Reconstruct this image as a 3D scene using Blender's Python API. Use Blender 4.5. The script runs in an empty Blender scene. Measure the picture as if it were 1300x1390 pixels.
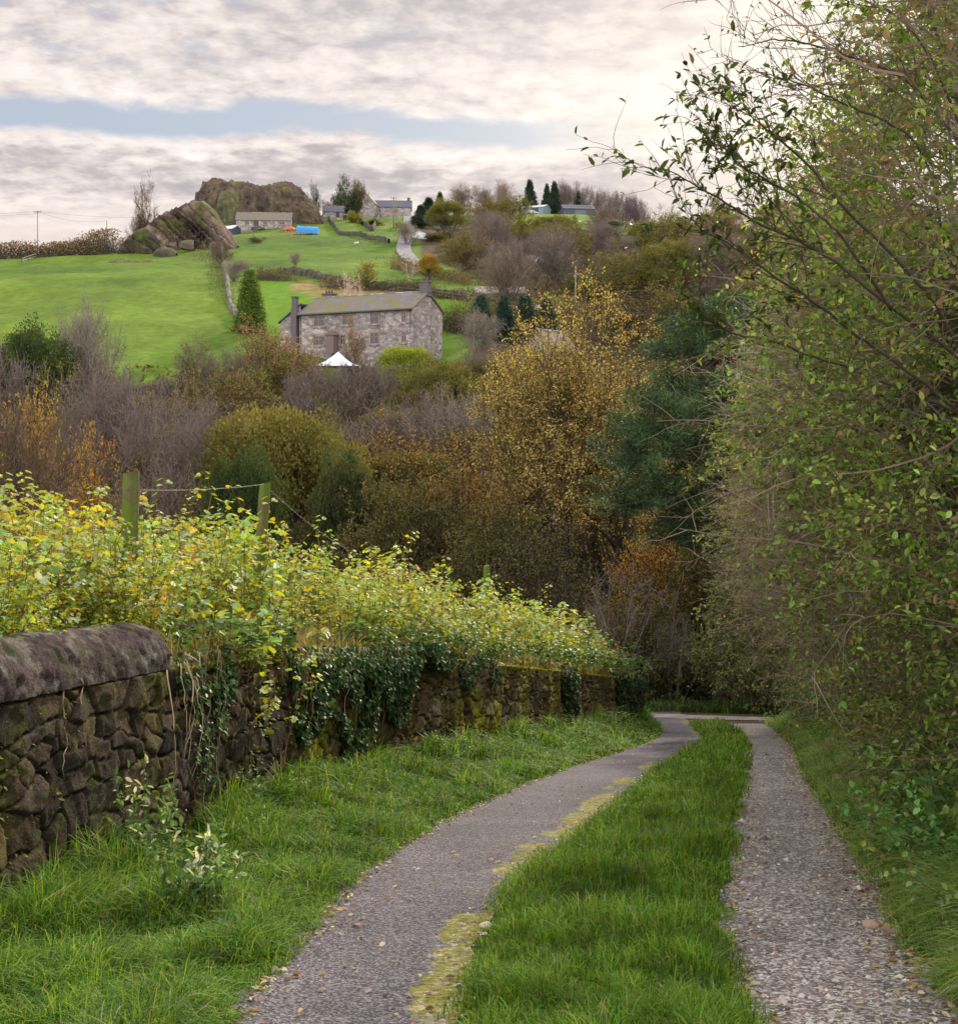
import bpy, math, random
import numpy as np

# ----------------------------------------------------------------------------
# A lane going down into a wooded valley in late autumn, a farm hamlet on the far hill
# ----------------------------------------------------------------------------
SC = bpy.context.scene
COL = SC.collection
F = 1786.0            # focal length in photo pixels (photo 1300 wide)
CX, HZ, EYE = 650.0, 600.0, 1.5


def rng_(seed):
    return np.random.default_rng(seed)


def px_x(px, d):
    return (px - CX) / F * d


def px_z(py, d):
    return EYE + (HZ - py) / F * d


def ss(a, b, x):
    t = np.clip((x - a) / (b - a), 0, 1)
    return t * t * (3 - 2 * t)


def unit(v):
    return v / np.maximum(np.linalg.norm(v, axis=-1, keepdims=True), 1e-9)


# ------------------------------------------------------------------ noise ---
def _hash(ix, iy, iz, s):
    h = (ix.astype(np.int64) * 374761393 + iy.astype(np.int64) * 668265263 + iz.astype(np.int64) * 2147483647 + s * 1274126177)
    h = (h ^ (h >> 13)) * 1274126177
    h = h ^ (h >> 16)
    return (h & 0xFFFFFF) / float(0xFFFFFF)


def vnoise(P, scale=1.0, seed=0):
    P = np.asarray(P, float) * scale
    i = np.floor(P).astype(np.int64)
    f = P - i
    f = f * f * (3 - 2 * f)
    r = 0
    for dx in (0, 1):
        for dy in (0, 1):
            for dz in (0, 1):
                w = (f[..., 0] if dx else 1 - f[..., 0]) * (f[..., 1] if dy else 1 - f[..., 1]) * (f[..., 2] if dz else 1 - f[..., 2])
                r = r + w * _hash(i[..., 0] + dx, i[..., 1] + dy, i[..., 2] + dz, seed)
    return r


def fbm(P, scale=1.0, seed=0, octv=4, gain=0.5, ridged=False):
    a, r, t = 1.0, 0, 0
    for o in range(octv):
        n = vnoise(P, scale * 2 ** o, seed + o * 17)
        if ridged:
            n = 1 - np.abs(2 * n - 1)
        r = r + a * n
        t += a
        a *= gain
    return r / t


# ------------------------------------------------------------ mesh builder ---
class Mesh:
    """collects numpy vertices, faces of any size and per-vertex colours; build() links ONE object"""

    def __init__(self):
        self.v, self.f, self.c, self.m, self.n = [], [], [], [], 0

    def add(self, V, Fs, col=(1, 1, 1), mat=0):
        V = np.asarray(V, float).reshape(-1, 3)
        self.v.append(V)
        c = np.empty((len(V), 3))
        c[:] = np.asarray(col, float)
        self.c.append(c)
        if isinstance(Fs, np.ndarray):
            Fs = [Fs]
        for F_ in Fs:
            F_ = np.asarray(F_, np.int64)
            if len(F_):
                self.f.append(F_ + self.n)
                self.m.append(np.full(len(F_), mat))
        self.n += len(V)

    def build(self, name, mats, parent=None, smooth=False):
        me = bpy.data.meshes.new(name)
        if self.n:
            V = np.concatenate(self.v)
            loops = np.concatenate([f.ravel() for f in self.f])
            tot = np.concatenate([np.full(len(f), f.shape[1]) for f in self.f])
            st = np.concatenate([[0], np.cumsum(tot)[:-1]])
            me.vertices.add(len(V))
            me.vertices.foreach_set('co', V.ravel().astype(np.float32))
            me.loops.add(len(loops))
            me.loops.foreach_set('vertex_index', loops.astype(np.int32))
            me.polygons.add(len(tot))
            me.polygons.foreach_set('loop_start', st.astype(np.int32))
            me.polygons.foreach_set('loop_total', tot.astype(np.int32))
            me.polygons.foreach_set('material_index', np.concatenate(self.m).astype(np.int32))
            me.polygons.foreach_set('use_smooth', np.full(len(tot), bool(smooth)))
            ca = me.color_attributes.new('Col', 'FLOAT_COLOR', 'POINT')
            C4 = np.concatenate([np.concatenate(self.c), np.ones((self.n, 1))], 1)
            ca.data.foreach_set('color', C4.ravel().astype(np.float32))
            me.update(calc_edges=True)
        if not isinstance(mats, (list, tuple)):
            mats = [mats]
        for m in mats:
            me.materials.append(m)
        o = bpy.data.objects.new(name, me)
        COL.objects.link(o)
        if parent is not None:
            o.parent = parent
        return o

    # --- primitive shapes -------------------------------------------------
    def box(self, c, s, col=(1, 1, 1), rz=0.0, mat=0):
        x, y, z = np.array(s) / 2
        V = np.array([(-x, -y, -z), (x, -y, -z), (x, y, -z), (-x, y, -z), (-x, -y, z), (x, -y, z), (x, y, z), (-x, y, z)])
        if rz:
            V = rotz(V, rz)
        self.add(V + np.array(c), np.array([(0, 3, 2, 1), (4, 5, 6, 7), (0, 1, 5, 4), (1, 2, 6, 5), (2, 3, 7, 6), (3, 0, 4, 7)]), col, mat)

    def segs(self, A, B, ra, rb, k=5, col=(1, 1, 1)):
        """tapered prisms for many segments at once"""
        A, B = np.asarray(A, float).reshape(-1, 3), np.asarray(B, float).reshape(-1, 3)
        n = len(A)
        if not n:
            return
        ra, rb = np.broadcast_to(ra, (n,)), np.broadcast_to(rb, (n,))
        d = unit(B - A)
        up = np.where(np.abs(d[:, 2:3]) > .9, np.array([[1., 0, 0]]), np.array([[0, 0, 1.]]))
        s = unit(np.cross(d, up))
        t = np.cross(d, s)
        ang = np.arange(k) * 2 * math.pi / k
        ring = np.cos(ang)[None, :, None] * s[:, None] + np.sin(ang)[None, :, None] * t[:, None]
        VA = A[:, None] + ring * ra[:, None, None]
        VB = B[:, None] + ring * rb[:, None, None]
        V = np.concatenate([VA, VB], 1).reshape(-1, 3)
        base = (np.arange(n) * 2 * k)[:, None, None]
        j = np.arange(k)
        q = np.stack([j, (j + 1) % k, (j + 1) % k + k, j + k], 1)[None]
        c = np.asarray(col, float)
        if c.ndim == 2:
            c = np.repeat(c, 2 * k, 0)
        self.add(V, (base + q).reshape(-1, 4), c)

    def tube(self, pts, r, k=8, col=(1, 1, 1), caps=True):
        pts = np.asarray(pts, float)
        n = len(pts)
        r = np.broadcast_to(r, (n,))
        T = unit(np.gradient(pts, axis=0))
        up = np.array([0, 0, 1.]) if abs(T[0, 2]) < .9 else np.array([1., 0, 0])
        S = unit(np.cross(T, up)); U = np.cross(T, S)
        a = np.arange(k) * 2 * math.pi / k
        V = pts[:, None] + r[:, None, None] * (np.cos(a)[None, :, None] * S[:, None] + np.sin(a)[None, :, None] * U[:, None])
        i = np.arange(n - 1)[:, None] * k
        j = np.arange(k)[None]
        q = np.stack([i + j, i + (j + 1) % k, i + k + (j + 1) % k, i + k + j], -1).reshape(-1, 4)
        fs = [q]
        if caps:
            fs.append(np.array([np.arange(k)[::-1], (n - 1) * k + np.arange(k)]))
        self.add(V.reshape(-1, 3), fs, col)

    def grid(self, V, col=(1, 1, 1), flip=False):
        """V (n,m,3) surface"""
        n, m = V.shape[:2]
        i = np.arange(n - 1)[:, None] * m
        j = np.arange(m - 1)[None]
        q = np.stack([i + j, i + j + 1, i + m + j + 1, i + m + j], -1).reshape(-1, 4)
        if flip:
            q = q[:, ::-1]
        c = np.asarray(col, float)
        if c.ndim == 3:
            c = c.reshape(-1, 3)
        self.add(V.reshape(-1, 3), q, c)


def rotz(V, a):
    c, s = math.cos(a), math.sin(a)
    V = np.asarray(V, float)
    return np.stack([V[..., 0] * c - V[..., 1] * s, V[..., 0] * s + V[..., 1] * c, V[..., 2]], -1)


# leaf outlines: (along, across, lift) and faces
LEAF = {
    'quad': ([(0, 0, 0), (.45, .5, .06), (1, 0, -.06), (.5, -.5, .06)], [[(0, 3, 2, 1)]]),
    'ovate': ([(0, 0, 0), (.28, .42, .08), (.68, .38, .06), (1, 0, -.1), (.68, -.38, .06), (.28, -.42, .08)], [[(0, 3, 2, 1), (0, 5, 4, 3)]]),
    'lobed': ([(0, 0, 0), (-.05, .3, .05), (.2, .3, .06), (.3, .58, .02), (.5, .3, .07), (.78, .34, 0), (1.05, 0, -.12),
               (.78, -.34, 0), (.5, -.3, .07), (.3, -.58, .02), (.2, -.3, .06), (-.05, -.3, .05)],
              [[(0, 2, 1), (0, 4, 2), (2, 4, 3), (0, 11, 10), (0, 10, 8), (10, 9, 8)], [(0, 6, 5, 4), (0, 8, 7, 6)]]),
}


def leaves(M, P, D, N, L, W, col, kind='quad'):
    n = len(P)
    if not n:
        return
    tv, tf = LEAF[kind]
    tv = np.array(tv)
    D = unit(D)
    S = unit(np.cross(D, N))
    N = np.cross(S, D)
    L = np.broadcast_to(L, (n,))[:, None, None]
    W = np.broadcast_to(W, (n,))[:, None, None]
    V = P[:, None] + D[:, None] * tv[None, :, 0:1] * L + S[:, None] * tv[None, :, 1:2] * W + N[:, None] * tv[None, :, 2:3] * L
    k = len(tv)
    base = (np.arange(n) * k)[:, None, None]
    fs = [(base + np.array(f)[None]).reshape(-1, np.array(f).shape[1]) for f in tf]
    c = np.broadcast_to(np.asarray(col, float), (n, 3))
    M.add(V.reshape(-1, 3), fs, np.repeat(c, k, 0))


def palette(rng, n, cols, weights=None, jit=.18):
    cols = np.array(cols, float)
    w = None if weights is None else np.array(weights) / np.sum(weights)
    c = cols[rng.choice(len(cols), n, p=w)]
    return np.clip(c * (1 + rng.normal(0, jit, (n, 1))) * (1 + rng.normal(0, jit * .35, (n, 3))), .003, .9)


# -------------------------------------------------------------- object tags --
def tag(o, label=None, cat=None, group=None, kind=None):
    if label: o['label'] = label
    if cat: o['category'] = cat
    if group: o['group'] = group
    if kind: o['kind'] = kind
    return o


def empty(name, loc, label=None, cat=None, group=None, rz=0.0):
    o = bpy.data.objects.new(name, None)
    o.empty_display_size = .3
    COL.objects.link(o)
    o.location = loc
    o.rotation_euler = (0, 0, rz)
    return tag(o, label, cat, group)


def copy_tree(o, parent=None):
    c = o.copy()
    COL.objects.link(c)
    if parent is not None:
        c.parent = parent
    for ch in list(o.children):
        copy_tree(ch, c)
    return c


# ----------------------------------------------------------------- materials -
class NT:
    def __init__(self, name):
        self.m = bpy.data.materials.new(name)
        self.m.use_nodes = True
        self.t = self.m.node_tree
        self.t.nodes.clear()
        self.out = self.t.nodes.new('ShaderNodeOutputMaterial')

    def n(self, typ, **kw):
        nd = self.t.nodes.new('ShaderNode' + typ)
        for k, v in kw.items():
            if hasattr(nd, k) and not k[0].isupper():
                setattr(nd, k, v)
            else:
                nd.inputs[k].default_value = v
        return nd

    def l(self, a, b):
        self.t.links.new(a, b)

    def val(self, x, inp):
        if isinstance(x, bpy.types.NodeSocket):
            self.l(x, inp)
        else:
            inp.default_value = x

    def math(self, op, a, b=0.0, c=None, clamp=False):
        nd = self.t.nodes.new('ShaderNodeMath')
        nd.operation = op
        nd.use_clamp = clamp
        self.val(a, nd.inputs[0]); self.val(b, nd.inputs[1])
        if c is not None: self.val(c, nd.inputs[2])
        return nd.outputs[0]

    def mix(self, f, a, b, typ='MIX'):
        nd = self.t.nodes.new('ShaderNodeMix')
        nd.data_type = 'RGBA'; nd.blend_type = typ
        self.val(f, nd.inputs[0])
        for x, i in ((a, 6), (b, 7)):
            if isinstance(x, tuple): x = tuple(x) + ((1,) if len(x) == 3 else ())
            self.val(x, nd.inputs[i])
        return nd.outputs[2]

    def ramp(self, f, stops):
        nd = self.t.nodes.new('ShaderNodeValToRGB')
        self.l(f, nd.inputs[0])
        e = nd.color_ramp.elements
        while len(e) < len(stops): e.new(.5)
        for i, (p, c) in enumerate(stops):
            e[i].position = p
            e[i].color = tuple(c) + (1,) if not isinstance(c, (int, float)) else (c, c, c, 1)
        return nd.outputs[0]

    def noise(self, scale, detail=4, rough=.55, vec=None, dist=0.0):
        nd = self.n('TexNoise', Scale=scale, Detail=detail, Roughness=rough, Distortion=dist)
        if vec is not None: self.l(vec, nd.inputs['Vector'])
        return nd

    def coords(self, kind='Object'):
        return self.n('TexCoord').outputs[kind]

    def attr(self, name='Col'):
        nd = self.t.nodes.new('ShaderNodeAttribute')
        nd.attribute_name = name
        return nd.outputs['Color']


def mat_plant(name, trans=.35, rough=.5, spec=.3, tint=(1, 1, 1)):
    """leaves, blades and twigs: colour from the mesh, times the object's own colour"""
    g = NT(name)
    oi = g.n('ObjectInfo')
    c = g.mix(1.0, g.attr(), oi.outputs['Color'], 'MULTIPLY')
    c = g.mix(1.0, c, tint, 'MULTIPLY')
    p = g.n('BsdfPrincipled', Roughness=rough)
    p.inputs['Specular IOR Level'].default_value = spec
    g.l(c, p.inputs['Base Color'])
    if trans > 0:
        tr = g.n('BsdfTranslucent')
        tc = g.mix(1.0, c, (1.25, 1.15, .55), 'MULTIPLY')
        g.l(tc, tr.inputs['Color'])
        ms = g.n('MixShader', Fac=trans)
        g.l(p.outputs[0], ms.inputs[1]); g.l(tr.outputs[0], ms.inputs[2])
        g.l(ms.outputs[0], g.out.inputs[0])
    else:
        g.l(p.outputs[0], g.out.inputs[0])
    return g.m


def mat_rough(name, base=None, scale=6.0, var=.35, rough=.85, bump=.0, bscale=20., spec=.25, attr=False, moss=None, moss_amt=.5):
    """weathered surface: base colour (or vertex colour) varied by noise, optional moss or lichen patches, bump"""
    g = NT(name)
    co = g.coords('Object')
    c0 = g.attr() if attr else None
    n1 = g.noise(scale, 5, .6, co)
    n2 = g.noise(scale * 6.3, 4, .6, co)
    s = g.math('MULTIPLY_ADD', n1.outputs[0], var * 1.6, 1 - var * .8)
    s2 = g.math('MULTIPLY_ADD', n2.outputs[0], var * 1.2, 1 - var * .6)
    s = g.math('MULTIPLY', s, s2)
    cs = g.n('CombineXYZ')
    for i in range(3): g.l(s, cs.inputs[i])
    c = g.mix(1.0, c0 if attr else tuple(base), cs.outputs[0], 'MULTIPLY')
    if moss is not None:
        nm = g.noise(scale * .55, 5, .65, co)
        f = g.ramp(nm.outputs[0], [(.5 + .25 * (.5 - moss_amt), 0.), (.62 + .25 * (.5 - moss_amt), 1.)])
        c = g.mix(f, c, moss)
    p = g.n('BsdfPrincipled', Roughness=rough)
    p.inputs['Specular IOR Level'].default_value = spec
    g.l(c, p.inputs['Base Color'])
    if bump > 0:
        nb = g.noise(bscale, 5, .6, co)
        b = g.n('Bump', Strength=1.0, Distance=bump)
        g.l(nb.outputs[0], b.inputs['Height']); g.l(b.outputs[0], p.inputs['Normal'])
    g.l(p.outputs[0], g.out.inputs[0])
    return g.m


def mat_plain(name, c, rough=.6, spec=.4, metal=0.):
    g = NT(name)
    n1 = g.noise(9., 4, .6, g.coords('Object'))
    s = g.math('MULTIPLY_ADD', n1.outputs[0], .3, .85)
    cs = g.n('CombineXYZ')
    for i in range(3): g.l(s, cs.inputs[i])
    p = g.n('BsdfPrincipled', Roughness=rough, Metallic=metal)
    p.inputs['Specular IOR Level'].default_value = spec
    g.l(g.mix(1.0, tuple(c), cs.outputs[0], 'MULTIPLY'), p.inputs['Base Color'])
    g.l(p.outputs[0], g.out.inputs[0])
    return g.m


# ------------------------------------------------------------------ terrain --
def smooth_interp(x, xp, fp):
    """monotone-ish cubic through control points"""
    xp, fp = np.array(xp, float), np.array(fp, float)
    m = np.gradient(fp, xp)
    x = np.asarray(x, float)
    xc = np.clip(x, xp[0], xp[-1])
    i = np.clip(np.searchsorted(xp, xc) - 1, 0, len(xp) - 2)
    h = xp[i + 1] - xp[i]
    t = (xc - xp[i]) / h
    r = ((1 + 2 * t) * (1 - t) ** 2) * fp[i] + t * (1 - t) ** 2 * h * m[i] + t * t * (3 - 2 * t) * fp[i + 1] + t * t * (t - 1) * h * m[i + 1]
    r = r + np.where(x < xp[0], (x - xp[0]) * m[0], 0) + np.where(x > xp[-1], (x - xp[-1]) * m[-1], 0)
    return r


LL = lambda y: smooth_interp(y, [3, 6.6, 9.6, 12.1, 15.5, 20.1, 26, 31.9, 40, 49, 56], [-1.1, -.96, -.8, -.44, .24, 1.34, 3.0, 4.35, 5.3, 6.1, 6.6])
LR = lambda y: smooth_interp(y, [3, 6.7, 9.6, 12.1, 19.5, 28.6, 38.7, 49, 56], [-.4, -.28, .06, .66, 2.3, 4.6, 6.0, 7.3, 8.0])
RL = lambda y: smooth_interp(y, [3, 6.6, 10.7, 18.8, 26.8, 33, 40], [.95, 1.28, 2.1, 3.85, 5.5, 6.6, 7.5])
RR = lambda y: smooth_interp(y, [3, 6.7, 8.1, 12.6, 18.8, 28.3, 34, 40], [1.75, 2.15, 2.45, 3.35, 4.6, 6.6, 7.7, 8.7])
WX = lambda y: smooth_interp(y, [2, 7.6, 10.1, 15.5, 20, 26, 32, 36.5], [-3.5, -2.77, -2.43, -1.7, -.55, 1.35, 3.15, 4.5])
WT = lambda y: smooth_interp(y, [2, 7.5, 10.2, 12, 14.3, 18.5, 23, 30, 36.5], [.45, -.015, -.27, -.5, -.86, -1.5, -2.4, -3.8, -5.1])
CAP_END = 10.15


def plane_z(y):
    y = np.asarray(y, float)
    return smooth_interp(y, [-20, 0, 20, 44, 52, 60, 75, 90], [3.67, .09, -3.49, -7.79, -9.1, -9.9, -10.7, -11.0])


CZ = ([50, 60, 75, 90, 100, 120, 140, 155, 175, 205, 290, 400, 470, 520, 700, 1000, 1600],
      [-8.9, -9.8, -10.6, -11, -9.3, -2.8, 5.6, 11.0, 16.6, 24.5, 42.5, 66, 83, 90, 110, 120, 130])
CAPX = [-900, 0, 150, 260, 320, 400, 560, 700, 800, 850, 900, 1000, 1300, 1900]
CAPZ = [44, 45.5, 49, 54, 66, 80, 84, 86, 85, 78, 69, 66, 60, 58]


def far_z(x, y):
    yy = np.maximum(y, 1.0)
    px = CX + F * x / yy
    z = smooth_interp(y, *CZ)
    cap = smooth_interp(np.clip(px, -900, 1900), CAPX, CAPZ)
    k = 2.2
    z = -k * np.logaddexp(-z / k, -cap / k) + 0.0
    beyond = np.maximum(y - 560, 0)
    z = z - beyond * .03
    P = np.stack([x, y, np.zeros_like(x)], -1)
    z = z + (fbm(P, .035, 3, 3) - .5) * 2.6 * ss(90, 200, y) + (fbm(P, .2, 9, 3) - .5) * .35 * ss(60, 100, y)
    return z


def left_bank(x, y):
    """ground behind the retaining wall"""
    d = np.maximum(WX(y) - .25 - x, 0)
    z = WT(y) - .06 + .16 * np.minimum(d, 1.6) + .02 * np.minimum(np.maximum(d - 1.6, 0), 3) - .16 * np.maximum(d - 4.6, 0)
    return np.maximum(z, plane_z(y) - 2.5)


def ground(x, y):
    x, y = np.broadcast_arrays(np.asarray(x, float), np.asarray(y, float))
    pz = plane_z(y)
    ll, rr = LL(y), RR(y)
    wx = WX(np.minimum(y, 36.5))
    # left verge
    tl = np.clip((ll - x) / np.maximum(ll - wx, .3), 0, 1.0)
    raise_l = (.04 + .30 * ss(8, 14, y) + .12 * ss(14, 28, y)) * tl ** 1.3
    # strip hump
    lr, rl = LR(y), RL(y)
    lr = lr + .22
    mid = np.clip(1 - np.abs((x - (lr + rl) / 2) / np.maximum((rl - lr) / 2, .2)), 0, 1)
    hump = .07 * ss(0, .5, mid) * (1 - ss(38, 42, y))
    # right bank
    e = np.maximum(x - rr, 0)
    raise_r = .75 * ss(0.05, 2.6, e) + .13 * np.maximum(e - 2, 0)
    raise_r = np.where(y > 40, raise_r * (1 - ss(40, 44, y)), raise_r)
    z = pz + raise_l + hump + raise_r
    # bank behind the wall
    k = np.clip((wx - .12 - x) / .2, 0, 1) * (1 - ss(36.2, 36.9, y))
    z = z * (1 - k) + left_bank(x, np.minimum(y, 40)) * k
    beyond = ss(36.9, 44, y)
    P = np.stack([x, y, np.zeros_like(x)], -1)
    nz = (fbm(P, .9, 5, 3) - .5) * .10
    off_lane = np.where((x > ll - .15) & (x < rr + .15) & (y < 57), 0.0, 1.0)
    z = z + nz * off_lane
    f = ss(50, 72, y)
    f = np.maximum(f, ss(18, 45, np.abs(x)) * ss(20, 60, y))
    return np.where(f > 0, z * (1 - f) + far_z(x, y) * f, z)


def gz(x, y):
    return float(ground(np.array([float(x)]), np.array([float(y)]))[0])

# ================================================================= THE WORLD ==
SUN_AZ, SUN_EL = math.radians(21), math.radians(25)      # azimuth to the right of the view direction
cam_d = bpy.data.cameras.new('camera')
cam = bpy.data.objects.new('camera', cam_d)
COL.objects.link(cam)
cam.location = (0, 0, EYE)
cam.rotation_euler = (math.pi / 2, 0, 0)
cam_d.sensor_fit = 'HORIZONTAL'
cam_d.sensor_width = 36
cam_d.lens = 36 * F / 1300
cam_d.shift_y = -95 / 1300
cam_d.clip_start = .05
cam_d.clip_end = 6000
SC.camera = cam
SC.view_settings.view_transform = 'Standard'
SC.view_settings.look = 'None'
SC.view_settings.gamma = 1
SC.view_settings.exposure = 0.15
SC.render.engine = 'CYCLES'
SC.cycles.max_bounces = 6
SC.cycles.diffuse_bounces = 3
SC.cycles.glossy_bounces = 2
SC.cycles.transmission_bounces = 3
SC.cycles.use_denoising = True
SC.cycles.sample_clamp_indirect = 6
SC.cycles.caustics_reflective = False
SC.cycles.caustics_refractive = False

sun_d = bpy.data.lights.new('sun', 'SUN')
sun_d.energy = 5.0
sun_d.angle = math.radians(2.5)
sun_d.color = (1.0, .90, .72)
sun = bpy.data.objects.new('sun', sun_d)
COL.objects.link(sun)
sun.location = (20, 40, 40)
# lamp looks along -Z; light comes from azimuth SUN_AZ (right of +Y)
sun.rotation_euler = (math.pi / 2 - SUN_EL, 0, math.pi - SUN_AZ)
SUN_DIR = (math.sin(SUN_AZ) * math.cos(SUN_EL), math.cos(SUN_AZ) * math.cos(SUN_EL), math.sin(SUN_EL))


def make_world():
    w = bpy.data.worlds.new("World")
    SC.world = w
    w.use_nodes = True
    g = NT.__new__(NT)
    g.t = w.node_tree
    g.t.nodes.clear()
    g.out = g.t.nodes.new('ShaderNodeOutputWorld')
    sky = g.n('TexSky')
    sky.sky_type = 'NISHITA'
    sky.sun_disc = False
    sky.sun_elevation = SUN_EL
    sky.sun_rotation = SUN_AZ
    sky.air_density = 1.0
    sky.dust_density = 2.0
    co = g.coords('Generated')
    sep = g.n('SeparateXYZ')
    g.l(co, sep.inputs[0])
    X, Y, Z = sep.outputs
    zz = g.math('MAXIMUM', Z, 0.0)
    den = g.math('ADD', zz, .13)
    px = g.math('DIVIDE', X, den)
    py = g.math('DIVIDE', Y, den)
    cv = g.n('CombineXYZ')
    g.l(px, cv.inputs[0]); g.l(py, cv.inputs[1])
    vec = cv.outputs[0]
    # small mottled cloudlets, and wide cloud shapes
    n_small = g.noise(5.2, 6, .62, vec, .25).outputs[0]
    n_big = g.noise(1.1, 5, .55, vec, .35).outputs[0]
    n_mott = g.noise(17.0, 4, .6, vec, .15).outputs[0]
    horiz = g.math('SQRT', g.math('ADD', g.math('MULTIPLY', X, X), g.math('MULTIPLY', Y, Y)))
    tanel = g.math('DIVIDE', Z, g.math('MAXIMUM', Y, .02))           # height above the horizon over the distance ahead
    azx = g.math('DIVIDE', X, g.math('MAXIMUM', Y, .02))
    wob = g.math('MULTIPLY_ADD', n_big, .085, -.0425)
    wob2 = g.math('MULTIPLY_ADD', n_small, .026, -.013)
    te = g.math('ADD', g.math('ADD', tanel, wob), wob2)
    te = g.math('ADD', te, g.math('MULTIPLY', azx, .035))

    def band(v, a, b, c, d):
        up = g.n('MapRange', interpolation_type='SMOOTHSTEP')
        g.l(v, up.inputs[0]); up.inputs[1].default_value = a; up.inputs[2].default_value = b
        dn = g.n('MapRange', interpolation_type='SMOOTHSTEP')
        g.l(v, dn.inputs[0]); dn.inputs[1].default_value = c; dn.inputs[2].default_value = d
        dn.inputs[3].default_value = 1; dn.inputs[4].default_value = 0
        return g.math('MULTIPLY', up.outputs[0], dn.outputs[0])
    # cloud cover by band
    gap = band(te, .222, .234, .246, .258)
    gap = g.math('MULTIPLY', gap, band(azx, -3, -2.5, .02, .13))
    # small blue openings high on the left
    open_hi = g.ramp(n_small, [(.36, 1.), (.5, 0.)])
    hi = band(te, .262, .30, 9, 10)
    lf = band(azx, -9, -8, -.28, .02)
    op = g.math('MULTIPLY', g.math('MULTIPLY', open_hi, hi), g.math('MULTIPLY_ADD', lf, .75, .12))
    opening = g.math('MAXIMUM', gap, op)
    # cloud colour: cream tops, mauve-grey undersides
    shade = g.math('ADD', g.math('MULTIPLY', n_small, .50), g.math('MULTIPLY', n_big, .50))
    n_str = g.t.nodes.new('ShaderNodeMapping')
    n_str.inputs['Scale'].default_value = (.5, 1.5, 1)
    g.l(vec, n_str.inputs[0])
    n_stripe = g.noise(2.2, 5, .55, n_str.outputs[0], .3).outputs[0]
    greyband = band(te, .168, .188, .206, .222)
    greyhi = band(te, .275, .30, .33, .36)
    dark = g.math('MULTIPLY_ADD', greyband, .10, 0.0)
    dark = g.math('MULTIPLY_ADD', greyhi, .07, dark)
    base = g.math('SUBTRACT', g.math('ADD', g.math('ADD', g.math('MULTIPLY', shade, .62), g.math('MULTIPLY', n_stripe, .22)), g.math('MULTIPLY_ADD', n_mott, .30, -.07)), dark)
    K = 10.0
    cl = g.ramp(base, [(.26, (.38, .35, .38)), (.39, (.56, .50, .51)), (.48, (.82, .74, .70)), (.58, (1.02, .93, .87))])
    low = band(te, -9, -8, .145, .18)
    cl = g.mix(g.math('MULTIPLY', low, .75), cl, (.80, .68, .64))
    blue = g.mix(.86, g.mix(1.0, sky.outputs[0], (.1, .1, .1), 'MULTIPLY'), (.44, .50, .60))
    c = g.mix(opening, cl, blue)
    # glow about the veiled sun, seen through the hedge
    sd = g.t.nodes.new('ShaderNodeVectorMath'); sd.operation = 'DOT_PRODUCT'
    g.l(co, sd.inputs[0])
    a2, e2 = math.radians(16.5), math.radians(14)
    sd.inputs[1].default_value = (math.sin(a2) * math.cos(e2), math.cos(a2) * math.cos(e2), math.sin(e2))
    gl = g.math('POWER', g.math('MAXIMUM', sd.outputs['Value'], 0.0), 60.0)
    c = g.mix(g.math('MULTIPLY', gl, .80, None, True), c, (1.18, 1.06, .90))
    # even sky overhead, out of view, raised in brightness as added fill
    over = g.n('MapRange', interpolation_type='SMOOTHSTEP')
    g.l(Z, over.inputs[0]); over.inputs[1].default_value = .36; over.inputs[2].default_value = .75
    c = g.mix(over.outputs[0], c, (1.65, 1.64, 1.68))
    # unseen sky behind the viewer: even near-white, brightened as added fill light
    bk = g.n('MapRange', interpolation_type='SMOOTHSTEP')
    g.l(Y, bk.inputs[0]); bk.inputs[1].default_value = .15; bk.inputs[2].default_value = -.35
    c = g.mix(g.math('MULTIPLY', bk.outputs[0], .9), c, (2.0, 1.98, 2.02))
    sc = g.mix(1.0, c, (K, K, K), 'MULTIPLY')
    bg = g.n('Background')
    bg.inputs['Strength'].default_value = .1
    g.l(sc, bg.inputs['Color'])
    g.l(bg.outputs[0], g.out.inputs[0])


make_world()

# ============================================================ SHARED MATERIALS
M_LEAF = mat_plant('leaf', .42, .5, .25)
M_LEAF_FAR = mat_plant('distant_foliage', .30, .7, .15)
M_NEEDLE = mat_plant('needles', .15, .6, .25)
M_GRASS = mat_plant('grass_blades', .42, .55, .16)
M_TWIG = mat_plant('twigs', 0, .85, .15)
M_BARK = mat_rough('bark', attr=True, scale=5, var=.5, bump=.02, bscale=14, moss=(.055, .07, .018), moss_amt=.35)
M_BARK_PALE = mat_rough('pale_bark', attr=True, scale=7, var=.4)


# ------------------------------------------------------------- ground sheet --
def in_poly(px, py, poly):
    poly = np.array(poly, float)
    r = np.zeros(px.shape, bool)
    j = len(poly) - 1
    for i in range(len(poly)):
        xi, yi = poly[i]; xj, yj = poly[j]
        c = ((yi > py) != (yj > py)) & (px < (xj - xi) * (py - yi) / (yj - yi + 1e-9) + xi)
        r ^= c
        j = i
    return r


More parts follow.
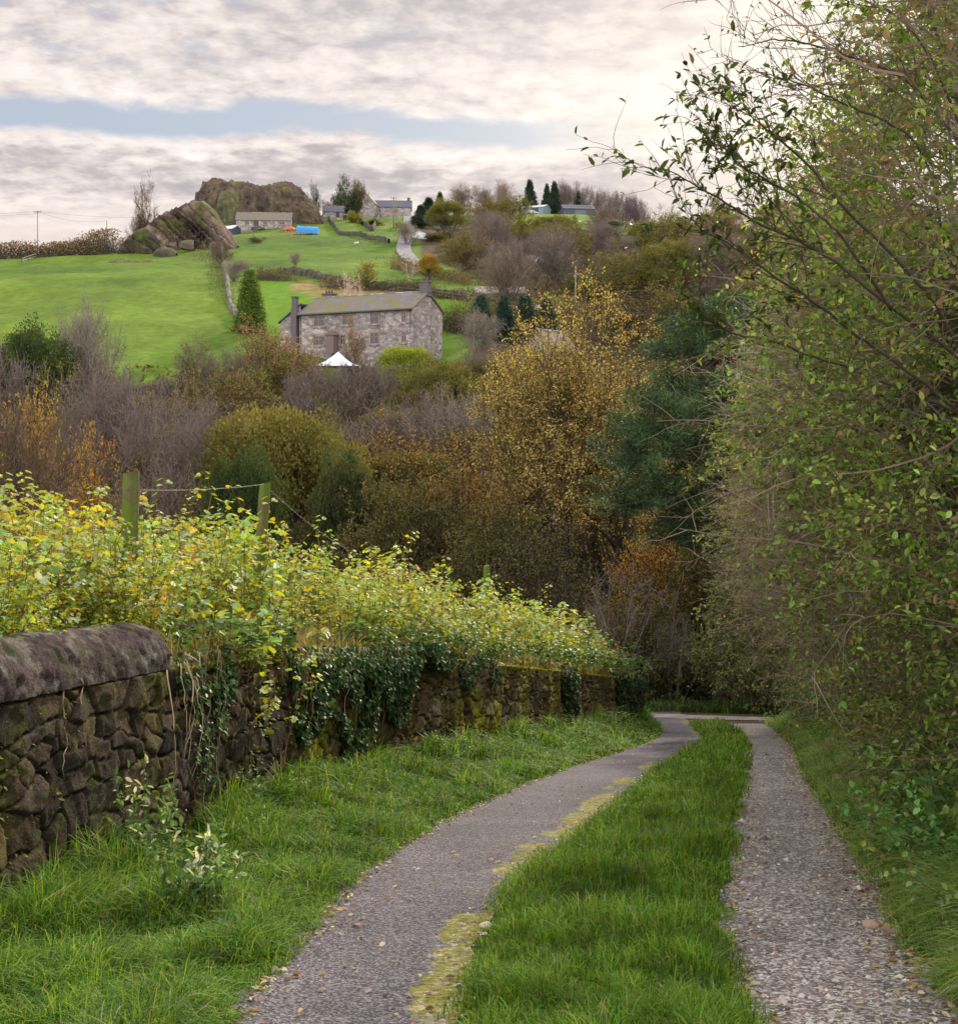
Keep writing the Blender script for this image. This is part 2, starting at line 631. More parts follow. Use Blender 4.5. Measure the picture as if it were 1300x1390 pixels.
def build_ground():
    rows = np.concatenate([np.arange(-14, 58, .2), 58 * (1700 / 58) ** (np.linspace(0, 1, 330))])
    u = np.concatenate([-.5 - np.linspace(2.6 ** .5, .0, 60)[:-1] ** 2 * 1.0, np.linspace(-.5, .5, 260), .5 + np.linspace(0, 2.6 ** .5, 60)[1:] ** 2])
    y = np.repeat(rows[:, None], len(u), 1)
    x = u[None] * (np.maximum(y, 0) + 13)
    z = ground(x, y)
    P = np.stack([x, y, z], -1)
    yy = np.maximum(y, 1)
    px = CX + F * x / yy
    py = HZ - (z - EYE) * F / yy
    col = np.zeros(P.shape)
    n1 = fbm(P * [1, 1, 0], .05, 21, 4)[..., None]
    n2 = fbm(P * [1, 1, 0], .6, 22, 3)[..., None]
    green = np.array([.092, .142, .022]) * (.62 + .7 * n1) * (.7 + .6 * n2)
    green = green + np.array([.05, .03, .0]) * (n1 - .5)
    litter = np.array([.060, .046, .026]) * (.6 + .8 * n2)
    col[:] = litter
    far = (y > 146)
    gmask = far & ~in_poly(px, py, [(640, 500), (655, 428), (690, 395), (640, 372), (575, 350), (560, 300), (690, 300), (760, 318), (845, 322), (2500, 322), (2500, 520)])
    gmask |= far & in_poly(px, py, [(690, 286), (830, 284), (905, 322), (870, 352), (835, 352), (835, 325), (760, 312), (690, 302)])
    gmask |= far & in_poly(px, py, [(735, 400), (765, 405), (760, 440), (740, 440)])
    gmask &= ~((y > 470) & (px < 690))
    col = np.where(gmask[..., None], green, col)
    lawn = far & in_poly(px, py, [(338, 445), (352, 378), (400, 380), (440, 402), (640, 412), (642, 445), (400, 470)])
    col = np.where(lawn[..., None], np.array([.095, .175, .016]) * (.8 + .4 * n2), col)
    rough = far & in_poly(px, py, [(400, 380), (480, 388), (560, 398), (560, 406), (440, 404), (395, 394)])
    col = np.where(rough[..., None], np.array([.20, .155, .06]) * (.6 + .8 * n2), col)
    bankc = np.array([.085, .07, .03]) * (.5 + n2)
    near = y < 52
    ll, rr = LL(y), RR(y)
    wx = WX(np.minimum(y, 36.5))
    verge = near & (x > wx) & (x <= ll - .02) | near & (x > rr) & (x < rr + 2.2)
    strip = near & (x > LR(y) + .22) & (x < RL(y)) & (y < 41)
    col = np.where((near & (x < wx))[..., None], bankc, col)
    col = np.where((verge | strip)[..., None], np.array([.035, .065, .012]) * (.5 + n2), col)
    hol = np.exp(-(((x - .66) / .30) ** 2 + ((y - 8.0) / .42) ** 2))[..., None] * near[..., None]
    col = col * (1 - hol) + np.array([.018, .013, .008]) * hol
    P[..., 2] -= .07 * hol[..., 0]
    o = Mesh()
    o.grid(P, col)
    return tag(o.build('ground', mat_rough('ground_soil', attr=True, scale=.9, var=.62, rough=1.0, bump=.10, bscale=2.2, spec=.03), smooth=True), kind='structure')


build_ground()


def ribbon(name, fl, fr, ys, mat, lift, nx=9, colf=None, sag=0):
    """a sheet of road between two edge curves, following the ground"""
    t = np.linspace(0, 1, nx)[None]
    Y = np.repeat(ys[:, None], nx, 1)
    edge = (fbm(np.stack([ys, ys * 0, ys * 0], -1), 2.2, 31, 3) - .5)[:, None] * .16
    edge2 = (fbm(np.stack([ys, ys * 0 + 9, ys * 0], -1), 2.2, 33, 3) - .5)[:, None] * .16
    L_, R_ = fl(ys)[:, None] + edge, fr(ys)[:, None] + edge2
    X = L_ * (1 - t) + R_ * t
    Z = plane_z(Y) + lift - sag * np.sin(t * math.pi)
    P = np.stack([X, Y, Z], -1)
    c = np.ones(P.shape)
    if colf is not None:
        c = colf(P, np.repeat(t, len(ys), 0))
    m = Mesh()
    m.grid(P, c, flip=True)
    if P[0, -1, 0] > P[0, 0, 0]:
        m = Mesh(); m.grid(P, c, flip=False)
    return tag(m.build(name, mat, smooth=True), kind='structure')


def mat_asphalt(name, stone_scale, dark, pale, rough=.8, moss=(.165, .155, .022), wet=.12):
    """aggregate in tar: pale and dark chips, patches of wear; the vertex colour's red channel carries the moss of the edges"""
    g = NT(name)
    co = g.coords('Object')
    vo = g.n('TexVoronoi', Scale=stone_scale)
    g.l(co, vo.inputs['Vector'])
    rnd = g.n('SeparateColor')
    g.l(vo.outputs['Color'], rnd.inputs[0])
    chip = g.ramp(rnd.outputs[0], [(.0, tuple(np.array(dark) * .5)), (.45, tuple(dark)), (.75, tuple((np.array(dark) + np.array(pale)) / 2)), (1.0, tuple(pale))])
    n = g.noise(1.3, 5, .6, co)
    n3 = g.noise(.35, 3, .6, co)
    w = g.math('MULTIPLY_ADD', n.outputs[0], 1.5, .25)
    w = g.math('MULTIPLY', w, g.math('MULTIPLY_ADD', n3.outputs[0], .5, .75))
    cs = g.n('CombineXYZ')
    for i in range(3): g.l(w, cs.inputs[i])
    c = g.mix(1.0, chip, cs.outputs[0], 'MULTIPLY')
    sp = g.n('SeparateColor'); g.l(g.attr(), sp.inputs[0])
    n2 = g.noise(5, 6, .7, co)
    mm = g.math('ADD', sp.outputs[0], g.math('MULTIPLY_ADD', n2.outputs[0], 1.3, -.65))
    f = g.ramp(mm, [(.45, 0.), (.6, 1.)])
    mc = g.ramp(g.noise(22, 4, .7, co).outputs[0], [(.36, (.05, .045, .02)), (.47, moss), (.54, (.16, .14, .03)), (.62, (.32, .26, .17))])
    c = g.mix(f, c, mc)
    sp2 = sp.outputs[1]                    # green channel: bare earth and leaf mould
    f2 = g.ramp(g.math('ADD', sp2, g.math('MULTIPLY_ADD', n2.outputs[0], 1.2, -.6)), [(.48, 0.), (.66, 1.)])
    c = g.mix(f2, c, g.ramp(g.noise(15, 4, .7, co).outputs[0], [(.35, (.03, .02, .014)), (.6, (.085, .055, .038))]))
    p = g.n('BsdfPrincipled')
    p.inputs['Specular IOR Level'].default_value = wet
    g.l(g.math('MULTIPLY_ADD', n.outputs[0], .35, rough - .15), p.inputs['Roughness'])
    g.l(c, p.inputs['Base Color'])
    b = g.n('Bump', Strength=.8, Distance=.006)
    g.l(vo.outputs['Distance'], b.inputs['Height'])
    b2 = g.n('Bump', Strength=.6, Distance=.02)
    g.l(g.noise(14, 4, .6, co).outputs[0], b2.inputs['Height'])
    g.l(b.outputs[0], b2.inputs['Normal'])
    g.l(b2.outputs[0], p.inputs['Normal'])
    g.l(p.outputs[0], g.out.inputs[0])
    return g.m


M_ASPH = mat_asphalt('asphalt', 85, (.060, .050, .058), (.20, .175, .19))
M_GRAV = mat_asphalt('worn_gravel_road', 60, (.125, .102, .095), (.44, .39, .35), .7)


def col_left(P, t):
    c = np.zeros(P.shape)
    c[..., 0] = ss(.64, .86, t) * (.22 + .62 * ss(.3, .65, fbm(P, .8, 4, 3))) * (1 - .35 * ss(16, 30, P[..., 1])) + .05
    c[..., 1] = (1 - ss(0, .14, t)) * .55
    return c


def col_right(P, t):
    c = np.zeros(P.shape)
    c[..., 0] = .16 + .22 * np.exp(-((t - .62) / .2) ** 2) * (vnoise(P, .55, 3) > .5)
    c[..., 1] = (1 - ss(0, .2, t)) * .5 + ss(.75, 1, t) * .72
    return c


ys = np.concatenate([np.arange(2.5, 20, .12), np.arange(20, 54, .3)])
# the mossy shoulder widens the asphalt towards the strip
ribbon('left_wheel_track', lambda y: LL(y) - .06, lambda y: LR(y) + .27, ys, M_ASPH, .012, 17, col_left)
ys2 = np.concatenate([np.arange(2.5, 20, .12), np.arange(20, 41, .3)])
ribbon('right_wheel_track', lambda y: RL(y) - .06, lambda y: RR(y) + .10, ys2, M_GRAV, .010, 17, col_right)


# where the lane meets the crossing track at the bottom
def cross_patch():
    ts = np.linspace(0, 1, 60)
    # centre line: from behind the wall on the left, past the end of the strip, off to the right
    cx = smooth_interp(ts, [0, .3, .55, .8, 1], [-3, 3.6, 7.2, 9.4, 15])
    cy = smooth_interp(ts, [0, .3, .55, .8, 1], [56.5, 50.8, 46.6, 44.6, 42.0])
    C_ = np.stack([cx, cy], -1)
    T = unit(np.gradient(C_, axis=0)); Nn = np.stack([-T[:, 1], T[:, 0]], -1)
    w = np.linspace(-1.5, 1.3, 9)
    P2 = C_[:, None] + Nn[:, None] * w[None, :, None]
    z = plane_z(P2[..., 1]) + .022
    P = np.concatenate([P2, z[..., None]], -1)
    c = np.zeros(P.shape); c[..., 0] = .12; c[..., 1] = .1 + .3 * (np.abs(w) > 1.4)
    m = Mesh(); m.grid(P, c, flip=True)
    tag(m.build('crossing_track', M_GRAV, smooth=True), kind='structure')


cross_patch()

# =================================================================== PLANTS ==
def grow(rng, S, D, L, r0, r1, nseg, wander, up):
    B = len(S)
    L = np.broadcast_to(L, (B,))
    pts = [S]
    d = unit(D)
    for k in range(nseg):
        d = unit(d + rng.normal(0, wander, (B, 3)) + np.array([0, 0, up]))
        S = S + d * (L / nseg)[:, None]
        pts.append(S)
    P = np.stack(pts, 1)
    t = np.linspace(0, 1, nseg + 1)[None]
    R = np.broadcast_to(r0, (B,))[:, None] * (1 - t) + np.broadcast_to(r1, (B,))[:, None] * t
    return P, R


def spawn(rng, P, R, k, t0, a0, a1, t1=1.0):
    B, n = P.shape[:2]
    par = np.repeat(np.arange(B), k)
    t = rng.uniform(t0, t1, B * k) * (n - 1)
    i = np.minimum(t.astype(int), n - 2)
    f = (t - i)[:, None]
    pos = P[par, i] * (1 - f) + P[par, i + 1] * f
    T = unit(P[par, i + 1] - P[par, i])
    rv = unit(np.cross(T, rng.normal(0, 1, (B * k, 3))))
    a = rng.uniform(a0, a1, B * k)[:, None]
    rad = R[par, i] * (1 - f[:, 0]) + R[par, i + 1] * f[:, 0]
    return pos, T * np.cos(a) + rv * np.sin(a), rad, t / (n - 1), par


def seg_arrays(P, R):
    return P[:, :-1].reshape(-1, 3), P[:, 1:].reshape(-1, 3), R[:, :-1].ravel(), R[:, 1:].ravel()


def sliver(M, P, R, col, rng):
    """thin twigs as three-sided slivers"""
    A, B, ra, rb = seg_arrays(P, R)
    n = len(A)
    c = np.asarray(col, float)
    if c.ndim == 1:
        c = c[None] * (1 + rng.normal(0, .18, (len(P), 1)))
    c = np.repeat(np.clip(c, .003, 1), P.shape[1] - 1, 0)
    M.segs(A, B, ra, rb, 3, c)


def plant_skeleton(rng, H, W, stems, base, levels, lean=.12):
    """levels: (children per parent, length/H, angle lo, angle hi, segments, wander, upward pull, start along parent)"""
    n0, l0, ns0, wd0, up0, r0 = stems
    a = rng.uniform(0, 2 * math.pi, n0)
    S = np.stack([np.cos(a) * base * rng.uniform(.2, 1, n0), np.sin(a) * base * rng.uniform(.2, 1, n0), np.full(n0, -.15 * r0 * 10)], -1)
    D = unit(np.stack([np.cos(a) * lean, np.sin(a) * lean, np.ones(n0)], -1) + rng.normal(0, .05, (n0, 3)))
    out = [grow(rng, S, D, l0 * H * rng.uniform(.85, 1.1, n0), r0, r0 * .35, ns0, wd0, up0)]
    rad_mult = .55
    for (k, lf, a0, a1, ns, wd, up, t0) in levels:
        P, R = out[-1]
        pos, d, rad, t, par = spawn(rng, P, R, k, t0, a0, a1)
        L = lf * H * rng.uniform(.6, 1.25, len(pos)) * (1.15 - .45 * t)
        rr = np.maximum(rad * rad_mult, .0015)
        out.append(grow(rng, pos, d, L, rr, rr * .3, ns, wd, up))
    # fit the wanted height and width
    allp = out[-1][0].reshape(-1, 3)
    hh = np.percentile(allp[:, 2], 99)
    ww = max(np.percentile(np.abs(allp[:, 0]), 96), np.percentile(np.abs(allp[:, 1]), 96)) * 2
    sz, sx = H / hh, W / ww
    return [(P * np.array([sx, sx, sz]), R) for P, R in out]


def leafy(M, rng, P, per, size, cols, weights=None, kind='quad', t0=.15, aspect=.62, jit=.2, droop=.25, spread=.0, scatter=.6, zmin=None):
    """leaves strung along every twig in P (B,n,3)"""
    B, n = P.shape[:2]
    m = rng.poisson(per, B)
    if zmin is not None:
        m = np.where(P[:, 0, 2] < zmin * (.8 + .4 * rng.random(B)), (m * .12).astype(int), m)
    par = np.repeat(np.arange(B), m)
    N = len(par)
    if not N:
        return
    t = rng.uniform(t0, 1, N) * (n - 1)
    i = np.minimum(t.astype(int), n - 2)
    f = (t - i)[:, None]
    pos = P[par, i] * (1 - f) + P[par, i + 1] * f
    T = unit(P[par, i + 1] - P[par, i])
    D = unit(T * .5 + rng.normal(0, scatter, (N, 3)) + np.array([0, 0, -droop]))
    Nn = unit(np.array([0, 0, 1.]) + rng.normal(0, .55, (N, 3)))
    L = size * rng.uniform(.6, 1.3, N)
    if spread:
        pos = pos + rng.normal(0, spread, (N, 3))
    # neighbouring leaves share a tone: colour chosen per twig, varied per leaf
    tc = palette(rng, B, cols, weights, jit * .6)[par]
    c = np.clip(tc * (1 + rng.normal(0, jit, (N, 1))), .003, .9)
    swap = rng.random(N) < .3
    c[swap] = palette(rng, int(swap.sum()), cols, weights, jit)
    leaves(M, pos, D, Nn, L, L * aspect, c, kind)


def make_plant(name, seed, H, W, stems, base, levels, bark, twig, leaf=None, lean=.12, trunk_levels=None, k0=7, bark_mat=None, leaf_mat=None, tw_mult=1.0, minr=.0, skirt=None, parts=('trunk', 'crown')):
    """a tree or shrub: Empty > trunk (stems and limbs), crown (twigs and leaves)"""
    rng = rng_(seed)
    sk = plant_skeleton(rng, H, W, stems, base, levels, lean)
    tl = (len(sk) - 1) if trunk_levels is None else trunk_levels
    root = empty(name, (0, 0, 0))
    tm = Mesh()
    if len(sk[0][0]) > 1:                       # the stems spring from one stool
        S0 = sk[0][0][:, 0]
        tm.segs(np.zeros_like(S0) + [0, 0, -.1], S0 + [0, 0, .08], sk[0][1][:, 0] * 1.4, sk[0][1][:, 0] * 1.2, 6, np.array(bark))
    for li, (P, R) in enumerate(sk[:tl]):
        A, B, ra, rb = seg_arrays(P, np.maximum(R, minr))
        tm.segs(A, B, ra * (1.25 if li == 0 else 1), rb, max(3, k0 - 2 * li), np.array(bark))
    tm.build(parts[0], bark_mat or M_BARK, root, smooth=True)
    cm = Mesh()
    for P, R in sk[tl:]:
        sliver(cm, P, np.maximum(R * tw_mult, minr), twig, rng)
    if leaf:
        for lf in (leaf if isinstance(leaf, list) else [leaf]):
            lf = dict(lf)
            lv = lf.pop('level', -1)
            leafy(cm, rng, sk[lv][0], **lf)
    cm.build(parts[1], leaf_mat or M_LEAF_FAR, root)
    return root


PROTO = {}


def place(root, x, y, z=None, s=(1, 1, 1), rz=0, label=None, cat='tree', group=None, tint=None, name=None, first=False):
    o = root if first else copy_tree(root)
    if z is None:
        z = gz(x, y)
    o.location = (x, y, z)
    o.scale = s
    o.rotation_euler = (0, 0, rz)
    tag(o, label, cat, group)
    if tint is not None:
        for c in o.children:
            c.color = tuple(tint) + (1,)
    return o


# ------------------------------------------------------------------- grass ---
def blades(M, rng, x, y, z, h, w, cols, weights=None, lean=.5, tone=None, flow=None):
    n = len(x)
    if not n:
        return
    a = rng.uniform(0, 2 * math.pi, n)
    d = np.stack([np.cos(a), np.sin(a)], -1)
    if flow is not None:
        d = unit(d + np.asarray(flow))
    s = np.stack([-d[:, 1], d[:, 0]], -1) + rng.normal(0, .5, (n, 2))
    s = unit(s)
    ln = np.abs(rng.normal(lean, lean * .45, n))
    h = np.broadcast_to(h, (n,)) * rng.uniform(.55, 1.25, n)
    w = np.broadcast_to(w, (n,)) * rng.uniform(.7, 1.3, n)
    B = np.stack([x, y, z], -1)

    def at(f, zz, ww):
        c = B.copy()
        c[:, :2] += d * (ln * h * f)[:, None]
        c[:, 2] += h * zz
        l, r = c.copy(), c.copy()
        l[:, :2] -= s * (w * ww / 2)[:, None]
        r[:, :2] += s * (w * ww / 2)[:, None]
        return c, l, r
    fall = np.clip(1 - ln * .45, .25, 1)
    _, b0, b1 = at(0, -.02, 1)
    _, m0, m1 = at(.22, .5, .9)
    _, u0, u1 = at(.6, .82 * (.5 + .5 * fall), .6)
    tp, _, _ = at(1.0, fall, 0)
    V = np.stack([b0, b1, m0, m1, u0, u1, tp], 1).reshape(-1, 3)
    base = (np.arange(n) * 7)[:, None]
    c = palette(rng, n, cols, weights, .2)
    if tone is not None:
        c = c * tone[:, None]
    cc = np.repeat(c, 7, 0)
    M.add(V, [base + np.array([[0, 1, 3, 2]]), base + np.array([[2, 3, 5, 4]]), base + np.array([[4, 5, 6]])], cc)


def scatter(rng, n, fl, fr, y0, y1, p=1.6):
    """points between two edge curves, denser near the viewer (density falls as y^-p)"""
    q = 1 - p
    u = rng.random(n)
    y = (y0 ** q + u * (y1 ** q - y0 ** q)) ** (1 / q)
    t = rng.random(n)
    L_, R_ = fl(y), fr(y)
    return L_ + (R_ - L_) * t, y, t


G_FRESH = [(.078, .175, .014), (.13, .24, .018), (.045, .105, .014), (.20, .28, .026), (.22, .20, .07), (.30, .25, .14)]
G_W = [4, 4, 3.5, 2.6, .7, .35]


def make_grass():
    # central strip
    rng = rng_(11)
    m = Mesh()
    x, y, t = scatter(rng, 105000, lambda y: LR(y) + .18, lambda y: RL(y) + .06, 3.2, 41, 1.75)
    P = np.stack([x, y, x * 0], -1)
    tuft = fbm(P, 1.6, 41, 3)
    clump = fbm(P, 5.0, 42, 2)
    # a dark worn hollow in the strip
    hol = np.exp(-(((x - .66) / .30) ** 2 + ((y - 8.0) / .42) ** 2))
    edge = ss(0, .16, t) * ss(0, .12, 1 - t)
    keep = rng.random(len(x)) < (.25 + .75 * edge) * (1 - .97 * hol ** .7)
    x, y, t, tuft, clump, edge, hol = [a[keep] for a in (x, y, t, tuft, clump, edge, hol)]
    h = (.04 + .09 * ss(.35, .7, tuft) + .06 * (clump > .55)) * (.45 + .6 * edge) * (1 + .4 * ss(14, 30, y))
    w = np.maximum(.0042, .00062 * y)
    blades(m, rng, x, y, ground(x, y), h, w, G_FRESH, G_W, .55, tone=(.50 + 1.0 * clump) * (1 - .5 * hol), flow=(-.25, -.1))
    tag(m.build('strip_grass', M_GRASS), 'short bright green grass growing down the middle of the lane', 'grass', kind='stuff')
    # left verge between wall and lane: long soft tufts
    rng = rng_(12)
    m = Mesh()
    x, y, t = scatter(rng, 105000, lambda y: WX(y) + .05, lambda y: LL(y) + .05, 4.2, 37.5, 1.7)
    P = np.stack([x, y, x * 0], -1)
    tuft = fbm(P, 1.7, 51, 3); clump = fbm(P, 4.5, 52, 2)
    e = ss(0, .10, 1 - t)
    keep = rng.random(len(x)) < (.35 + .65 * e) * (.5 + .7 * ss(.3, .5, clump))
    x, y, t, tuft, clump, e = [a[keep] for a in (x, y, t, tuft, clump, e)]
    h = (.07 + .17 * ss(.35, .7, tuft) + .05 * clump) * (.35 + .65 * e) * (1 + .75 * ss(.55, .0, t) * (clump > .5))
    w = np.maximum(.005, .00066 * y)
    blades(m, rng, x, y, ground(x, y), h, w, G_FRESH + [(.035, .085, .015)], G_W + [3], .75, tone=.45 + 1.1 * clump, flow=(.3, -.25))
    tag(m.build('verge_grass', M_GRASS), 'long tufted green grass on the verge below the stone wall', 'grass', kind='stuff')
    # right verge: longer, paler, hanging towards the lane
    rng = rng_(13)
    m = Mesh()
    x, y, t = scatter(rng, 105000, lambda y: RR(y) + .0, lambda y: RR(y) + 1.5 + .02 * y, 4.2, 42, 1.65)
    P = np.stack([x, y, x * 0], -1)
    tuft = fbm(P, 1.4, 61, 3); clump = fbm(P, 4, 62, 2)
    keep = rng.random(len(x)) < (.15 + .85 * ss(0, .12, t)) * (.35 + .8 * ss(.3, .5, clump))
    x, y, t, tuft, clump = [a[keep] for a in (x, y, t, tuft, clump)]
    h = (.14 + .30 * ss(.35, .65, tuft)) * (.3 + .7 * ss(0, .3, t))
    w = np.maximum(.005, .00066 * y)
    blades(m, rng, x, y, ground(x, y), h, w, [(.14, .26, .035), (.20, .31, .05), (.29, .33, .09), (.40, .35, .17), (.09, .17, .035)], [3, 3, 3, 1.2, 3], .85, tone=.65 + .65 * clump, flow=(-.6, -.25))
    tag(m.build('verge_grass', M_GRASS), 'long yellowish grass hanging over the right wheel track below the hedge', 'grass', kind='stuff')
    # dry grass on the bank above the wall and along its top
    rng = rng_(14)
    m = Mesh()
    x, y, t = scatter(rng, 42000, lambda y: WX(y) - 2.6, lambda y: WX(y) - .02, 6.8, 36.4, 1.3)
    P = np.stack([x, y, x * 0], -1)
    ontop = (y > CAP_END + .1) | (x < WX(y) - .62)
    x, y, t, P = x[ontop], y[ontop], t[ontop], P[ontop]
    cl = fbm(P, 3, 72, 2)
    h = (.12 + .26 * ss(.35, .65, cl))
    z = np.where(x > WX(y) - .40, WT(y) - .02, ground(x, y))
    blades(m, rng, x, y, z, h, np.maximum(.005, .0007 * y), [(.30, .22, .10), (.22, .15, .06), (.20, .21, .05), (.12, .17, .03), (.38, .30, .17)], [3, 3, 2, 2, 1], .6, tone=.7 + .6 * cl)
    tag(m.build('dry_grass', M_GRASS), 'dry straw coloured grass between the bramble stems above the wall', 'grass', kind='stuff')
    # rank growth at the bottom of the lane beyond the crossing track
    rng = rng_(15)
    m = Mesh()
    n = 20000
    y = rng.uniform(49, 60, n); x = rng.uniform(-4, 20, n)
    k = ~((y < 51.5 + (5 - x) * .45) & (x < 11))
    x, y = x[k], y[k]
    cl = fbm(np.stack([x, y, x * 0], -1), .7, 75, 3)
    blades(m, rng, x, y, ground(x, y), .2 + .5 * cl, .05, [(.05, .10, .02), (.08, .14, .02), (.10, .07, .03), (.03, .06, .015)], [3, 2, 2, 3], .7, tone=.6 + .7 * cl)
    tag(m.build('undergrowth', M_GRASS), 'low dark green undergrowth beyond the foot of the lane', 'undergrowth', kind='stuff')


make_grass()


# --------------------------------------------------------- fallen leaves etc --
def make_litter():
    rng = rng_(21)
    m = Mesh()
    n = 3000
    y = rng.uniform(0, 1, n) ** 1.7 * 30 + 4.5
    e = rng.choice(5, n, p=[.26, .08, .16, .30, .20])
    x = np.where(e == 0, LL(y) + np.abs(rng.normal(.0, .07, n)) - .02, 0)
    x = np.where(e == 1, LR(y) + rng.normal(.2, .08, n), x)
    x = np.where(e == 2, RL(y) + rng.normal(.02, .07, n), x)
    x = np.where(e == 3, RR(y) - np.abs(rng.normal(0, .12, n)) + .06, x)
    x = np.where(e == 4, LL(y) + rng.random(n) * (RR(y) - LL(y)), x)
    strip = (x > LR(y) + .36) & (x < RL(y) - .05)
    x, y = x[~strip], y[~strip]
    n = len(x)
    z = plane_z(y) + .018 + rng.uniform(0, .012, n)
    a = rng.uniform(0, 2 * math.pi, n)
    D = np.stack([np.cos(a), np.sin(a), rng.normal(-.1, .18, n)], -1)
    N = np.array([0, 0, 1.]) + rng.normal(0, .3, (n, 3))
    s = rng.uniform(.022, .05, n)
    leaves(m, np.stack([x, y, z], -1), D, unit(N), s, s * .7, palette(rng, n, [(.42, .33, .22), (.26, .14, .06), (.55, .48, .34), (.12, .06, .03), (.34, .26, .06)], [3, 3, 2, 3, 1]), 'ovate')
    tag(m.build('fallen_leaves', M_LEAF), 'small fallen brown and buff leaves scattered along the edges of the lane', 'fallen leaves', kind='stuff')
    # loose stones
    m = Mesh()
    n = 5200
    y = rng.uniform(0, 1, n) ** 1.6 * 22 + 4.5
    t = rng.random(n)
    tr = rng.random(n) < .75
    x = np.where(tr, RL(y) + t * (RR(y) - RL(y)), np.where(t < .35, LL(y) + np.abs(rng.normal(0, .06, n)), LR(y) + rng.normal(.2, .09, n)))
    z = plane_z(y) + .012
    r = np.abs(rng.normal(0, .006, n)) + .004
    r = np.where(rng.random(n) < .02, r * 2.4, r)
    oc = np.array([(1, 0, 0), (0, 1, 0), (-1, 0, 0), (0, -1, 0), (0, 0, .7), (0, 0, -.5)])
    V = np.stack([x, y, z], -1)[:, None] + oc[None] * r[:, None, None] * rng.uniform(.6, 1.4, (n, 6, 1))
    f = np.array([(0, 1, 4), (1, 2, 4), (2, 3, 4), (3, 0, 4), (1, 0, 5), (2, 1, 5), (3, 2, 5), (0, 3, 5)])
    F_ = (np.arange(n) * 6)[:, None, None] + f[None]
    m.add(V.reshape(-1, 3), F_.reshape(-1, 3), np.repeat(palette(rng, n, [(.30, .26, .24), (.16, .13, .13), (.42, .38, .33), (.26, .19, .15)], [3, 3, 2, 1]), 6, 0))
    tag(m.build('gravel', mat_rough('gravel_stone', attr=True, scale=30, var=.3)), 'loose pale grit and chippings lying on the worn wheel tracks', 'gravel', kind='stuff')
    # a few larger stones at the foot of the right bank, near the viewer
    for i, (px, py, s, lab) in enumerate([(1182, 1262, .05, 'pinkish stone the size of a fist at the right edge of the lane'),
                                          (1206, 1266, .035, 'small reddish stone beside the larger pink stone at the lane edge'),
                                          (1216, 1270, .04, 'grey stone under the hedge bottom at the right edge of the lane'),
                                          (660, 1262, .04, 'flat pale stone in the moss beside the asphalt track')]):
        d = 2518 / (py - 919)
        mm = Mesh()
        th, ph = np.meshgrid(np.linspace(0, math.pi, 12), np.linspace(0, 2 * math.pi, 19), indexing='ij')
        S = np.stack([np.sin(th) * np.cos(ph), np.sin(th) * np.sin(ph) * .8, np.cos(th) * .6], -1)
        S = S * (.75 + .5 * vnoise(np.stack([S[..., 0], S[..., 1], S[..., 2]], -1) + i * 7, 1.7, 5))[..., None] * s
        mm.grid(S, [(.33, .22, .18), (.28, .15, .10), (.22, .19, .17), (.45, .38, .28)][i])
        o = mm.build('stone', mat_rough('loose_stone', attr=True, scale=25, var=.5), smooth=True)
        o.location = (px_x(px, d), d, float(plane_z(d)) + .01 + s * .25)
        tag(o, lab, 'stone')


make_litter()

# ============================================================ THE STONE WALL ==
M_WALL = mat_rough('wall_gritstone', attr=True, scale=9, var=.9, rough=1.0, spec=.08, bump=.03, bscale=38, moss=(.045, .055, .010), moss_amt=.35)
M_COPE = mat_rough('coping_gritstone', attr=True, scale=7, var=.95, rough=1.0, spec=.08, bump=.03, bscale=55, moss=(.075, .07, .04), moss_amt=.35)


def wall_frame(y):
    x = WX(y)
    dx = (WX(y + .05) - WX(y - .05)) / .1
    T = unit(np.stack([dx, np.ones_like(y)], -1))
    N = np.stack([T[:, 1], -T[:, 0]], -1)       # towards the lane
    return np.stack([x, y], -1), T, N


def voro(s, h, seeds, chunk=4000):
    P = np.stack([s.ravel(), h.ravel()], -1)
    d1 = np.empty(len(P)); d2 = np.empty(len(P)); idx = np.empty(len(P), int)
    order = np.argsort(seeds[:, 0])
    seeds_s = seeds[order]
    for a in range(0, len(P), chunk):
        q = P[a:a + chunk]
        lo, hi = q[:, 0].min() - 1.2, q[:, 0].max() + 1.2
        i0, i1 = np.searchsorted(seeds_s[:, 0], [lo, hi])
        sub = seeds_s[i0:i1]
        D = np.abs((q[:, None] - sub[None, :, :2]) / sub[None, :, 2:4])
        D = (D ** 3).sum(-1) ** (1 / 3)
        k = np.argpartition(D, 1, axis=1)[:, :2]
        v = np.take_along_axis(D, k, 1)
        sw = v[:, 0] > v[:, 1]
        k[sw] = k[sw][:, ::-1]; v[sw] = v[sw][:, ::-1]
        d1[a:a + chunk], d2[a:a + chunk] = v[:, 0], v[:, 1]
        idx[a:a + chunk] = order[i0 + k[:, 0]]
    return d1.reshape(s.shape), d2.reshape(s.shape), idx.reshape(s.shape)


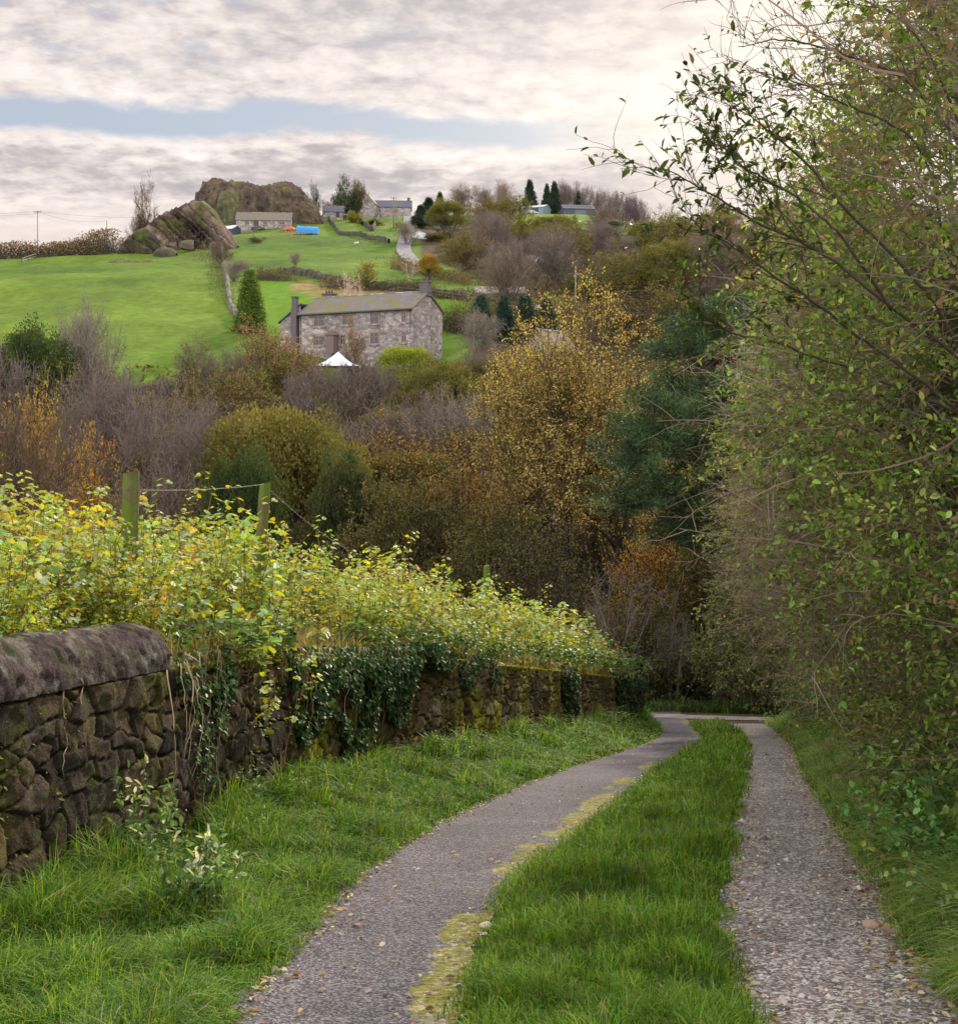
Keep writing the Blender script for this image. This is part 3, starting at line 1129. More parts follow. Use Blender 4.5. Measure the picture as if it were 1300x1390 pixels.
def build_wall():
    root = empty('stone_wall', (float(WX(10.)), 10., gz(WX(10.) + .1, 10.)), 'dark gritstone retaining wall with rounded coping running down the left side of the lane', 'wall')
    inv = np.array(root.location)
    rng = rng_(31)
    yy = np.concatenate([np.arange(2.5, 12.2, .016), np.arange(12.2, 18, .028), np.arange(18, 36.55, .05)])
    C_, T, N = wall_frame(yy)
    s = np.concatenate([[0], np.cumsum(np.linalg.norm(np.diff(C_, axis=0), axis=1))])
    # stones: rough courses
    seeds = []
    h = -.3
    while h < 2.3:
        ch = rng.uniform(.12, .28)
        q = -.5
        while q < s[-1] + .5:
            wd = rng.uniform(.16, .50) * (1.15 if ch > .22 else .9)
            seeds.append((q + wd / 2, h + ch / 2 + rng.normal(0, .055), wd * rng.uniform(.8, 1.2), ch * rng.uniform(.85, 1.25), ))
            q += wd
        h += ch
    seeds = np.array(seeds)
    nh = 100
    v = np.linspace(0, 1, nh)
    top = WT(yy)
    foot = plane_z(yy) - .15
    Z = foot[:, None] * (1 - v) + top[:, None] * v
    Hh = top[:, None] - Z                        # distance below the top, courses follow the top
    S2 = np.repeat(s[:, None], nh, 1)
    wob = np.stack([S2, Hh, S2 * 0], -1)
    s_w = S2 + (fbm(wob, 4, 81, 3) - .5) * .10
    h_w = Hh + (fbm(wob, 4, 82, 3) - .5) * .10
    d1, d2, idx = voro(s_w, h_w, seeds)
    e = (d2 - d1)
    sr = rng.random(len(seeds)); st = rng.normal(0, 1, (len(seeds), 2))
    tilt = (S2 - seeds[idx, 0]) * st[idx, 0] * .06 + (Hh - seeds[idx, 1]) * st[idx, 1] * .08
    disp = .072 * ss(0.0, .11, e) ** .55 + .03 * (sr[idx] - .5) + tilt * .6 + (fbm(wob, 7, 83, 5) - .5) * .07 + (fbm(wob, 1.2, 84, 2) - .5) * .08
    disp = disp - .04
    batter = .05 * (1 - v)[None]
    P = np.zeros(Z.shape + (3,))
    P[..., 0] = C_[:, 0:1] + N[:, 0:1] * (disp + batter)
    P[..., 1] = C_[:, 1:2] + N[:, 1:2] * (disp + batter)
    P[..., 2] = Z
    tone = .40 + .95 * rng.random(len(seeds))
    hue = rng.random(len(seeds))[idx][..., None]
    base = np.array([.085, .058, .036]) * (1 - hue) + np.array([.060, .048, .040]) * hue
    col = base * tone[idx][..., None]
    # lighter and browner further on, green-gold moss low down and on ledges
    mossf = ss(.45, .60, fbm(wob * [1, .55, 1], 1.9, 86, 4)) * (.35 + .65 * ss(.4, 1.2, Hh)) * (.55 + .45 * ss(8, 13, yy))[:, None]
    mossf = np.maximum(mossf, ss(.08, 0, Hh) * ss(CAP_END, CAP_END + .3, yy)[:, None])
    mossc = np.array([.17, .165, .012]) * (.5 + fbm(wob, 12, 88, 2)[..., None])
    col = col * (1 - mossf[..., None]) + mossc * mossf[..., None]
    P[..., 0] += N[:, 0:1] * mossf * .02
    col = col * (.16 + .84 * ss(.0, .06, e))[..., None]
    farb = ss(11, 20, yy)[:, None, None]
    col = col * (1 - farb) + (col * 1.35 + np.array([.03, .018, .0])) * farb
    # over the top and down behind
    back = []
    bc = []
    for q, dz in ((.10, .035), (.22, .05), (.34, .045), (.46, .02), (.52, -.25)):
        nn = (fbm(np.stack([s, s * 0 + q * 9, s * 0], -1), 3.5, 91, 3) - .5) * .09
        B = np.zeros((len(yy), 3))
        B[:, 0] = C_[:, 0] - N[:, 0] * q; B[:, 1] = C_[:, 1] - N[:, 1] * q
        B[:, 2] = top + dz + nn
        back.append(B)
        bc.append(np.array([.13, .13, .02]) * (.6 + .8 * fbm(np.stack([s, s * 0 + q, s * 0], -1), 5, 93, 2))[:, None])
    P = np.concatenate([P, np.stack(back, 1)], 1) - inv
    col = np.concatenate([col, np.stack(bc, 1)], 1)
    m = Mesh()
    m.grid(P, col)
    # far end closed off
    k = P[-1]
    m.add(np.concatenate([k, [k[0] + [-.5, 0, 0]]]), np.array([list(range(len(k) + 1))]), (.08, .07, .04))
    m.build('stonework', M_WALL, root, smooth=True)
    # rounded coping: long half-round blocks
    cuts = [2.2, 4.0, 5.6, 6.9, 8.62, CAP_END]
    for i in range(len(cuts) - 1):
        y0, y1 = cuts[i] + .006, cuts[i + 1] - .006
        yc = np.linspace(y0, y1, max(30, int((y1 - y0) / .012)))
        C2, T2, N2 = wall_frame(yc)
        a = np.linspace(-.12, 1.05, 76) * math.pi
        prof_o = .27 * np.cos(a) - .20             # outward of the wall face
        prof_z = .33 * np.clip(np.sin(a), -.06, 1) ** 1 + .02
        prof_z[0] = .0
        r1 = float(rng.uniform(-.012, .012)); r2 = float(rng.uniform(-.01, .012))
        taper = 1 - .05 * np.exp(-(yc - y0) / .025) - .06 * np.exp(-(y1 - yc) / .03)
        O = prof_o[None] * taper[:, None]; Zp = prof_z[None] * taper[:, None] + r2
        X = C2[:, 0:1] + N2[:, 0:1] * (O + r1)
        Y = C2[:, 1:2] + N2[:, 1:2] * (O + r1)
        Zc = WT(yc)[:, None] + Zp + .012
        G = np.stack([X, Y, Zc], -1)
        nz = (fbm(G, 4, 95, 5) - .5) * .06 + (fbm(G, 16, 96, 4) - .5) * .042 - .016 * ss(.66, .8, vnoise(G, 13, 94))
        lift = np.stack([N2[:, 0:1] * np.cos(a)[None], N2[:, 1:2] * np.cos(a)[None], np.repeat(np.sin(a)[None], len(yc), 0)], -1)
        G = G + lift * nz[..., None]
        cc = np.array([.085, .062, .058]) * (.3 + 1.3 * fbm(G, 3.5, 97, 5)[..., None])
        mo = ss(.52, .62, fbm(G, 2.6, 98, 4)) * ss(.35, .5, a / math.pi) * 1.0
        cc = cc * (1 - mo[..., None]) + np.array([.17, .155, .05]) * mo[..., None]
        sp = vnoise(G, 34, 99) * vnoise(G, 60, 100)
        cc = cc * (.62 + 1.3 * sp[..., None])
        li = ss(.60, .68, fbm(G, 11, 101, 3)) * .55
        cc = cc * (1 - li[..., None]) + np.array([.20, .185, .15]) * li[..., None]
        m = Mesh()
        m.grid(G - inv, cc)
        for e_, fl in ((0, False), (-1, True)):
            ring = G[e_] - inv
            idxs = list(range(len(ring)))
            m.add(ring, np.array([idxs if fl else idxs[::-1]]), (.075, .06, .055))
        m.build('coping_stone', M_COPE, root, smooth=True)
    return root


build_wall()

# ------------------------------------------------------------- moss cushions --
def wall_moss():
    rng = rng_(33)
    m = Mesh()
    # feathery moss on the top of the coping and in the joints below
    n = 2600
    y = rng.uniform(6.2, CAP_END, n)
    cl = vnoise(np.stack([y, y * 0, y * 0], -1), 3.2, 4)
    k = rng.random(n) < ss(.35, .7, cl)
    y = y[k]; n = len(y)
    C_, T, N = wall_frame(y)
    o = rng.normal(-.29, .05, n)
    x = C_[:, 0] + N[:, 0] * o; yv = C_[:, 1] + N[:, 1] * o
    z = WT(y) + .335 * np.sqrt(np.clip(1 - ((o + .20) / .27) ** 2, 0, 1)) + .015
    blades(m, rng, x, yv, z, .03, .010, [(.20, .19, .02), (.28, .24, .05), (.12, .13, .02)], None, .8)
    n = 9000
    y = 6.5 + rng.random(n) ** 1.3 * 24
    hb = rng.uniform(0.05, 1.5, n)
    C_, T, N = wall_frame(y)
    W2 = np.stack([y * 1.0, hb, y * 0], -1)
    dens = ss(.44, .56, fbm(W2 * [1, .5, 1], 1.6, 77, 3)) * (.35 + .65 * ss(.3, 1.0, hb))
    k = rng.random(n) < dens
    y, hb, C_, N = y[k], hb[k], C_[k], N[k]
    n = len(y)
    P = np.stack([C_[:, 0] + N[:, 0] * .03, C_[:, 1] + N[:, 1] * .03, WT(y) - hb], -1)
    D = np.stack([N[:, 0] * .6, N[:, 1] * .6, np.full(n, -.4)], -1) + rng.normal(0, .5, (n, 3))
    sz = rng.uniform(.015, .045, n) * (1 + y / 30)
    leaves(m, P, D, unit(np.stack([N[:, 0], N[:, 1], np.ones(n)], -1)), sz, sz * .6, palette(rng, n, [(.24, .23, .012), (.14, .15, .015), (.32, .29, .03)], [3, 3, 1]))
    tag(m.build('moss', M_LEAF), 'yellow green moss growing in patches over the stone wall', 'moss', kind='stuff')


wall_moss()


# --------------------------------------------------------------------- ivy ---
def ivy_patch(seed, y0, y1, hfun, n, label, size=.05, dark=1.0, bulge=.12):
    rng = rng_(seed)
    root = empty('ivy', (float(WX((y0 + y1) / 2)) + .1, (y0 + y1) / 2, float(WT((y0 + y1) / 2))), label, 'ivy')
    inv = np.array(root.location)
    m = Mesh()
    y = rng.uniform(y0, y1, n)
    t = (y - y0) / (y1 - y0)
    hmax = hfun(t)
    hb = rng.random(n) ** .85 * hmax - .14
    C_, T, N = wall_frame(y)
    dep = rng.uniform(.02, 1, n) * bulge * np.sqrt(np.clip(np.sin(np.clip(t, 0.03, .97) * math.pi), 0.05, 1)) * (1 - .5 * hb / np.maximum(hmax, .1)) * (.5 + fbm(np.stack([y, hb, y * 0], -1), 3, 7, 2))
    k = fbm(np.stack([y, hb, y * 0], -1), 2.6, 8, 3) > .34 + .22 * (hb / np.maximum(hmax, .05))
    y, hb, dep, C_, N, T = y[k], hb[k], dep[k], C_[k], N[k], T[k]
    n = len(y)
    P = np.stack([C_[:, 0] + N[:, 0] * (.05 + dep), C_[:, 1] + N[:, 1] * (.05 + dep), WT(y) - hb], -1)
    over = hb < 0
    P[over] -= np.stack([N[over, 0] * .3 * rng.random(over.sum()), N[over, 1] * .3 * rng.random(over.sum()), np.zeros(over.sum())], -1)
    D = np.stack([N[:, 0] * .5, N[:, 1] * .5, np.full(n, -.9)], -1) + rng.normal(0, .45, (n, 3))
    Nn = np.stack([N[:, 0], N[:, 1], np.full(n, .45)], -1) + rng.normal(0, .35, (n, 3))
    L = size * rng.uniform(.6, 1.3, n)
    leaves(m, P - inv, D, unit(Nn), L, L * .85, palette(rng, n, [(.022, .05, .014), (.035, .08, .02), (.065, .12, .03), (.13, .17, .045)], [4, 4, 3, 1.6]) * dark, 'ovate')
    m.build('foliage', M_IVY, root)
    m = Mesh()
    for i in range(int(7 * (y1 - y0)) + 3):
        ys_ = rng.uniform(y0, y1)
        k = 12
        yv = ys_ + np.cumsum(rng.normal(0, .05, k))
        C2, T2, N2 = wall_frame(yv)
        hv = np.linspace(-.12, rng.uniform(.5, 1.1) * float(hfun(np.array([(ys_ - y0) / (y1 - y0)]))[0]), k)
        o = .07 + np.abs(np.cumsum(rng.normal(0, .02, k)))
        pts = np.stack([C2[:, 0] + N2[:, 0] * o, C2[:, 1] + N2[:, 1] * o, WT(yv) - hv], -1) - inv
        m.tube(pts, np.linspace(.007, .003, k), 5, (.20, .14, .08) if i % 3 else (.38, .30, .20))
    m.build('stems', M_TWIG, root, smooth=True)


M_IVY = mat_plant('ivy_leaf', .15, .5, .22)
ivy_patch(41, 10.25, 11.7, lambda t: .30 + 1.15 * np.sin(t * 3.1) ** 2 * (t < .75) + .1, 1500, 'narrow trail of ivy hanging beside the end of the rounded coping', .05)
ivy_patch(42, 13.6, 20.4, lambda t: .30 + 1.0 * np.abs(np.sin(np.clip(t * 1.3 + .05, 0, 1) * 3.14)) ** .8 * (1 - .35 * t) + .35 * np.sin(t * 23) * (t < .8), 12500, 'largest dark mass of ivy draped over the stone wall', .062, .95, .24)
ivy_patch(43, 20.6, 22.6, lambda t: .35 + .25 * np.sin(t * 9), 900, 'small fringe of ivy on the wall top just beyond the big ivy mass', .07)
ivy_patch(44, 26.9, 28.2, lambda t: 1.0 + .2 * t, 1600, 'dark column of ivy halfway along the far part of the wall', .075, .7, .2)
ivy_patch(45, 32.6, 36.3, lambda t: .9 + .4 * t, 3200, 'dark ivy covering the far end of the stone wall', .085, .6, .25)


# hanging dead bines on the wall
def bines():
    rng = rng_(47)
    for i, (px, d, ln, lab) in enumerate([(225, 10.2, 1.15, 'long pale dead stem hanging past the end of the coping'),
                                          (510, 16.6, .8, 'pale bare trailing stem hanging over the big ivy mass'),
                                          (95, 8.3, .75, 'thin dry root hanging down the dark stones near the viewer')]):
        m = Mesh()
        y = d
        C2, T2, N2 = wall_frame(np.array([y]))
        o = np.array([C2[0, 0], C2[0, 1], float(WT(np.array([y]))[0])])
        for q in range(4 if i < 2 else 2):
            k = 16
            t = np.linspace(0, 1, k)
            L = ln * rng.uniform(.55, 1)
            out = .10 + .10 * np.sin(t * 3) * rng.uniform(.4, 1.2)
            if i == 2: out = np.full(k, .07)
            al = rng.normal(0, .12) + np.cumsum(rng.normal(0, .022, k))
            pts = np.stack([N2[0, 0] * out + T2[0, 0] * al, N2[0, 1] * out + T2[0, 1] * al, .05 - t * L], -1)
            m.tube(pts, np.linspace(.006, .0025, k), 5, (.40, .32, .19))
        ob = m.build('trailing_stem', M_TWIG, smooth=True)
        ob.location = o
        tag(ob, lab, 'stem')


bines()

# ==================================================== BRAMBLES ABOVE THE WALL ==
BR = [(.38, .42, .04), (.28, .37, .05), (.52, .45, .035), (.16, .25, .04), (.38, .47, .18), (.50, .30, .035), (.46, .54, .34)]
BRW = [5, 4, 5, 2.2, 4, .6, 2.4]


def bramble_proto(seed, H, n_c, wid, lsz, green=False):
    rng = rng_(seed)
    root = empty('bramble_bush', (0, 0, 0))
    a = rng.uniform(0, 2 * math.pi, n_c)
    r = wid * rng.random(n_c) ** .5
    S = np.stack([np.cos(a) * r, np.sin(a) * r, np.full(n_c, -.06)], -1)
    D = np.stack([rng.normal(0, .16, n_c), rng.normal(0, .16, n_c), np.ones(n_c)], -1)
    P, R = grow(rng, S, D, H * rng.uniform(.65, 1.12, n_c), .0055, .0022, 9, .09, .03)
    sm = Mesh()
    sm.segs(np.zeros((n_c, 3)) + [0, 0, -.07], S + [0, 0, .01], .008, .006, 4, (.10, .06, .04))
    A, B, ra, rb = seg_arrays(P, R)
    sm.segs(A, B, ra, rb, 4, np.repeat(palette(rng, n_c, [(.13, .06, .04), (.20, .11, .05), (.26, .19, .11), (.08, .05, .03)]), 9, 0))
    # side shoots
    pos, d, rad, t, par = spawn(rng, P, R, 4, .35, .5, 1.1)
    P2, R2 = grow(rng, pos, d, rng.uniform(.08, .26, len(pos)), .0025, .0012, 4, .15, .12)
    A, B, ra, rb = seg_arrays(P2, R2)
    sm.segs(A, B, ra, rb, 3, (.15, .10, .04))
    sm.build('canes', M_TWIG, root, smooth=True)
    m = Mesh()
    for PP, per, t0 in ((P, 15 * (.08 / lsz) ** 1.3, .36), (P2, 4.6 * (.08 / lsz) ** 1.3, .3)):
        Bn, k = PP.shape[:2]
        c = rng.poisson(per, Bn)
        par = np.repeat(np.arange(Bn), c)
        N = len(par)
        tt = t0 + (1 - t0) * rng.random(N) ** .8
        q = tt * (k - 1)
        i = np.minimum(q.astype(int), k - 2)
        f = (q - i)[:, None]
        pos = PP[par, i] * (1 - f) + PP[par, i + 1] * f
        az = rng.uniform(0, 2 * math.pi, N)
        D = np.stack([np.cos(az), np.sin(az), rng.uniform(-.75, .25, N)], -1)
        pos = pos + D * rng.uniform(.01, .05, N)[:, None]
        Nn = unit(np.array([0, 0, 1.]) + rng.normal(0, .40, (N, 3)))
        L = lsz * rng.uniform(.5, 1.35, N) * (1.1 - .45 * tt)
        cols = BR if not green else [(.08, .17, .03), (.14, .24, .04), (.22, .28, .05), (.05, .11, .03)]
        w = BRW if not green else None
        cc = palette(rng, N, cols, w, .2)
        leaves(m, pos, D, Nn, L, L * .95, cc, 'lobed' if not green else 'ovate')
    m.build('leaves', M_LEAF, root)
    return root


def build_brambles():
    rng = rng_(51)
    protos = [bramble_proto(500 + i, 1.18, 7, .30, [.105, .052, .085, .064, .076, .046][i]) for i in range(6)]
    n = 285
    placed = 0
    while placed < n:
        y = 7.3 + rng.random() ** 1.25 * 29
        if 8 <= placed < 17: y = [13.7, 12.9, 10.9, 11.4, 13.95, 13.3, 12.3, 11.2, 11.6][placed - 8]
        wx = float(WX(y))
        lo = max(-.40 * y, wx - 4.0)
        if lo > wx - .6:
            continue
        x = rng.uniform(lo, wx - (.52 if y < CAP_END + .3 else .28))
        pr = protos[placed % 6]
        s = rng.uniform(.82, 1.16) * (1.0 if y < 16 else 1.12) * (1 - .30 * (x > wx - .7)) * float(np.interp(y, [7, 10, 13, 16, 30], [.74, .86, 1.08, 1.2, 1.08]))
        k = rng.random()
        tint = (rng.uniform(.82, 1.12), rng.uniform(.85, 1.08), rng.uniform(.7, 1.2))
        zz = gz(x, y) if x < wx - .42 else float(WT(np.array([y]))[0])
        if 8 <= placed < 17: x = [-2.37, -2.26, -2.95, -3.12, -2.47, -2.42, -2.40, -3.0, -3.3][placed - 8]; zz = gz(x, y); s = 1.26 if x > -2.6 else .95
        place(pr, x, y, zz, (s * 1.05, s * 1.05, s), rng.uniform(0, 6.28),
              'yellow green bramble clump in the thicket above the stone wall', 'bramble', 'bramble clumps in the thicket above the wall', tint, first=placed < 6)
        placed += 1
    # overhanging leafier clumps at the far end of the wall and beside the ivy
    gp = bramble_proto(560, .55, 9, .34, .085, True)
    spots = [(11.0, .3, 'low green bramble sprawling on the wall top next to the end of the coping'),
             (12.4, .35, 'dark green leafy clump on the wall top between coping and big ivy'),
             (13.5, .3, 'green leafy clump hanging just before the big ivy mass'),
             (20.4, .25, 'broad leaved green clump on the wall top just past the big ivy mass'),
             (21.6, .22, 'second broad leaved green clump past the big ivy mass'),
             (24.5, .25, 'green clump overhanging the middle of the far wall'),
             (33.6, .2, 'green clump spilling over the wall near its far end'),
             (11.8, .12, 'trailing green growth over the wall below the first fence post'),
             (13.0, .1, 'trailing green growth over the wall below the second fence post'),
             (17.2, .1, 'light green sprays lying over the top of the big ivy mass'),
             (18.8, .05, 'lighter sprays at the right side of the big ivy mass'),
             (23.0, .1, 'leafy sprays over the wall midway between the ivy mass and the ivy column'),
             (26.3, .1, 'leafy sprays just before the dark ivy column'),
             (29.3, .1, 'leafy sprays just beyond the dark ivy column'),
             (31.3, .1, 'leafy sprays midway between the ivy column and the wall end'),
             (35.6, .1, 'last green clump draped over the far end of the wall')]
    for i, (y, off, lab) in enumerate(spots):
        s = 1.0 + .03 * max(0, y - 15)
        place(gp, float(WX(y)) - off, y, float(WT(np.array([y]))[0]) - .05, (s, s, s * .9), i * 1.3, lab, 'bramble', None, (1, 1, 1), first=i == 0)


build_brambles()


# ---------------------------------------------------------- fence and wire ----
M_POST = mat_rough('mossy_post_wood', (.13, .12, .05), 7, .5, .9, .01, 22, moss=(.12, .16, .02), moss_amt=.9)


def posts():
    data = [(172, 12.0, 641, .145, 'thick mossy green fence post nearest the viewer', .02),
            (341, 14.6, 656, .12, 'leaning mossy fence post second from the left', .07),
            (660, 27.0, 768, .13, 'small mossy fence post top showing at the edge of the brambles', .0)]
    tops = []
    for px, d, py, w, lab, lean in data:
        x, zt = px_x(px, d), px_z(py, d)
        zb = gz(x, d) - .25
        m = Mesh()
        n = 26
        a = np.linspace(0, 2 * math.pi, n, endpoint=False)
        zz = np.linspace(0, zt - zb, 14)
        rr = w / 2 * (1 + .06 * np.cos(a * 3) + .05 * np.cos(a * 5 + 1))
        rings = []
        for k, z in enumerate(zz):
            q = rr * (1 if k < 13 else .93) * (1.02 + .03 * math.sin(k * 1.7))
            top_tilt = (.012 * np.cos(a)) if k >= 12 else 0
            rings.append(np.stack([np.cos(a) * q + lean * z, np.sin(a) * q, z + top_tilt + 0 * a], -1))
        V = np.stack(rings)
        idx = np.arange(14 * n).reshape(14, n)
        q = np.stack([idx[:-1], np.roll(idx, -1, 1)[:-1], np.roll(idx, -1, 1)[1:], idx[1:]], -1).reshape(-1, 4)
        m.add(V.reshape(-1, 3), [q, np.array([idx[-1]])])
        o = m.build('fence_post', M_POST)
        o.location = (x, d, zb)
        tag(o, lab, 'post', 'posts of the wire fence above the wall')
        tops.append((x + lean * (zt - zb), d, zt, w))
    g = Mesh()
    st = [np.array([px_x(-60, 10.6), 10.6, px_z(668, 10.6)])]
    st += [np.array([x, d - w / 2 - .012, zt - .27]) for x, d, zt, w in tops[:2]]
    st += [np.array([px_x(470, 19.0), 19.0, px_z(745, 19.0)])]
    st[1][2] = px_z(664, 12); st[2][2] = px_z(657, 14.6)
    for a, b in zip(st[:-1], st[1:]):
        L = np.linalg.norm(b - a)
        n = int(L / .03)
        t = np.linspace(0, 1, n)
        c = a[None] * (1 - t[:, None]) + b[None] * t[:, None]
        c[:, 2] -= .035 * L * .5 * 4 * t * (1 - t) * .6
        for ph in (0, math.pi):
            tw = c.copy()
            tw[:, 2] += .0035 * np.cos(t * L / .05 * 3.14 + ph)
            tw[:, 1] += .0035 * np.sin(t * L / .05 * 3.14 + ph)
            g.tube(tw, .0012, 5)
        for k in range(4, n - 2, 4):
            p = c[k]
            r = np.array([math.cos(k), math.sin(k * 1.3), math.sin(k)]) * .018
            g.segs([p - r, p - r[[2, 0, 1]]], [p + r, p + r[[2, 0, 1]]], .0011, .0011, 4)
    o = g.build('barbed_wire', mat_plain('galvanised_wire', (.15, .14, .14), .6, .5, .6))
    tag(o, 'rusting grey barbed wire strung between the mossy fence posts', 'wire')


posts()


# ------------------------------------------------- plants at the wall's foot --
def foot_plants():
    specs = [(218, 1265, .62, 'white and green variegated weed tallest against the near wall foot', 8.6, 3),
             (205, 1150, .8, 'tall pale leaved weed growing up the wall below the end of the coping', 9.3, 4),
             (290, 1235, .42, 'shorter pale leaved weed in the grass to the right of the tallest', 8.4, 5),
             (262, 1290, .36, 'small pale leaved weed lowest in the grass near the viewer', 7.6, 6)]
    for px, py, H, lab, d, sd in specs:
        rng = rng_(600 + sd)
        x = px_x(px, d)
        root = empty('nettle', (x, d, gz(x, d)), lab, 'weed')
        n = 7 + sd
        S = np.stack([rng.normal(0, .10, n), rng.normal(0, .10, n), np.full(n, -.02)], -1)
        D = np.stack([rng.normal(0, .16, n), rng.normal(-.1, .16, n), np.ones(n)], -1)
        P, R = grow(rng, S, D, H * rng.uniform(.6, 1.1, n), .004, .0015, 8, .06, .02)
        m = Mesh()
        m.segs(np.zeros((n, 3)) + [0, 0, -.03], S + [0, 0, .01], .006, .005, 4, (.10, .12, .04))
        A, B, ra, rb = seg_arrays(P, R)
        m.segs(A, B, ra, rb, 4, (.10, .12, .04))
        m.build('stems', M_TWIG, root, smooth=True)
        m = Mesh()
        leafy(m, rng, P, 24, .062, [(.09, .17, .05), (.16, .25, .09), (.48, .52, .38), (.62, .60, .50), (.06, .12, .03)], [4, 4, 2.6, 1.8, 3], 'ovate', .15, .5, .2, .1, .012, .9)
        m.build('leaves', M_LEAF, root)
    # broad dock leaves in the verge
    for i, (px, py, L, lab) in enumerate([(430, 1090, .30, 'broad drooping dock leaves at the wall foot right of the mossy stones'),
                                          (545, 1092, .20, 'pale torn dock plant in the verge near the asphalt edge')]):
        rng = rng_(620 + i)
        d = [14.2, 13.6][i]
        x = px_x(px, d)
        m = Mesh()
        n = 9
        for k in range(n):
            a = rng.uniform(0, 6.28); el = rng.uniform(.2, .9)
            D = np.array([math.cos(a) * el, math.sin(a) * el, 1 - el * .6]); D = D / np.linalg.norm(D)
            ln = L * rng.uniform(.6, 1.2)
            t = np.linspace(0, 1, 9)
            c = D[None] * (t * ln)[:, None]
            c[:, 2] -= t ** 2 * ln * .55
            S = np.cross(D, [0, 0, 1]); S /= np.linalg.norm(S)
            w = .30 * ln * np.sin(np.clip(t * 1.0, 0, 1) * 3.1) ** .7 + .006
            u = np.linspace(-1, 1, 5)
            G = c[:, None] + S[None, None] * (w[:, None] * u[None])[..., None]
            G[..., 2] += np.abs(u)[None] * w[:, None] * .35 + .006 * np.sin(t * 20)[:, None]
            m.grid(G, [(.09, .17, .04), (.16, .24, .08), (.30, .36, .22)][k % 3])
        o = m.build('dock_plant', M_LEAF, smooth=True)
        o.location = (x, d, gz(x, d) + .02)
        tag(o, lab, 'plant')


foot_plants()


def verge_weeds():
    rng = rng_(640)
    src = [o for o in bpy.data.objects if o.name == 'nettle.001'][0]
    for i in range(14):
        y = rng.uniform(9, 33)
        t = rng.uniform(.05, .6)
        x = float(WX(np.array([y]))[0]) * (1 - t) + float(LL(np.array([y]))[0]) * t
        s = rng.uniform(.3, .6)
        place(src, x, y, None, (s, s, s * .8), i * 1.1, 'small pale leaved weed standing in the long grass of the left verge', 'weed', 'small weeds in the left verge', (.8, .95, .7))


verge_weeds()


# ============================================================ THE RIGHT HEDGE ==
GREY = (.17, .135, .11)
DARKB = (.075, .055, .04)
HEDGE = [
    # name, seed, x, y, H, W, n stems, branch counts, bark, twig, leaves, label, name
    ('willow', 70, 8.7, 33.0, 8.4, 5.6, 10, (8, 8, 7), (.10, .085, .06), (.15, .13, .085),
     dict(per=6, size=.085, cols=[(.16, .17, .06), (.11, .13, .045), (.22, .20, .09), (.08, .10, .03)], kind='quad', aspect=.42),
     'fine leaved grey green willow where the hedge ends at the foot of the lane'),
    ('hawthorn', 71, 8.2, 26.5, 8.8, 5.2, 11, (8, 8, 8), (.12, .095, .08), (.22, .175, .155),
     dict(per=1.2, size=.06, cols=[(.16, .17, .06), (.11, .12, .04), (.25, .16, .08)], kind='quad'),
     'nearly bare grey brown shrub second from the far end of the right hedge'),
    ('hawthorn', 72, 7.0, 20.0, 8.6, 4.6, 11, (8, 8, 8), (.10, .08, .06), (.21, .165, .14),
     dict(per=2.4, size=.055, cols=[(.13, .17, .04), (.09, .13, .03), (.24, .22, .06), (.22, .13, .07)], kind='quad'),
     'twiggy hedge shrub with few olive leaves, halfway along the right hedge'),
    ('hazel', 73, 5.5, 14.2, 8.4, 4.3, 10, (8, 8, 8), (.10, .08, .06), (.16, .12, .09),
     dict(per=4.0, size=.060, cols=[(.10, .16, .03), (.15, .21, .035), (.06, .10, .02), (.26, .27, .05), (.24, .15, .07)], weights=[4, 3, 4, 1.2, .8], kind='ovate'),
     'tall leafy green hazel rising over the right wheel track'),
    ('hazel', 74, 4.7, 9.6, 6.6, 3.7, 11, (8, 8, 8), (.09, .07, .05), (.15, .105, .075),
     dict(per=2.5, size=.052, cols=[(.09, .15, .03), (.14, .20, .035), (.05, .09, .02), (.28, .27, .05), (.22, .12, .06)], weights=[4, 3, 4, 1.0, .9], kind='ovate'),
     'nearest leafy hedge shrub reaching over the top right of the view'),
]


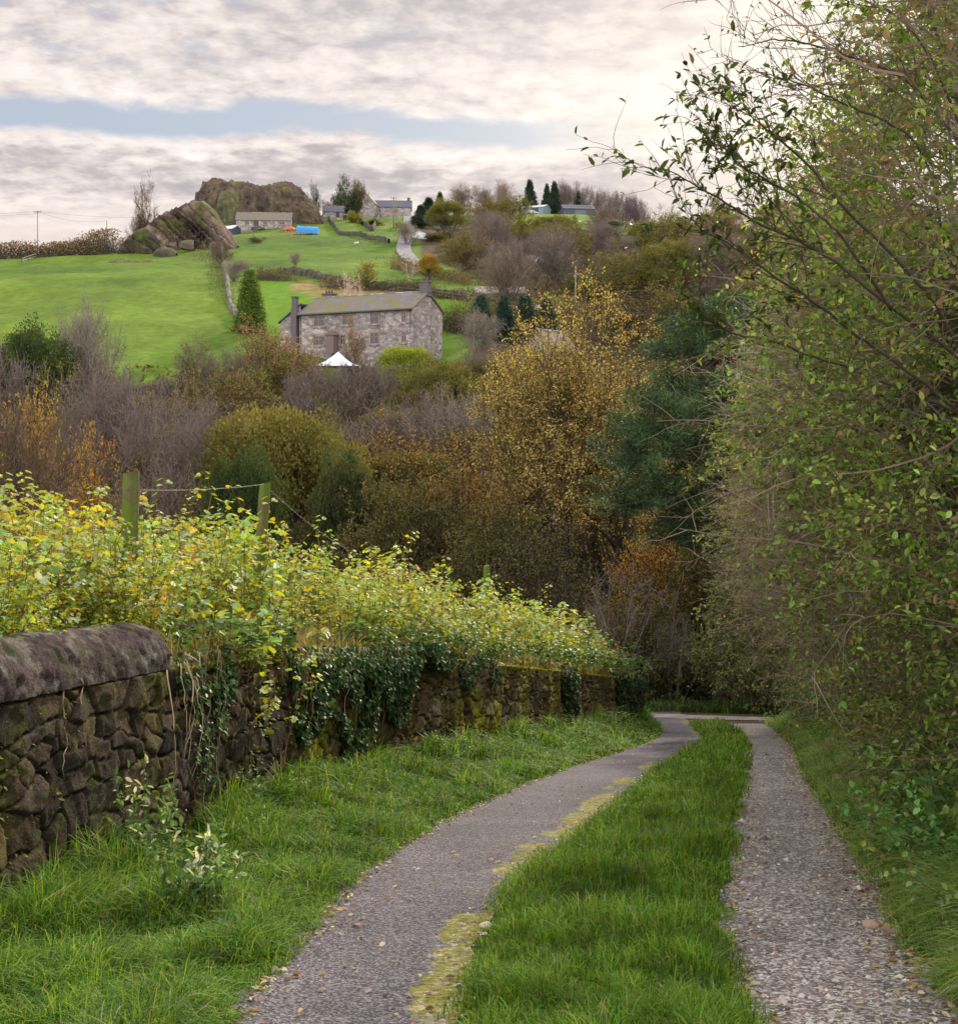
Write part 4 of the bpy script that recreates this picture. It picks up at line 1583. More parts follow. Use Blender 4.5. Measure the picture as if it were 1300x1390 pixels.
def hedge_face(m, seed, y0, y1, kinds, n, lsz, org):
    """short leafy shoots over the lane side of one shrub, from the ground to its top"""
    rng = rng_(seed)
    y = rng.uniform(y0, y1, n)
    ztop = np.interp(y, [6, 9, 14, 20, 26, 33, 40], [5.8, 6.2, 6.9, 6.2, 4.4, 2.9, 1.6])
    zb = ground(RR(y) + 1.2, y)
    q = rng.random(n) ** .9
    z = zb + .25 + (ztop - zb) * q
    hz = z - zb
    lean = np.interp(y, [6, 10, 20, 33], [.20, .20, .10, -.40])
    off = .95 - ss(.2, 2.6, hz) * (.95 - lean) + ss(.6, 1.0, q) * 1.9
    P0 = np.stack([y * 0, y, z], -1)
    off = off + (fbm(P0, .6, seed, 3) - .5) * 2.4 + (fbm(P0, 1.9, seed + 5, 2) - .5) * 1.1
    x = RR(y) + off + np.abs(rng.normal(0, .34, n))
    S = np.stack([x, y, z], -1)
    holes = fbm(P0, 1.1, seed + 9, 3)
    thin = rng.random(n) < .8 * (1 - .62 * ss(.45, 1.0, q) * (y < 24)) * (.12 + .98 * ss(.38, .54, holes))
    S = S[thin]; P0 = P0[thin]; n = len(S)
    D = unit(np.stack([-np.ones(n), rng.normal(-.1, .6, n), rng.normal(.35, .6, n)], -1))
    P, R = grow(rng, S, D, rng.uniform(.30, .95, n), .0045, .0018, 6, .17, -.02)
    sliver(m, P - org, R * (1 + .03 * P[:, :1, 1]), kinds[0], rng)
    nb = 90
    kb = rng.choice(np.where(S[:, 2] < 3.6)[0], nb)
    Pb, Rb = grow(rng, S[kb] + [-.05, 0, 0], D[kb] + [0, 0, .2], rng.uniform(.7, 1.7, nb), .006, .002, 10, .13, -.03)
    sliver(m, Pb - org, Rb * (1 + .03 * Pb[:, :1, 1]), tuple(1.35 * v for v in kinds[0]), rng)
    posb, db, rb_, tb, pb = spawn(rng, Pb, Rb, 7, .15, .4, 1.2)
    Pc, Rc = grow(rng, posb, db, rng.uniform(.15, .55, len(posb)), .0028, .001, 6, .17, -.02)
    sliver(m, Pc - org, Rc * (1 + .03 * Pc[:, :1, 1]), tuple(1.3 * v for v in kinds[0]), rng)
    pos, d, rr, t, par = spawn(rng, P, R, 4, .15, .4, 1.2)
    P2, R2 = grow(rng, pos, d, rng.uniform(.10, .40, len(pos)), .0017, .0009, 4, .2, -.02)
    hk = rng.random(len(P2)) < .5
    sliver(m, P2[hk] - org, R2[hk] * 1.3 * (1 + .03 * P2[hk][:, :1, 1]), kinds[0], rng)
    # inner layer of ivy leaves, coloured dark to stand in for shade inside
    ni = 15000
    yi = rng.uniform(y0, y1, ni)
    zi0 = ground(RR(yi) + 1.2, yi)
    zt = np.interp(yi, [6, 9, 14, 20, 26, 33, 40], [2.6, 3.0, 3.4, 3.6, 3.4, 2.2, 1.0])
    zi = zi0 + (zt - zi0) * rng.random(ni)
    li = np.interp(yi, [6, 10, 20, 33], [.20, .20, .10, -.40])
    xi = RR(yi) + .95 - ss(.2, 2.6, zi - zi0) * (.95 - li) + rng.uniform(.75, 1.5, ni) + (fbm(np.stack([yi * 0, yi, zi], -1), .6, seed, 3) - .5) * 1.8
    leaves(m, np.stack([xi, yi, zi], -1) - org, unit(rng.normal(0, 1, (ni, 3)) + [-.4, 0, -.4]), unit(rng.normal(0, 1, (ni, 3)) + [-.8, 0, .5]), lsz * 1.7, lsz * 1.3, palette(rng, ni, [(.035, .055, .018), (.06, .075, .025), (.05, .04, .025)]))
    pick = fbm(P0, .62, seed + 31, 3)
    pick2 = np.repeat(pick, 4)
    for lo, hi, per, cols, w in kinds[1]:
        k = (pick >= lo) & (pick < hi); k2 = (pick2 >= lo) & (pick2 < hi)
        leafy(m, rng, P[k] - org, per * 3.0, lsz, cols, w, 'ovate' if y0 < 16 else 'quad', .1, .62, .22, .15, .01, .8)
        leafy(m, rng, P2[k2] - org, per * 1.7, lsz, cols, w, 'ovate' if y0 < 16 else 'quad', .1, .62, .22, .15, .01, .8)


HG = [(.17, .26, .05), (.26, .36, .08), (.09, .15, .03), (.38, .40, .11), (.30, .19, .10)]
HY = [(.28, .30, .07), (.20, .24, .055), (.34, .30, .09), (.12, .15, .04)]
HB_ = [(.20, .15, .09), (.17, .16, .06), (.26, .20, .10)]
FACES = {
    70: (30.0, 37.5, ((.22, .19, .13), [(0, .52, 4.0, [(.26, .27, .11), (.20, .22, .08), (.33, .31, .16), (.13, .15, .05)], None), (.52, 1, 3.2, [(.16, .17, .06), (.10, .12, .04)], None)]), 2300, .085),
    71: (24.0, 30.0, ((.31, .25, .22), [(0, .50, .9, HB_, None), (.50, 1, 2.4, HY, None)]), 2300, .060),
    72: (17.0, 24.0, ((.31, .25, .21), [(0, .46, .8, HB_, None), (.46, 1, 2.8, HG, [4, 2, 4, 1, .6])]), 2700, .056),
    73: (11.6, 17.0, ((.24, .18, .14), [(0, .40, 1.2, HB_, None), (.40, .56, 3.6, HG, [4, 4, 3, 1.2, .5]), (.56, 1, 3.2, HY, None)]), 2600, .058),
    74: (6.4, 11.8, ((.22, .16, .12), [(0, .36, .9, HB_, None), (.36, 1, 3.2, HG, [4, 4, 3, 1.2, .6])]), 2500, .050),
}


def build_hedge():
    for (nm, sd, x, y, H, W, ns, (a, b, c), bark, twig, lf, lab) in HEDGE:
        lf = dict(lf); lf['cols'] = [tuple(1.5 * v for v in q) for q in lf['cols']]; lf['per'] = lf['per'] * (.8 if sd > 72 else 1.2)
        twig = tuple(1.3 * v for v in twig)
        root = make_plant(nm, sd, H, W, (ns, .92, 8, .09, .02, .035 if y > 12 else .028), .55,
                          [(a, .34, .5, 1.3, 6, .16, .03, .05), (b, .15, .5, 1.3, 5, .2, .0, .15), (c, .072, .4, 1.2, 4, .22, -.02, .15)],
                          bark, twig, lf, lean=.16, leaf_mat=M_LEAF, k0=7, parts=('stems', 'foliage'), minr=.0011 if y < 15 else .0022)
        place(root, x, y, None, (1, 1, 1), 0, lab, 'hedge shrub', None, first=True)
        y0, y1, kinds, n, lsz = FACES[sd]
        m = Mesh()
        hedge_face(m, sd * 7, y0, y1, kinds, n, lsz, np.array(root.location))
        m.build('side_shoots', M_LEAF, root)
    # low brambles and rank weeds along the hedge bottom
    rng = rng_(81)
    protos = []
    for i in range(3):
        r = rng_(810 + i)
        root = empty('bramble_mound', (0, 0, 0))
        n = 34
        S = np.stack([r.normal(0, .12, n), r.normal(0, .12, n), np.full(n, -.05)], -1)
        az = r.uniform(0, 6.28, n)
        D = np.stack([np.cos(az), np.sin(az), r.uniform(.5, 2.2, n)], -1)
        P, R = grow(r, S, D, r.uniform(.7, 1.25, n), .006, .002, 10, .10, -.10)
        m = Mesh()
        A, B, ra, rb = seg_arrays(P, R)
        m.segs(A, B, ra, rb, 4, (.10, .06, .035))
        m.build('canes', M_TWIG, root, smooth=True)
        m = Mesh()
        leafy(m, r, P, 34, .068, [(.10, .20, .045), (.16, .27, .065), (.06, .12, .03), (.25, .36, .13), (.30, .33, .08)], [4, 4, 3, 1.6, .6], 'ovate', .1, .72, .2, .15, .035, .9)
        m.build('leaves', M_LEAF, root)
        protos.append(root)
    spots = [(2.75, 6.5, .62), (2.95, 7.5, .75), (3.5, 7.0, 1.0), (3.15, 8.5, .8), (3.5, 9.4, .9), (4.2, 9.6, 1.05), (3.75, 10.6, .9), (4.6, 11.2, 1.15), (4.55, 12.6, 1.0),
             (5.1, 13.4, 1.25), (5.1, 15.2, 1.0), (5.8, 16.0, 1.3), (5.8, 18.0, 1.1), (6.5, 19.5, 1.4), (6.6, 21.8, 1.2), (7.4, 23.5, 1.5), (7.5, 26.2, 1.2), (8.3, 28.5, 1.5),
             (8.5, 31.0, 1.2), (9.2, 34.0, 1.4), (9.6, 37.5, 1.2), (10.6, 40.5, 1.2), (4.6, 7.6, 1.4), (5.2, 9.6, 1.5), (5.7, 12.0, 1.6), (6.6, 15.0, 1.7), (3.6, 5.9, 1.0)]
    words = ['lowest bramble mound at the lane edge nearest the viewer', 'bramble mound beside the nearest one at the lane edge']
    for i, (x, y, s) in enumerate(spots):
        place(protos[i % 3], x, y, None, (s, s, s * .95), i * 1.7, 'dark green bramble mound at the foot of the right hedge', 'bramble',
              'bramble mounds along the foot of the right hedge', (rng.uniform(.8, 1.25), rng.uniform(.85, 1.2), rng.uniform(.8, 1.2)), first=i < 3)


build_hedge()


# ---------------------------- the elder whose branches reach across the sky ----
def build_elder():
    rng = rng_(91)
    bx, by = 3.75, 7.9
    root = empty('elder', (bx, by, gz(bx, by)), 'leafy branches of a sloe shrub reaching left across the sky above the lane', 'shrub')
    inv = np.array(root.location)

    def P3(px, py, d):
        return np.array([px_x(px, d), d, px_z(py, d)])
    tm, cm = Mesh(), Mesh()
    limbs = [
        # main limbs as pixel paths with depth, start radius
        ([(1500, 1000, 7.9), (1420, 700, 7.7), (1330, 520, 7.5), (1210, 420, 7.3), (1110, 345, 7.2), (1020, 305, 7.1), (950, 262, 7.0), (893, 238, 6.9)], .013),
        ([(1420, 700, 7.8), (1300, 560, 7.8), (1180, 470, 7.7), (1080, 400, 7.5), (1000, 345, 7.4), (930, 325, 7.3)], .011),
        ([(1330, 520, 7.6), (1240, 380, 7.4), (1150, 290, 7.3), (1080, 215, 7.2), (1040, 185, 7.1), (1003, 150, 7.1)], .010),
        ([(1300, 560, 7.9), (1200, 520, 8.2), (1110, 490, 8.3), (1040, 470, 8.3), (985, 455, 8.3), (930, 412, 8.2)], .010),
        ([(1210, 420, 7.3), (1130, 310, 7.0), (1060, 250, 7.0), (1010, 225, 6.9), (975, 198, 6.9)], .008),
        ([(1420, 500, 7.9), (1330, 250, 7.8), (1230, 120, 7.6), (1140, 75, 7.5), (1060, 60, 7.4), (998, 72, 7.3)], .009),
        ([(1330, 250, 7.8), (1250, 60, 7.6), (1180, 10, 7.6), (1090, -10, 7.5), (1010, -15, 7.5)], .008),
        ([(1300, 400, 7.8), (1250, 200, 7.7), (1160, 150, 7.6), (1090, 120, 7.5), (1045, 105, 7.5)], .007),
    ]
    ends = []
    for li, (pp, r0) in enumerate(limbs):
        K = np.array([P3(*p) for p in pp])
        s = np.linspace(0, len(K) - 1, 46)
        pts = np.stack([smooth_interp(s, np.arange(len(K)), K[:, a]) for a in range(3)], -1)
        jj = rng.normal(0, .012, pts.shape); jj[0] = 0
        pts = pts + np.cumsum(jj, 0) * .35
        rad = r0 * (1 - np.linspace(0, 1, 46)) ** .8 + .0022
        tm.tube(pts - inv, rad, 7, (.085, .062, .045))
        ends.append((pts, rad, li))
    for pts, rad, li in ends:
        P, R = pts[None], rad[None]
        k = 17
        pos, d, rr, t, par = spawn(rng, P, R, k, .40, .5, 1.0)
        d = unit(d + np.array([-.25, 0, .35]))
        P2, R2 = grow(rng, pos, d, rng.uniform(.20, .75, k) * (1.15 - .6 * t), np.maximum(rr * .5, .002), .0014, 7, .13, .04)
        sliver(cm, P2 - inv, R2, (.11, .07, .05), rng)
        pos, d, rr, t, par = spawn(rng, P2, R2, 5, .2, .4, 1.0)
        P3_, R3 = grow(rng, pos, d, rng.uniform(.08, .30, len(pos)), .0018, .0009, 5, .16, .05)
        sliver(cm, P3_ - inv, R3, (.12, .08, .055), rng)
        fine = li >= 5
        cols = [(.045, .075, .02), (.07, .11, .025), (.16, .20, .03), (.03, .045, .015), (.10, .05, .03)]
        leafy(cm, rng, P2 - inv, 3.2 if not fine else 1.8, .062 if not fine else .03, cols, [4, 4, 1, 3, .6], 'ovate', .3, .42, .2, .15, .0, .6)
        leafy(cm, rng, P3_ - inv, 1.9 if not fine else 1.2, .055 if not fine else .026, cols, [4, 4, 1, 3, .6], 'ovate', .35, .42, .2, .12, .0, .6)
        tipP = P[:, -14:]
        leafy(cm, rng, tipP - inv, 13 if not fine else 4, .075 if not fine else .03, cols, [4, 4, 1.4, 3, .3], 'ovate', .0, .42, .2, .0, .0, .7)
    tm.build('stems', M_BARK, root, smooth=True)
    cm.build('foliage', M_LEAF, root)
    # pale bare twigs at the middle of the hedge edge
    m = Mesh()
    o = P3(1130, 520, 11)
    n = 20
    S = o[None] + rng.normal(0, .12, (n, 3))
    D = np.stack([-np.ones(n), rng.normal(0, .5, n), rng.normal(.1, .55, n)], -1)
    P, R = grow(rng, S, D, rng.uniform(.6, 1.15, n), .006, .002, 9, .16, .0)
    sliver(m, P - o, R, (.36, .30, .24), rng)
    pos, d, rr, t, par = spawn(rng, P, R, 7, .2, .4, 1.1)
    P2, R2 = grow(rng, pos, d, rng.uniform(.15, .4, len(pos)), .0026, .001, 6, .2, .0)
    sliver(m, P2 - o, R2, (.38, .32, .26), rng)
    b = np.array([[5.2, 11.4, -2.2], [4.6, 11.3, -.5], [3.9, 11.1, 1.0], o])
    s = np.linspace(0, 3, 30)
    m.tube(np.stack([smooth_interp(s, np.arange(4), b[:, a]) for a in range(3)], -1) - o, np.linspace(.02, .007, 30), 6, (.25, .2, .16))
    ob = m.build('dead_branch', M_TWIG)
    ob.location = o
    tag(ob, 'pale bare dead branch sticking out of the hedge beside the dark pine', 'branch')


build_elder()

# ====================================================== TREES OF THE VALLEY ==
def fluff(m, rng, C_, r, n, size, cols, weights=None, flat=.7, down=0., aspect=.5):
    """clumps of needles or leaves around centres C_ (k,3)"""
    k = len(C_)
    par = np.repeat(np.arange(k), n)
    N = len(par)
    u = unit(rng.normal(0, 1, (N, 3)))
    rr = np.broadcast_to(r, (k,))[par] * rng.random(N) ** .4
    P = C_[par] + u * rr[:, None] * np.array([1, 1, flat])
    D = unit(u + np.array([0, 0, .5 - down]) + rng.normal(0, .5, (N, 3)))
    Nn = unit(rng.normal(0, 1, (N, 3)) + np.array([0, 0, .6]))
    L = size * rng.uniform(.6, 1.3, N)
    tc = palette(rng, k, cols, weights, .15)[par]
    leaves(m, P, D, Nn, L, L * aspect, tc * (1 + rng.normal(0, .15, (N, 1))).clip(.4, 1.6), 'quad')


def conifer(name, seed, H, W, cols, dense=1.0, base=.06, power=1.0, size=.22):
    """cone of drooping sprays about a straight stem"""
    rng = rng_(seed)
    root = empty(name, (0, 0, 0))
    t = Mesh()
    t.tube([(0, 0, -.4), (0, 0, H * .5), (0, 0, H * .98)], [H * .018, H * .012, .02], 7, (.07, .05, .035))
    t.build('trunk', M_BARK, root, smooth=True)
    m = Mesh()
    n = int(900 * dense)
    h = 1 - rng.random(n) ** .62 * (1 - base)
    a = rng.uniform(0, 2 * math.pi, n)
    prof = (1 - h) ** power
    lob = 1 + .22 * np.sin(a * 3 + h * 9) + .16 * rng.normal(0, 1, n)
    R = W / 2 * prof / max(prof.max(), .01) * np.clip(lob, .45, 1.35) + .1
    tip = np.stack([np.cos(a) * R, np.sin(a) * R, h * H], -1)
    S = np.stack([np.cos(a) * .05, np.sin(a) * .05, h * H - .0 * R], -1)
    m.segs(S, tip, .03, .01, 3, (.05, .045, .03))
    f = np.array([.45, .7, .9, 1.0])
    C_ = (S[:, None] * (1 - f[None, :, None]) + tip[:, None] * f[None, :, None]).reshape(-1, 3)
    fluff(m, rng, C_, .10 * W + .08, int(7), size, cols, None, .6, .6)
    m.build('crown', M_NEEDLE, root)
    return root


OCHRE = [(.44, .32, .085), (.38, .28, .08), (.52, .41, .13), (.32, .27, .08), (.25, .17, .06)]
OLIVE = [(.13, .13, .035), (.17, .15, .04), (.09, .10, .028), (.22, .16, .05), (.14, .09, .04)]
RUST = [(.22, .14, .05), (.17, .11, .045), (.26, .18, .06), (.12, .09, .04), (.15, .13, .045)]
DKGR = [(.06, .09, .028), (.08, .11, .03), (.04, .065, .022), (.11, .12, .035), (.16, .13, .04)]
PURP_ = (.175, .125, .125)
BROWN = (.15, .115, .085)
PALE = (.30, .25, .21)


def dome(seed):
    """rounded crown: a skeleton of limbs ending in many lobes of leaf clusters, gaps between them"""
    rng = rng_(seed)
    sk = plant_skeleton(rng, 8.6, 8.4, (4, .36, 6, .08, .03, .2), .4, [(10, .42, .5, 1.3, 7, .13, .03, .1), (8, .2, .4, 1.2, 5, .2, .02, .2)], .45)
    root = empty('broadleaf_tree', (0, 0, 0))
    tm = Mesh()
    S0 = sk[0][0][:, 0]
    tm.segs(np.zeros_like(S0) + [0, 0, -.1], S0 + [0, 0, .08], .25, .22, 6, (.07, .055, .04))
    for li, (P, R) in enumerate(sk[:2]):
        A, B, ra, rb = seg_arrays(P, np.maximum(R, .015))
        tm.segs(A, B, ra, rb, 6 - 2 * li, (.07, .055, .04))
    tm.build('trunk', M_BARK, root, smooth=True)
    cm = Mesh()
    sliver(cm, sk[2][0], np.maximum(sk[2][1], .012), (.11, .085, .06), rng)
    n = 620
    u = unit(rng.normal(0, 1, (n, 3)))
    u[:, 2] = np.where(u[:, 2] < -.45, -u[:, 2], u[:, 2])
    lob = .48 + .92 * fbm(u, 2.3, seed, 3)
    rad = rng.uniform(.45, 1.0, n) ** .5
    C_ = u * (lob * rad)[:, None] * np.array([4.7, 4.7, 4.6]) + np.array([0, 0, 5.0])
    C_ = C_[C_[:, 2] > .8]
    tops = np.repeat(ss(.2, .9, u[:, 2:3]), 1, 1)
    fluff(cm, rng, C_, .62, 62, .17, [(1, 1, 1), (.75, .85, .75), (1.3, 1.1, .9), (.6, .65, .55), (1.5, 1.05, .7)], [4, 3, 3, 2, 1], .8, 0, .62)
    cm.build('crown', M_LEAF_FAR, root)
    return root


def build_protos():
    L3 = [(13, .46, .5, 1.4, 7, .13, .02, .0), (9, .2, .4, 1.2, 5, .18, .03, .2), (7, .10, .4, 1.2, 4, .22, .03, .2)]
    d = {}
    # leafy trees, unit size 10 m high
    for i in range(3):
        d['leafy%d' % i] = make_plant('broadleaf_tree', 200 + i, 10, 9.5, (3, .46, 6, .07, .04, .20), .35, L3, (.07, .055, .04), (.11, .085, .06),
                                      dict(per=15, size=.165, cols=[(1, 1, 1), (.8, .85, .75), (1.2, 1.05, .9), (.65, .7, .6), (1.3, .95, .7)], jit=.22, aspect=.7), lean=.35, minr=.012)
    for i in range(2):
        d['sparse%d' % i] = make_plant('broadleaf_tree', 210 + i, 10, 9, (3, .6, 6, .08, .06, .18), .4, L3, (.09, .07, .055), (.17, .13, .10),
                                       dict(per=5.5, size=.15, cols=[(1, 1, 1), (.8, .85, .75), (1.25, 1.1, .9), (.65, .6, .5)], jit=.22), lean=.3, minr=.013)
    for i in range(3):
        d['bare%d' % i] = make_plant('bare_tree', 220 + i, 10, 9, (5, .55, 7, .07, .10, .13), .5,
                                     [(9, .40, .4, 1.1, 7, .15, .06, .12), (9, .22, .4, 1.1, 6, .2, .05, .15), (9, .12, .4, 1.2, 5, .24, .04, .1)],
                                     (.15, .115, .095), (1, 1, 1), None, lean=.45, minr=.013, tw_mult=1.1)
    for i in range(2):
        d['bush%d' % i] = make_plant('bush', 230 + i, 5, 7, (12, .6, 5, .10, .04, .06), 1.0,
                                     [(8, .34, .4, 1.2, 5, .18, .03, .1), (7, .18, .4, 1.2, 4, .2, .03, .1)], (.08, .06, .045), (.13, .10, .07),
                                     dict(per=18, size=.18, cols=[(1, 1, 1), (.75, .8, .7), (1.25, 1.1, .95), (.6, .65, .5)], jit=.2, t0=0, spread=.1), lean=.8, minr=.012)
    d['wind0'] = make_plant('bare_tree', 236, 10, 8.5, (1, .45, 6, .10, .05, .30), .2,
                            [(9, .50, .5, 1.2, 8, .20, .03, .3), (8, .24, .4, 1.1, 6, .22, .02, .25), (8, .12, .4, 1.1, 5, .25, .0, .2)],
                            (.09, .07, .055), (1, 1, 1), None, lean=.2, minr=.02)
    d['dome0'] = dome(260)
    d['dome1'] = dome(261)
    # slender birch-like
    d['thin0'] = make_plant('birch', 240, 10, 5, (3, .85, 7, .05, .05, .09), .3,
                            [(14, .24, .4, .9, 6, .12, .06, .25), (8, .12, .4, 1., 5, .15, .0, .15)], (.45, .38, .33), (1, 1, 1),
                            dict(per=1.2, size=.14, cols=[(1.6, 1.4, .5)], jit=.25), lean=.1, minr=.013, bark_mat=M_BARK_PALE)
    g = [(.04, .08, .05), (.03, .06, .04), (.055, .10, .06), (.025, .048, .034)]
    d['cone0'] = conifer('cypress', 250, 10, 5.2, g, 1.0, .03, .62, .30)
    d['cone1'] = conifer('cypress', 251, 10, 5.2, g, 1.0, .03, .75, .30)
    d['fir0'] = conifer('fir', 252, 10, 5.0, [(.03, .06, .035), (.04, .075, .04), (.02, .04, .025)], .7, .12, 1.0, .35)
    d['gold'] = conifer('cypress', 253, 10, 4.6, [(.13, .20, .02), (.19, .23, .025), (.08, .14, .02), (.05, .09, .02)], 1.2, .02, .55, .28)
    return d


PR = build_protos()
USED = set()


def tree(kind, px, top, wpx, d, label, tint, base=None, cat='tree', group=None, zoff=0.0, name=None):
    """a tree at a picture column and distance, standing on the terrain, as high and wide as the photo shows"""
    root = PR[kind]
    if not kind.startswith(('cone', 'fir', 'gold')):
        k_ = (1.3 if kind[:4] in ('bare', 'wind') else 1.2 if kind[:4] == 'dome' else 1.75) * (1.15 if d > 150 else 1.0)
        tint = tuple(min(c * k_, .9) for c in tint)
    x = px_x(px, d)
    zb = gz(x, d) + zoff
    H = px_z(top, d) - zb
    if H < 1.0:
        print('LOW', label, H); H = 1.5
    H0 = 5.0 if kind.startswith('bush') else 10.0
    W0 = {'leafy': 9.5, 'dome0': 9.6, 'dome1': 9.6, 'spars': 9, 'bare0': 9, 'bare1': 9, 'bare2': 9, 'bush0': 7, 'bush1': 7, 'thin0': 5, 'wind0': 8.5, 'cone0': 5.2, 'cone1': 5.2, 'fir0': 5.0, 'gold': 4.6}.get(kind[:5], 5)
    W = wpx / F * d
    first = kind not in USED
    USED.add(kind)
    k = int(abs(px * 7.3 + d * 3.1)) % 628 / 100
    if kind[:4] == 'bare' and W / W0 < .62 * H / H0: W = .62 * H / H0 * W0
    return place(root, x, d, zb, (W / W0, W / W0, H / H0), k, label, cat, group, tint, first=first)


OL, OL2, RU, OC, DG, YG = (.14, .13, .038), (.17, .16, .045), (.25, .155, .055), (.34, .20, .045), (.06, .085, .028), (.24, .28, .035)
PU, BN, GY, TAN = (.185, .145, .13), (.17, .13, .095), (.24, .205, .17), (.30, .20, .11)

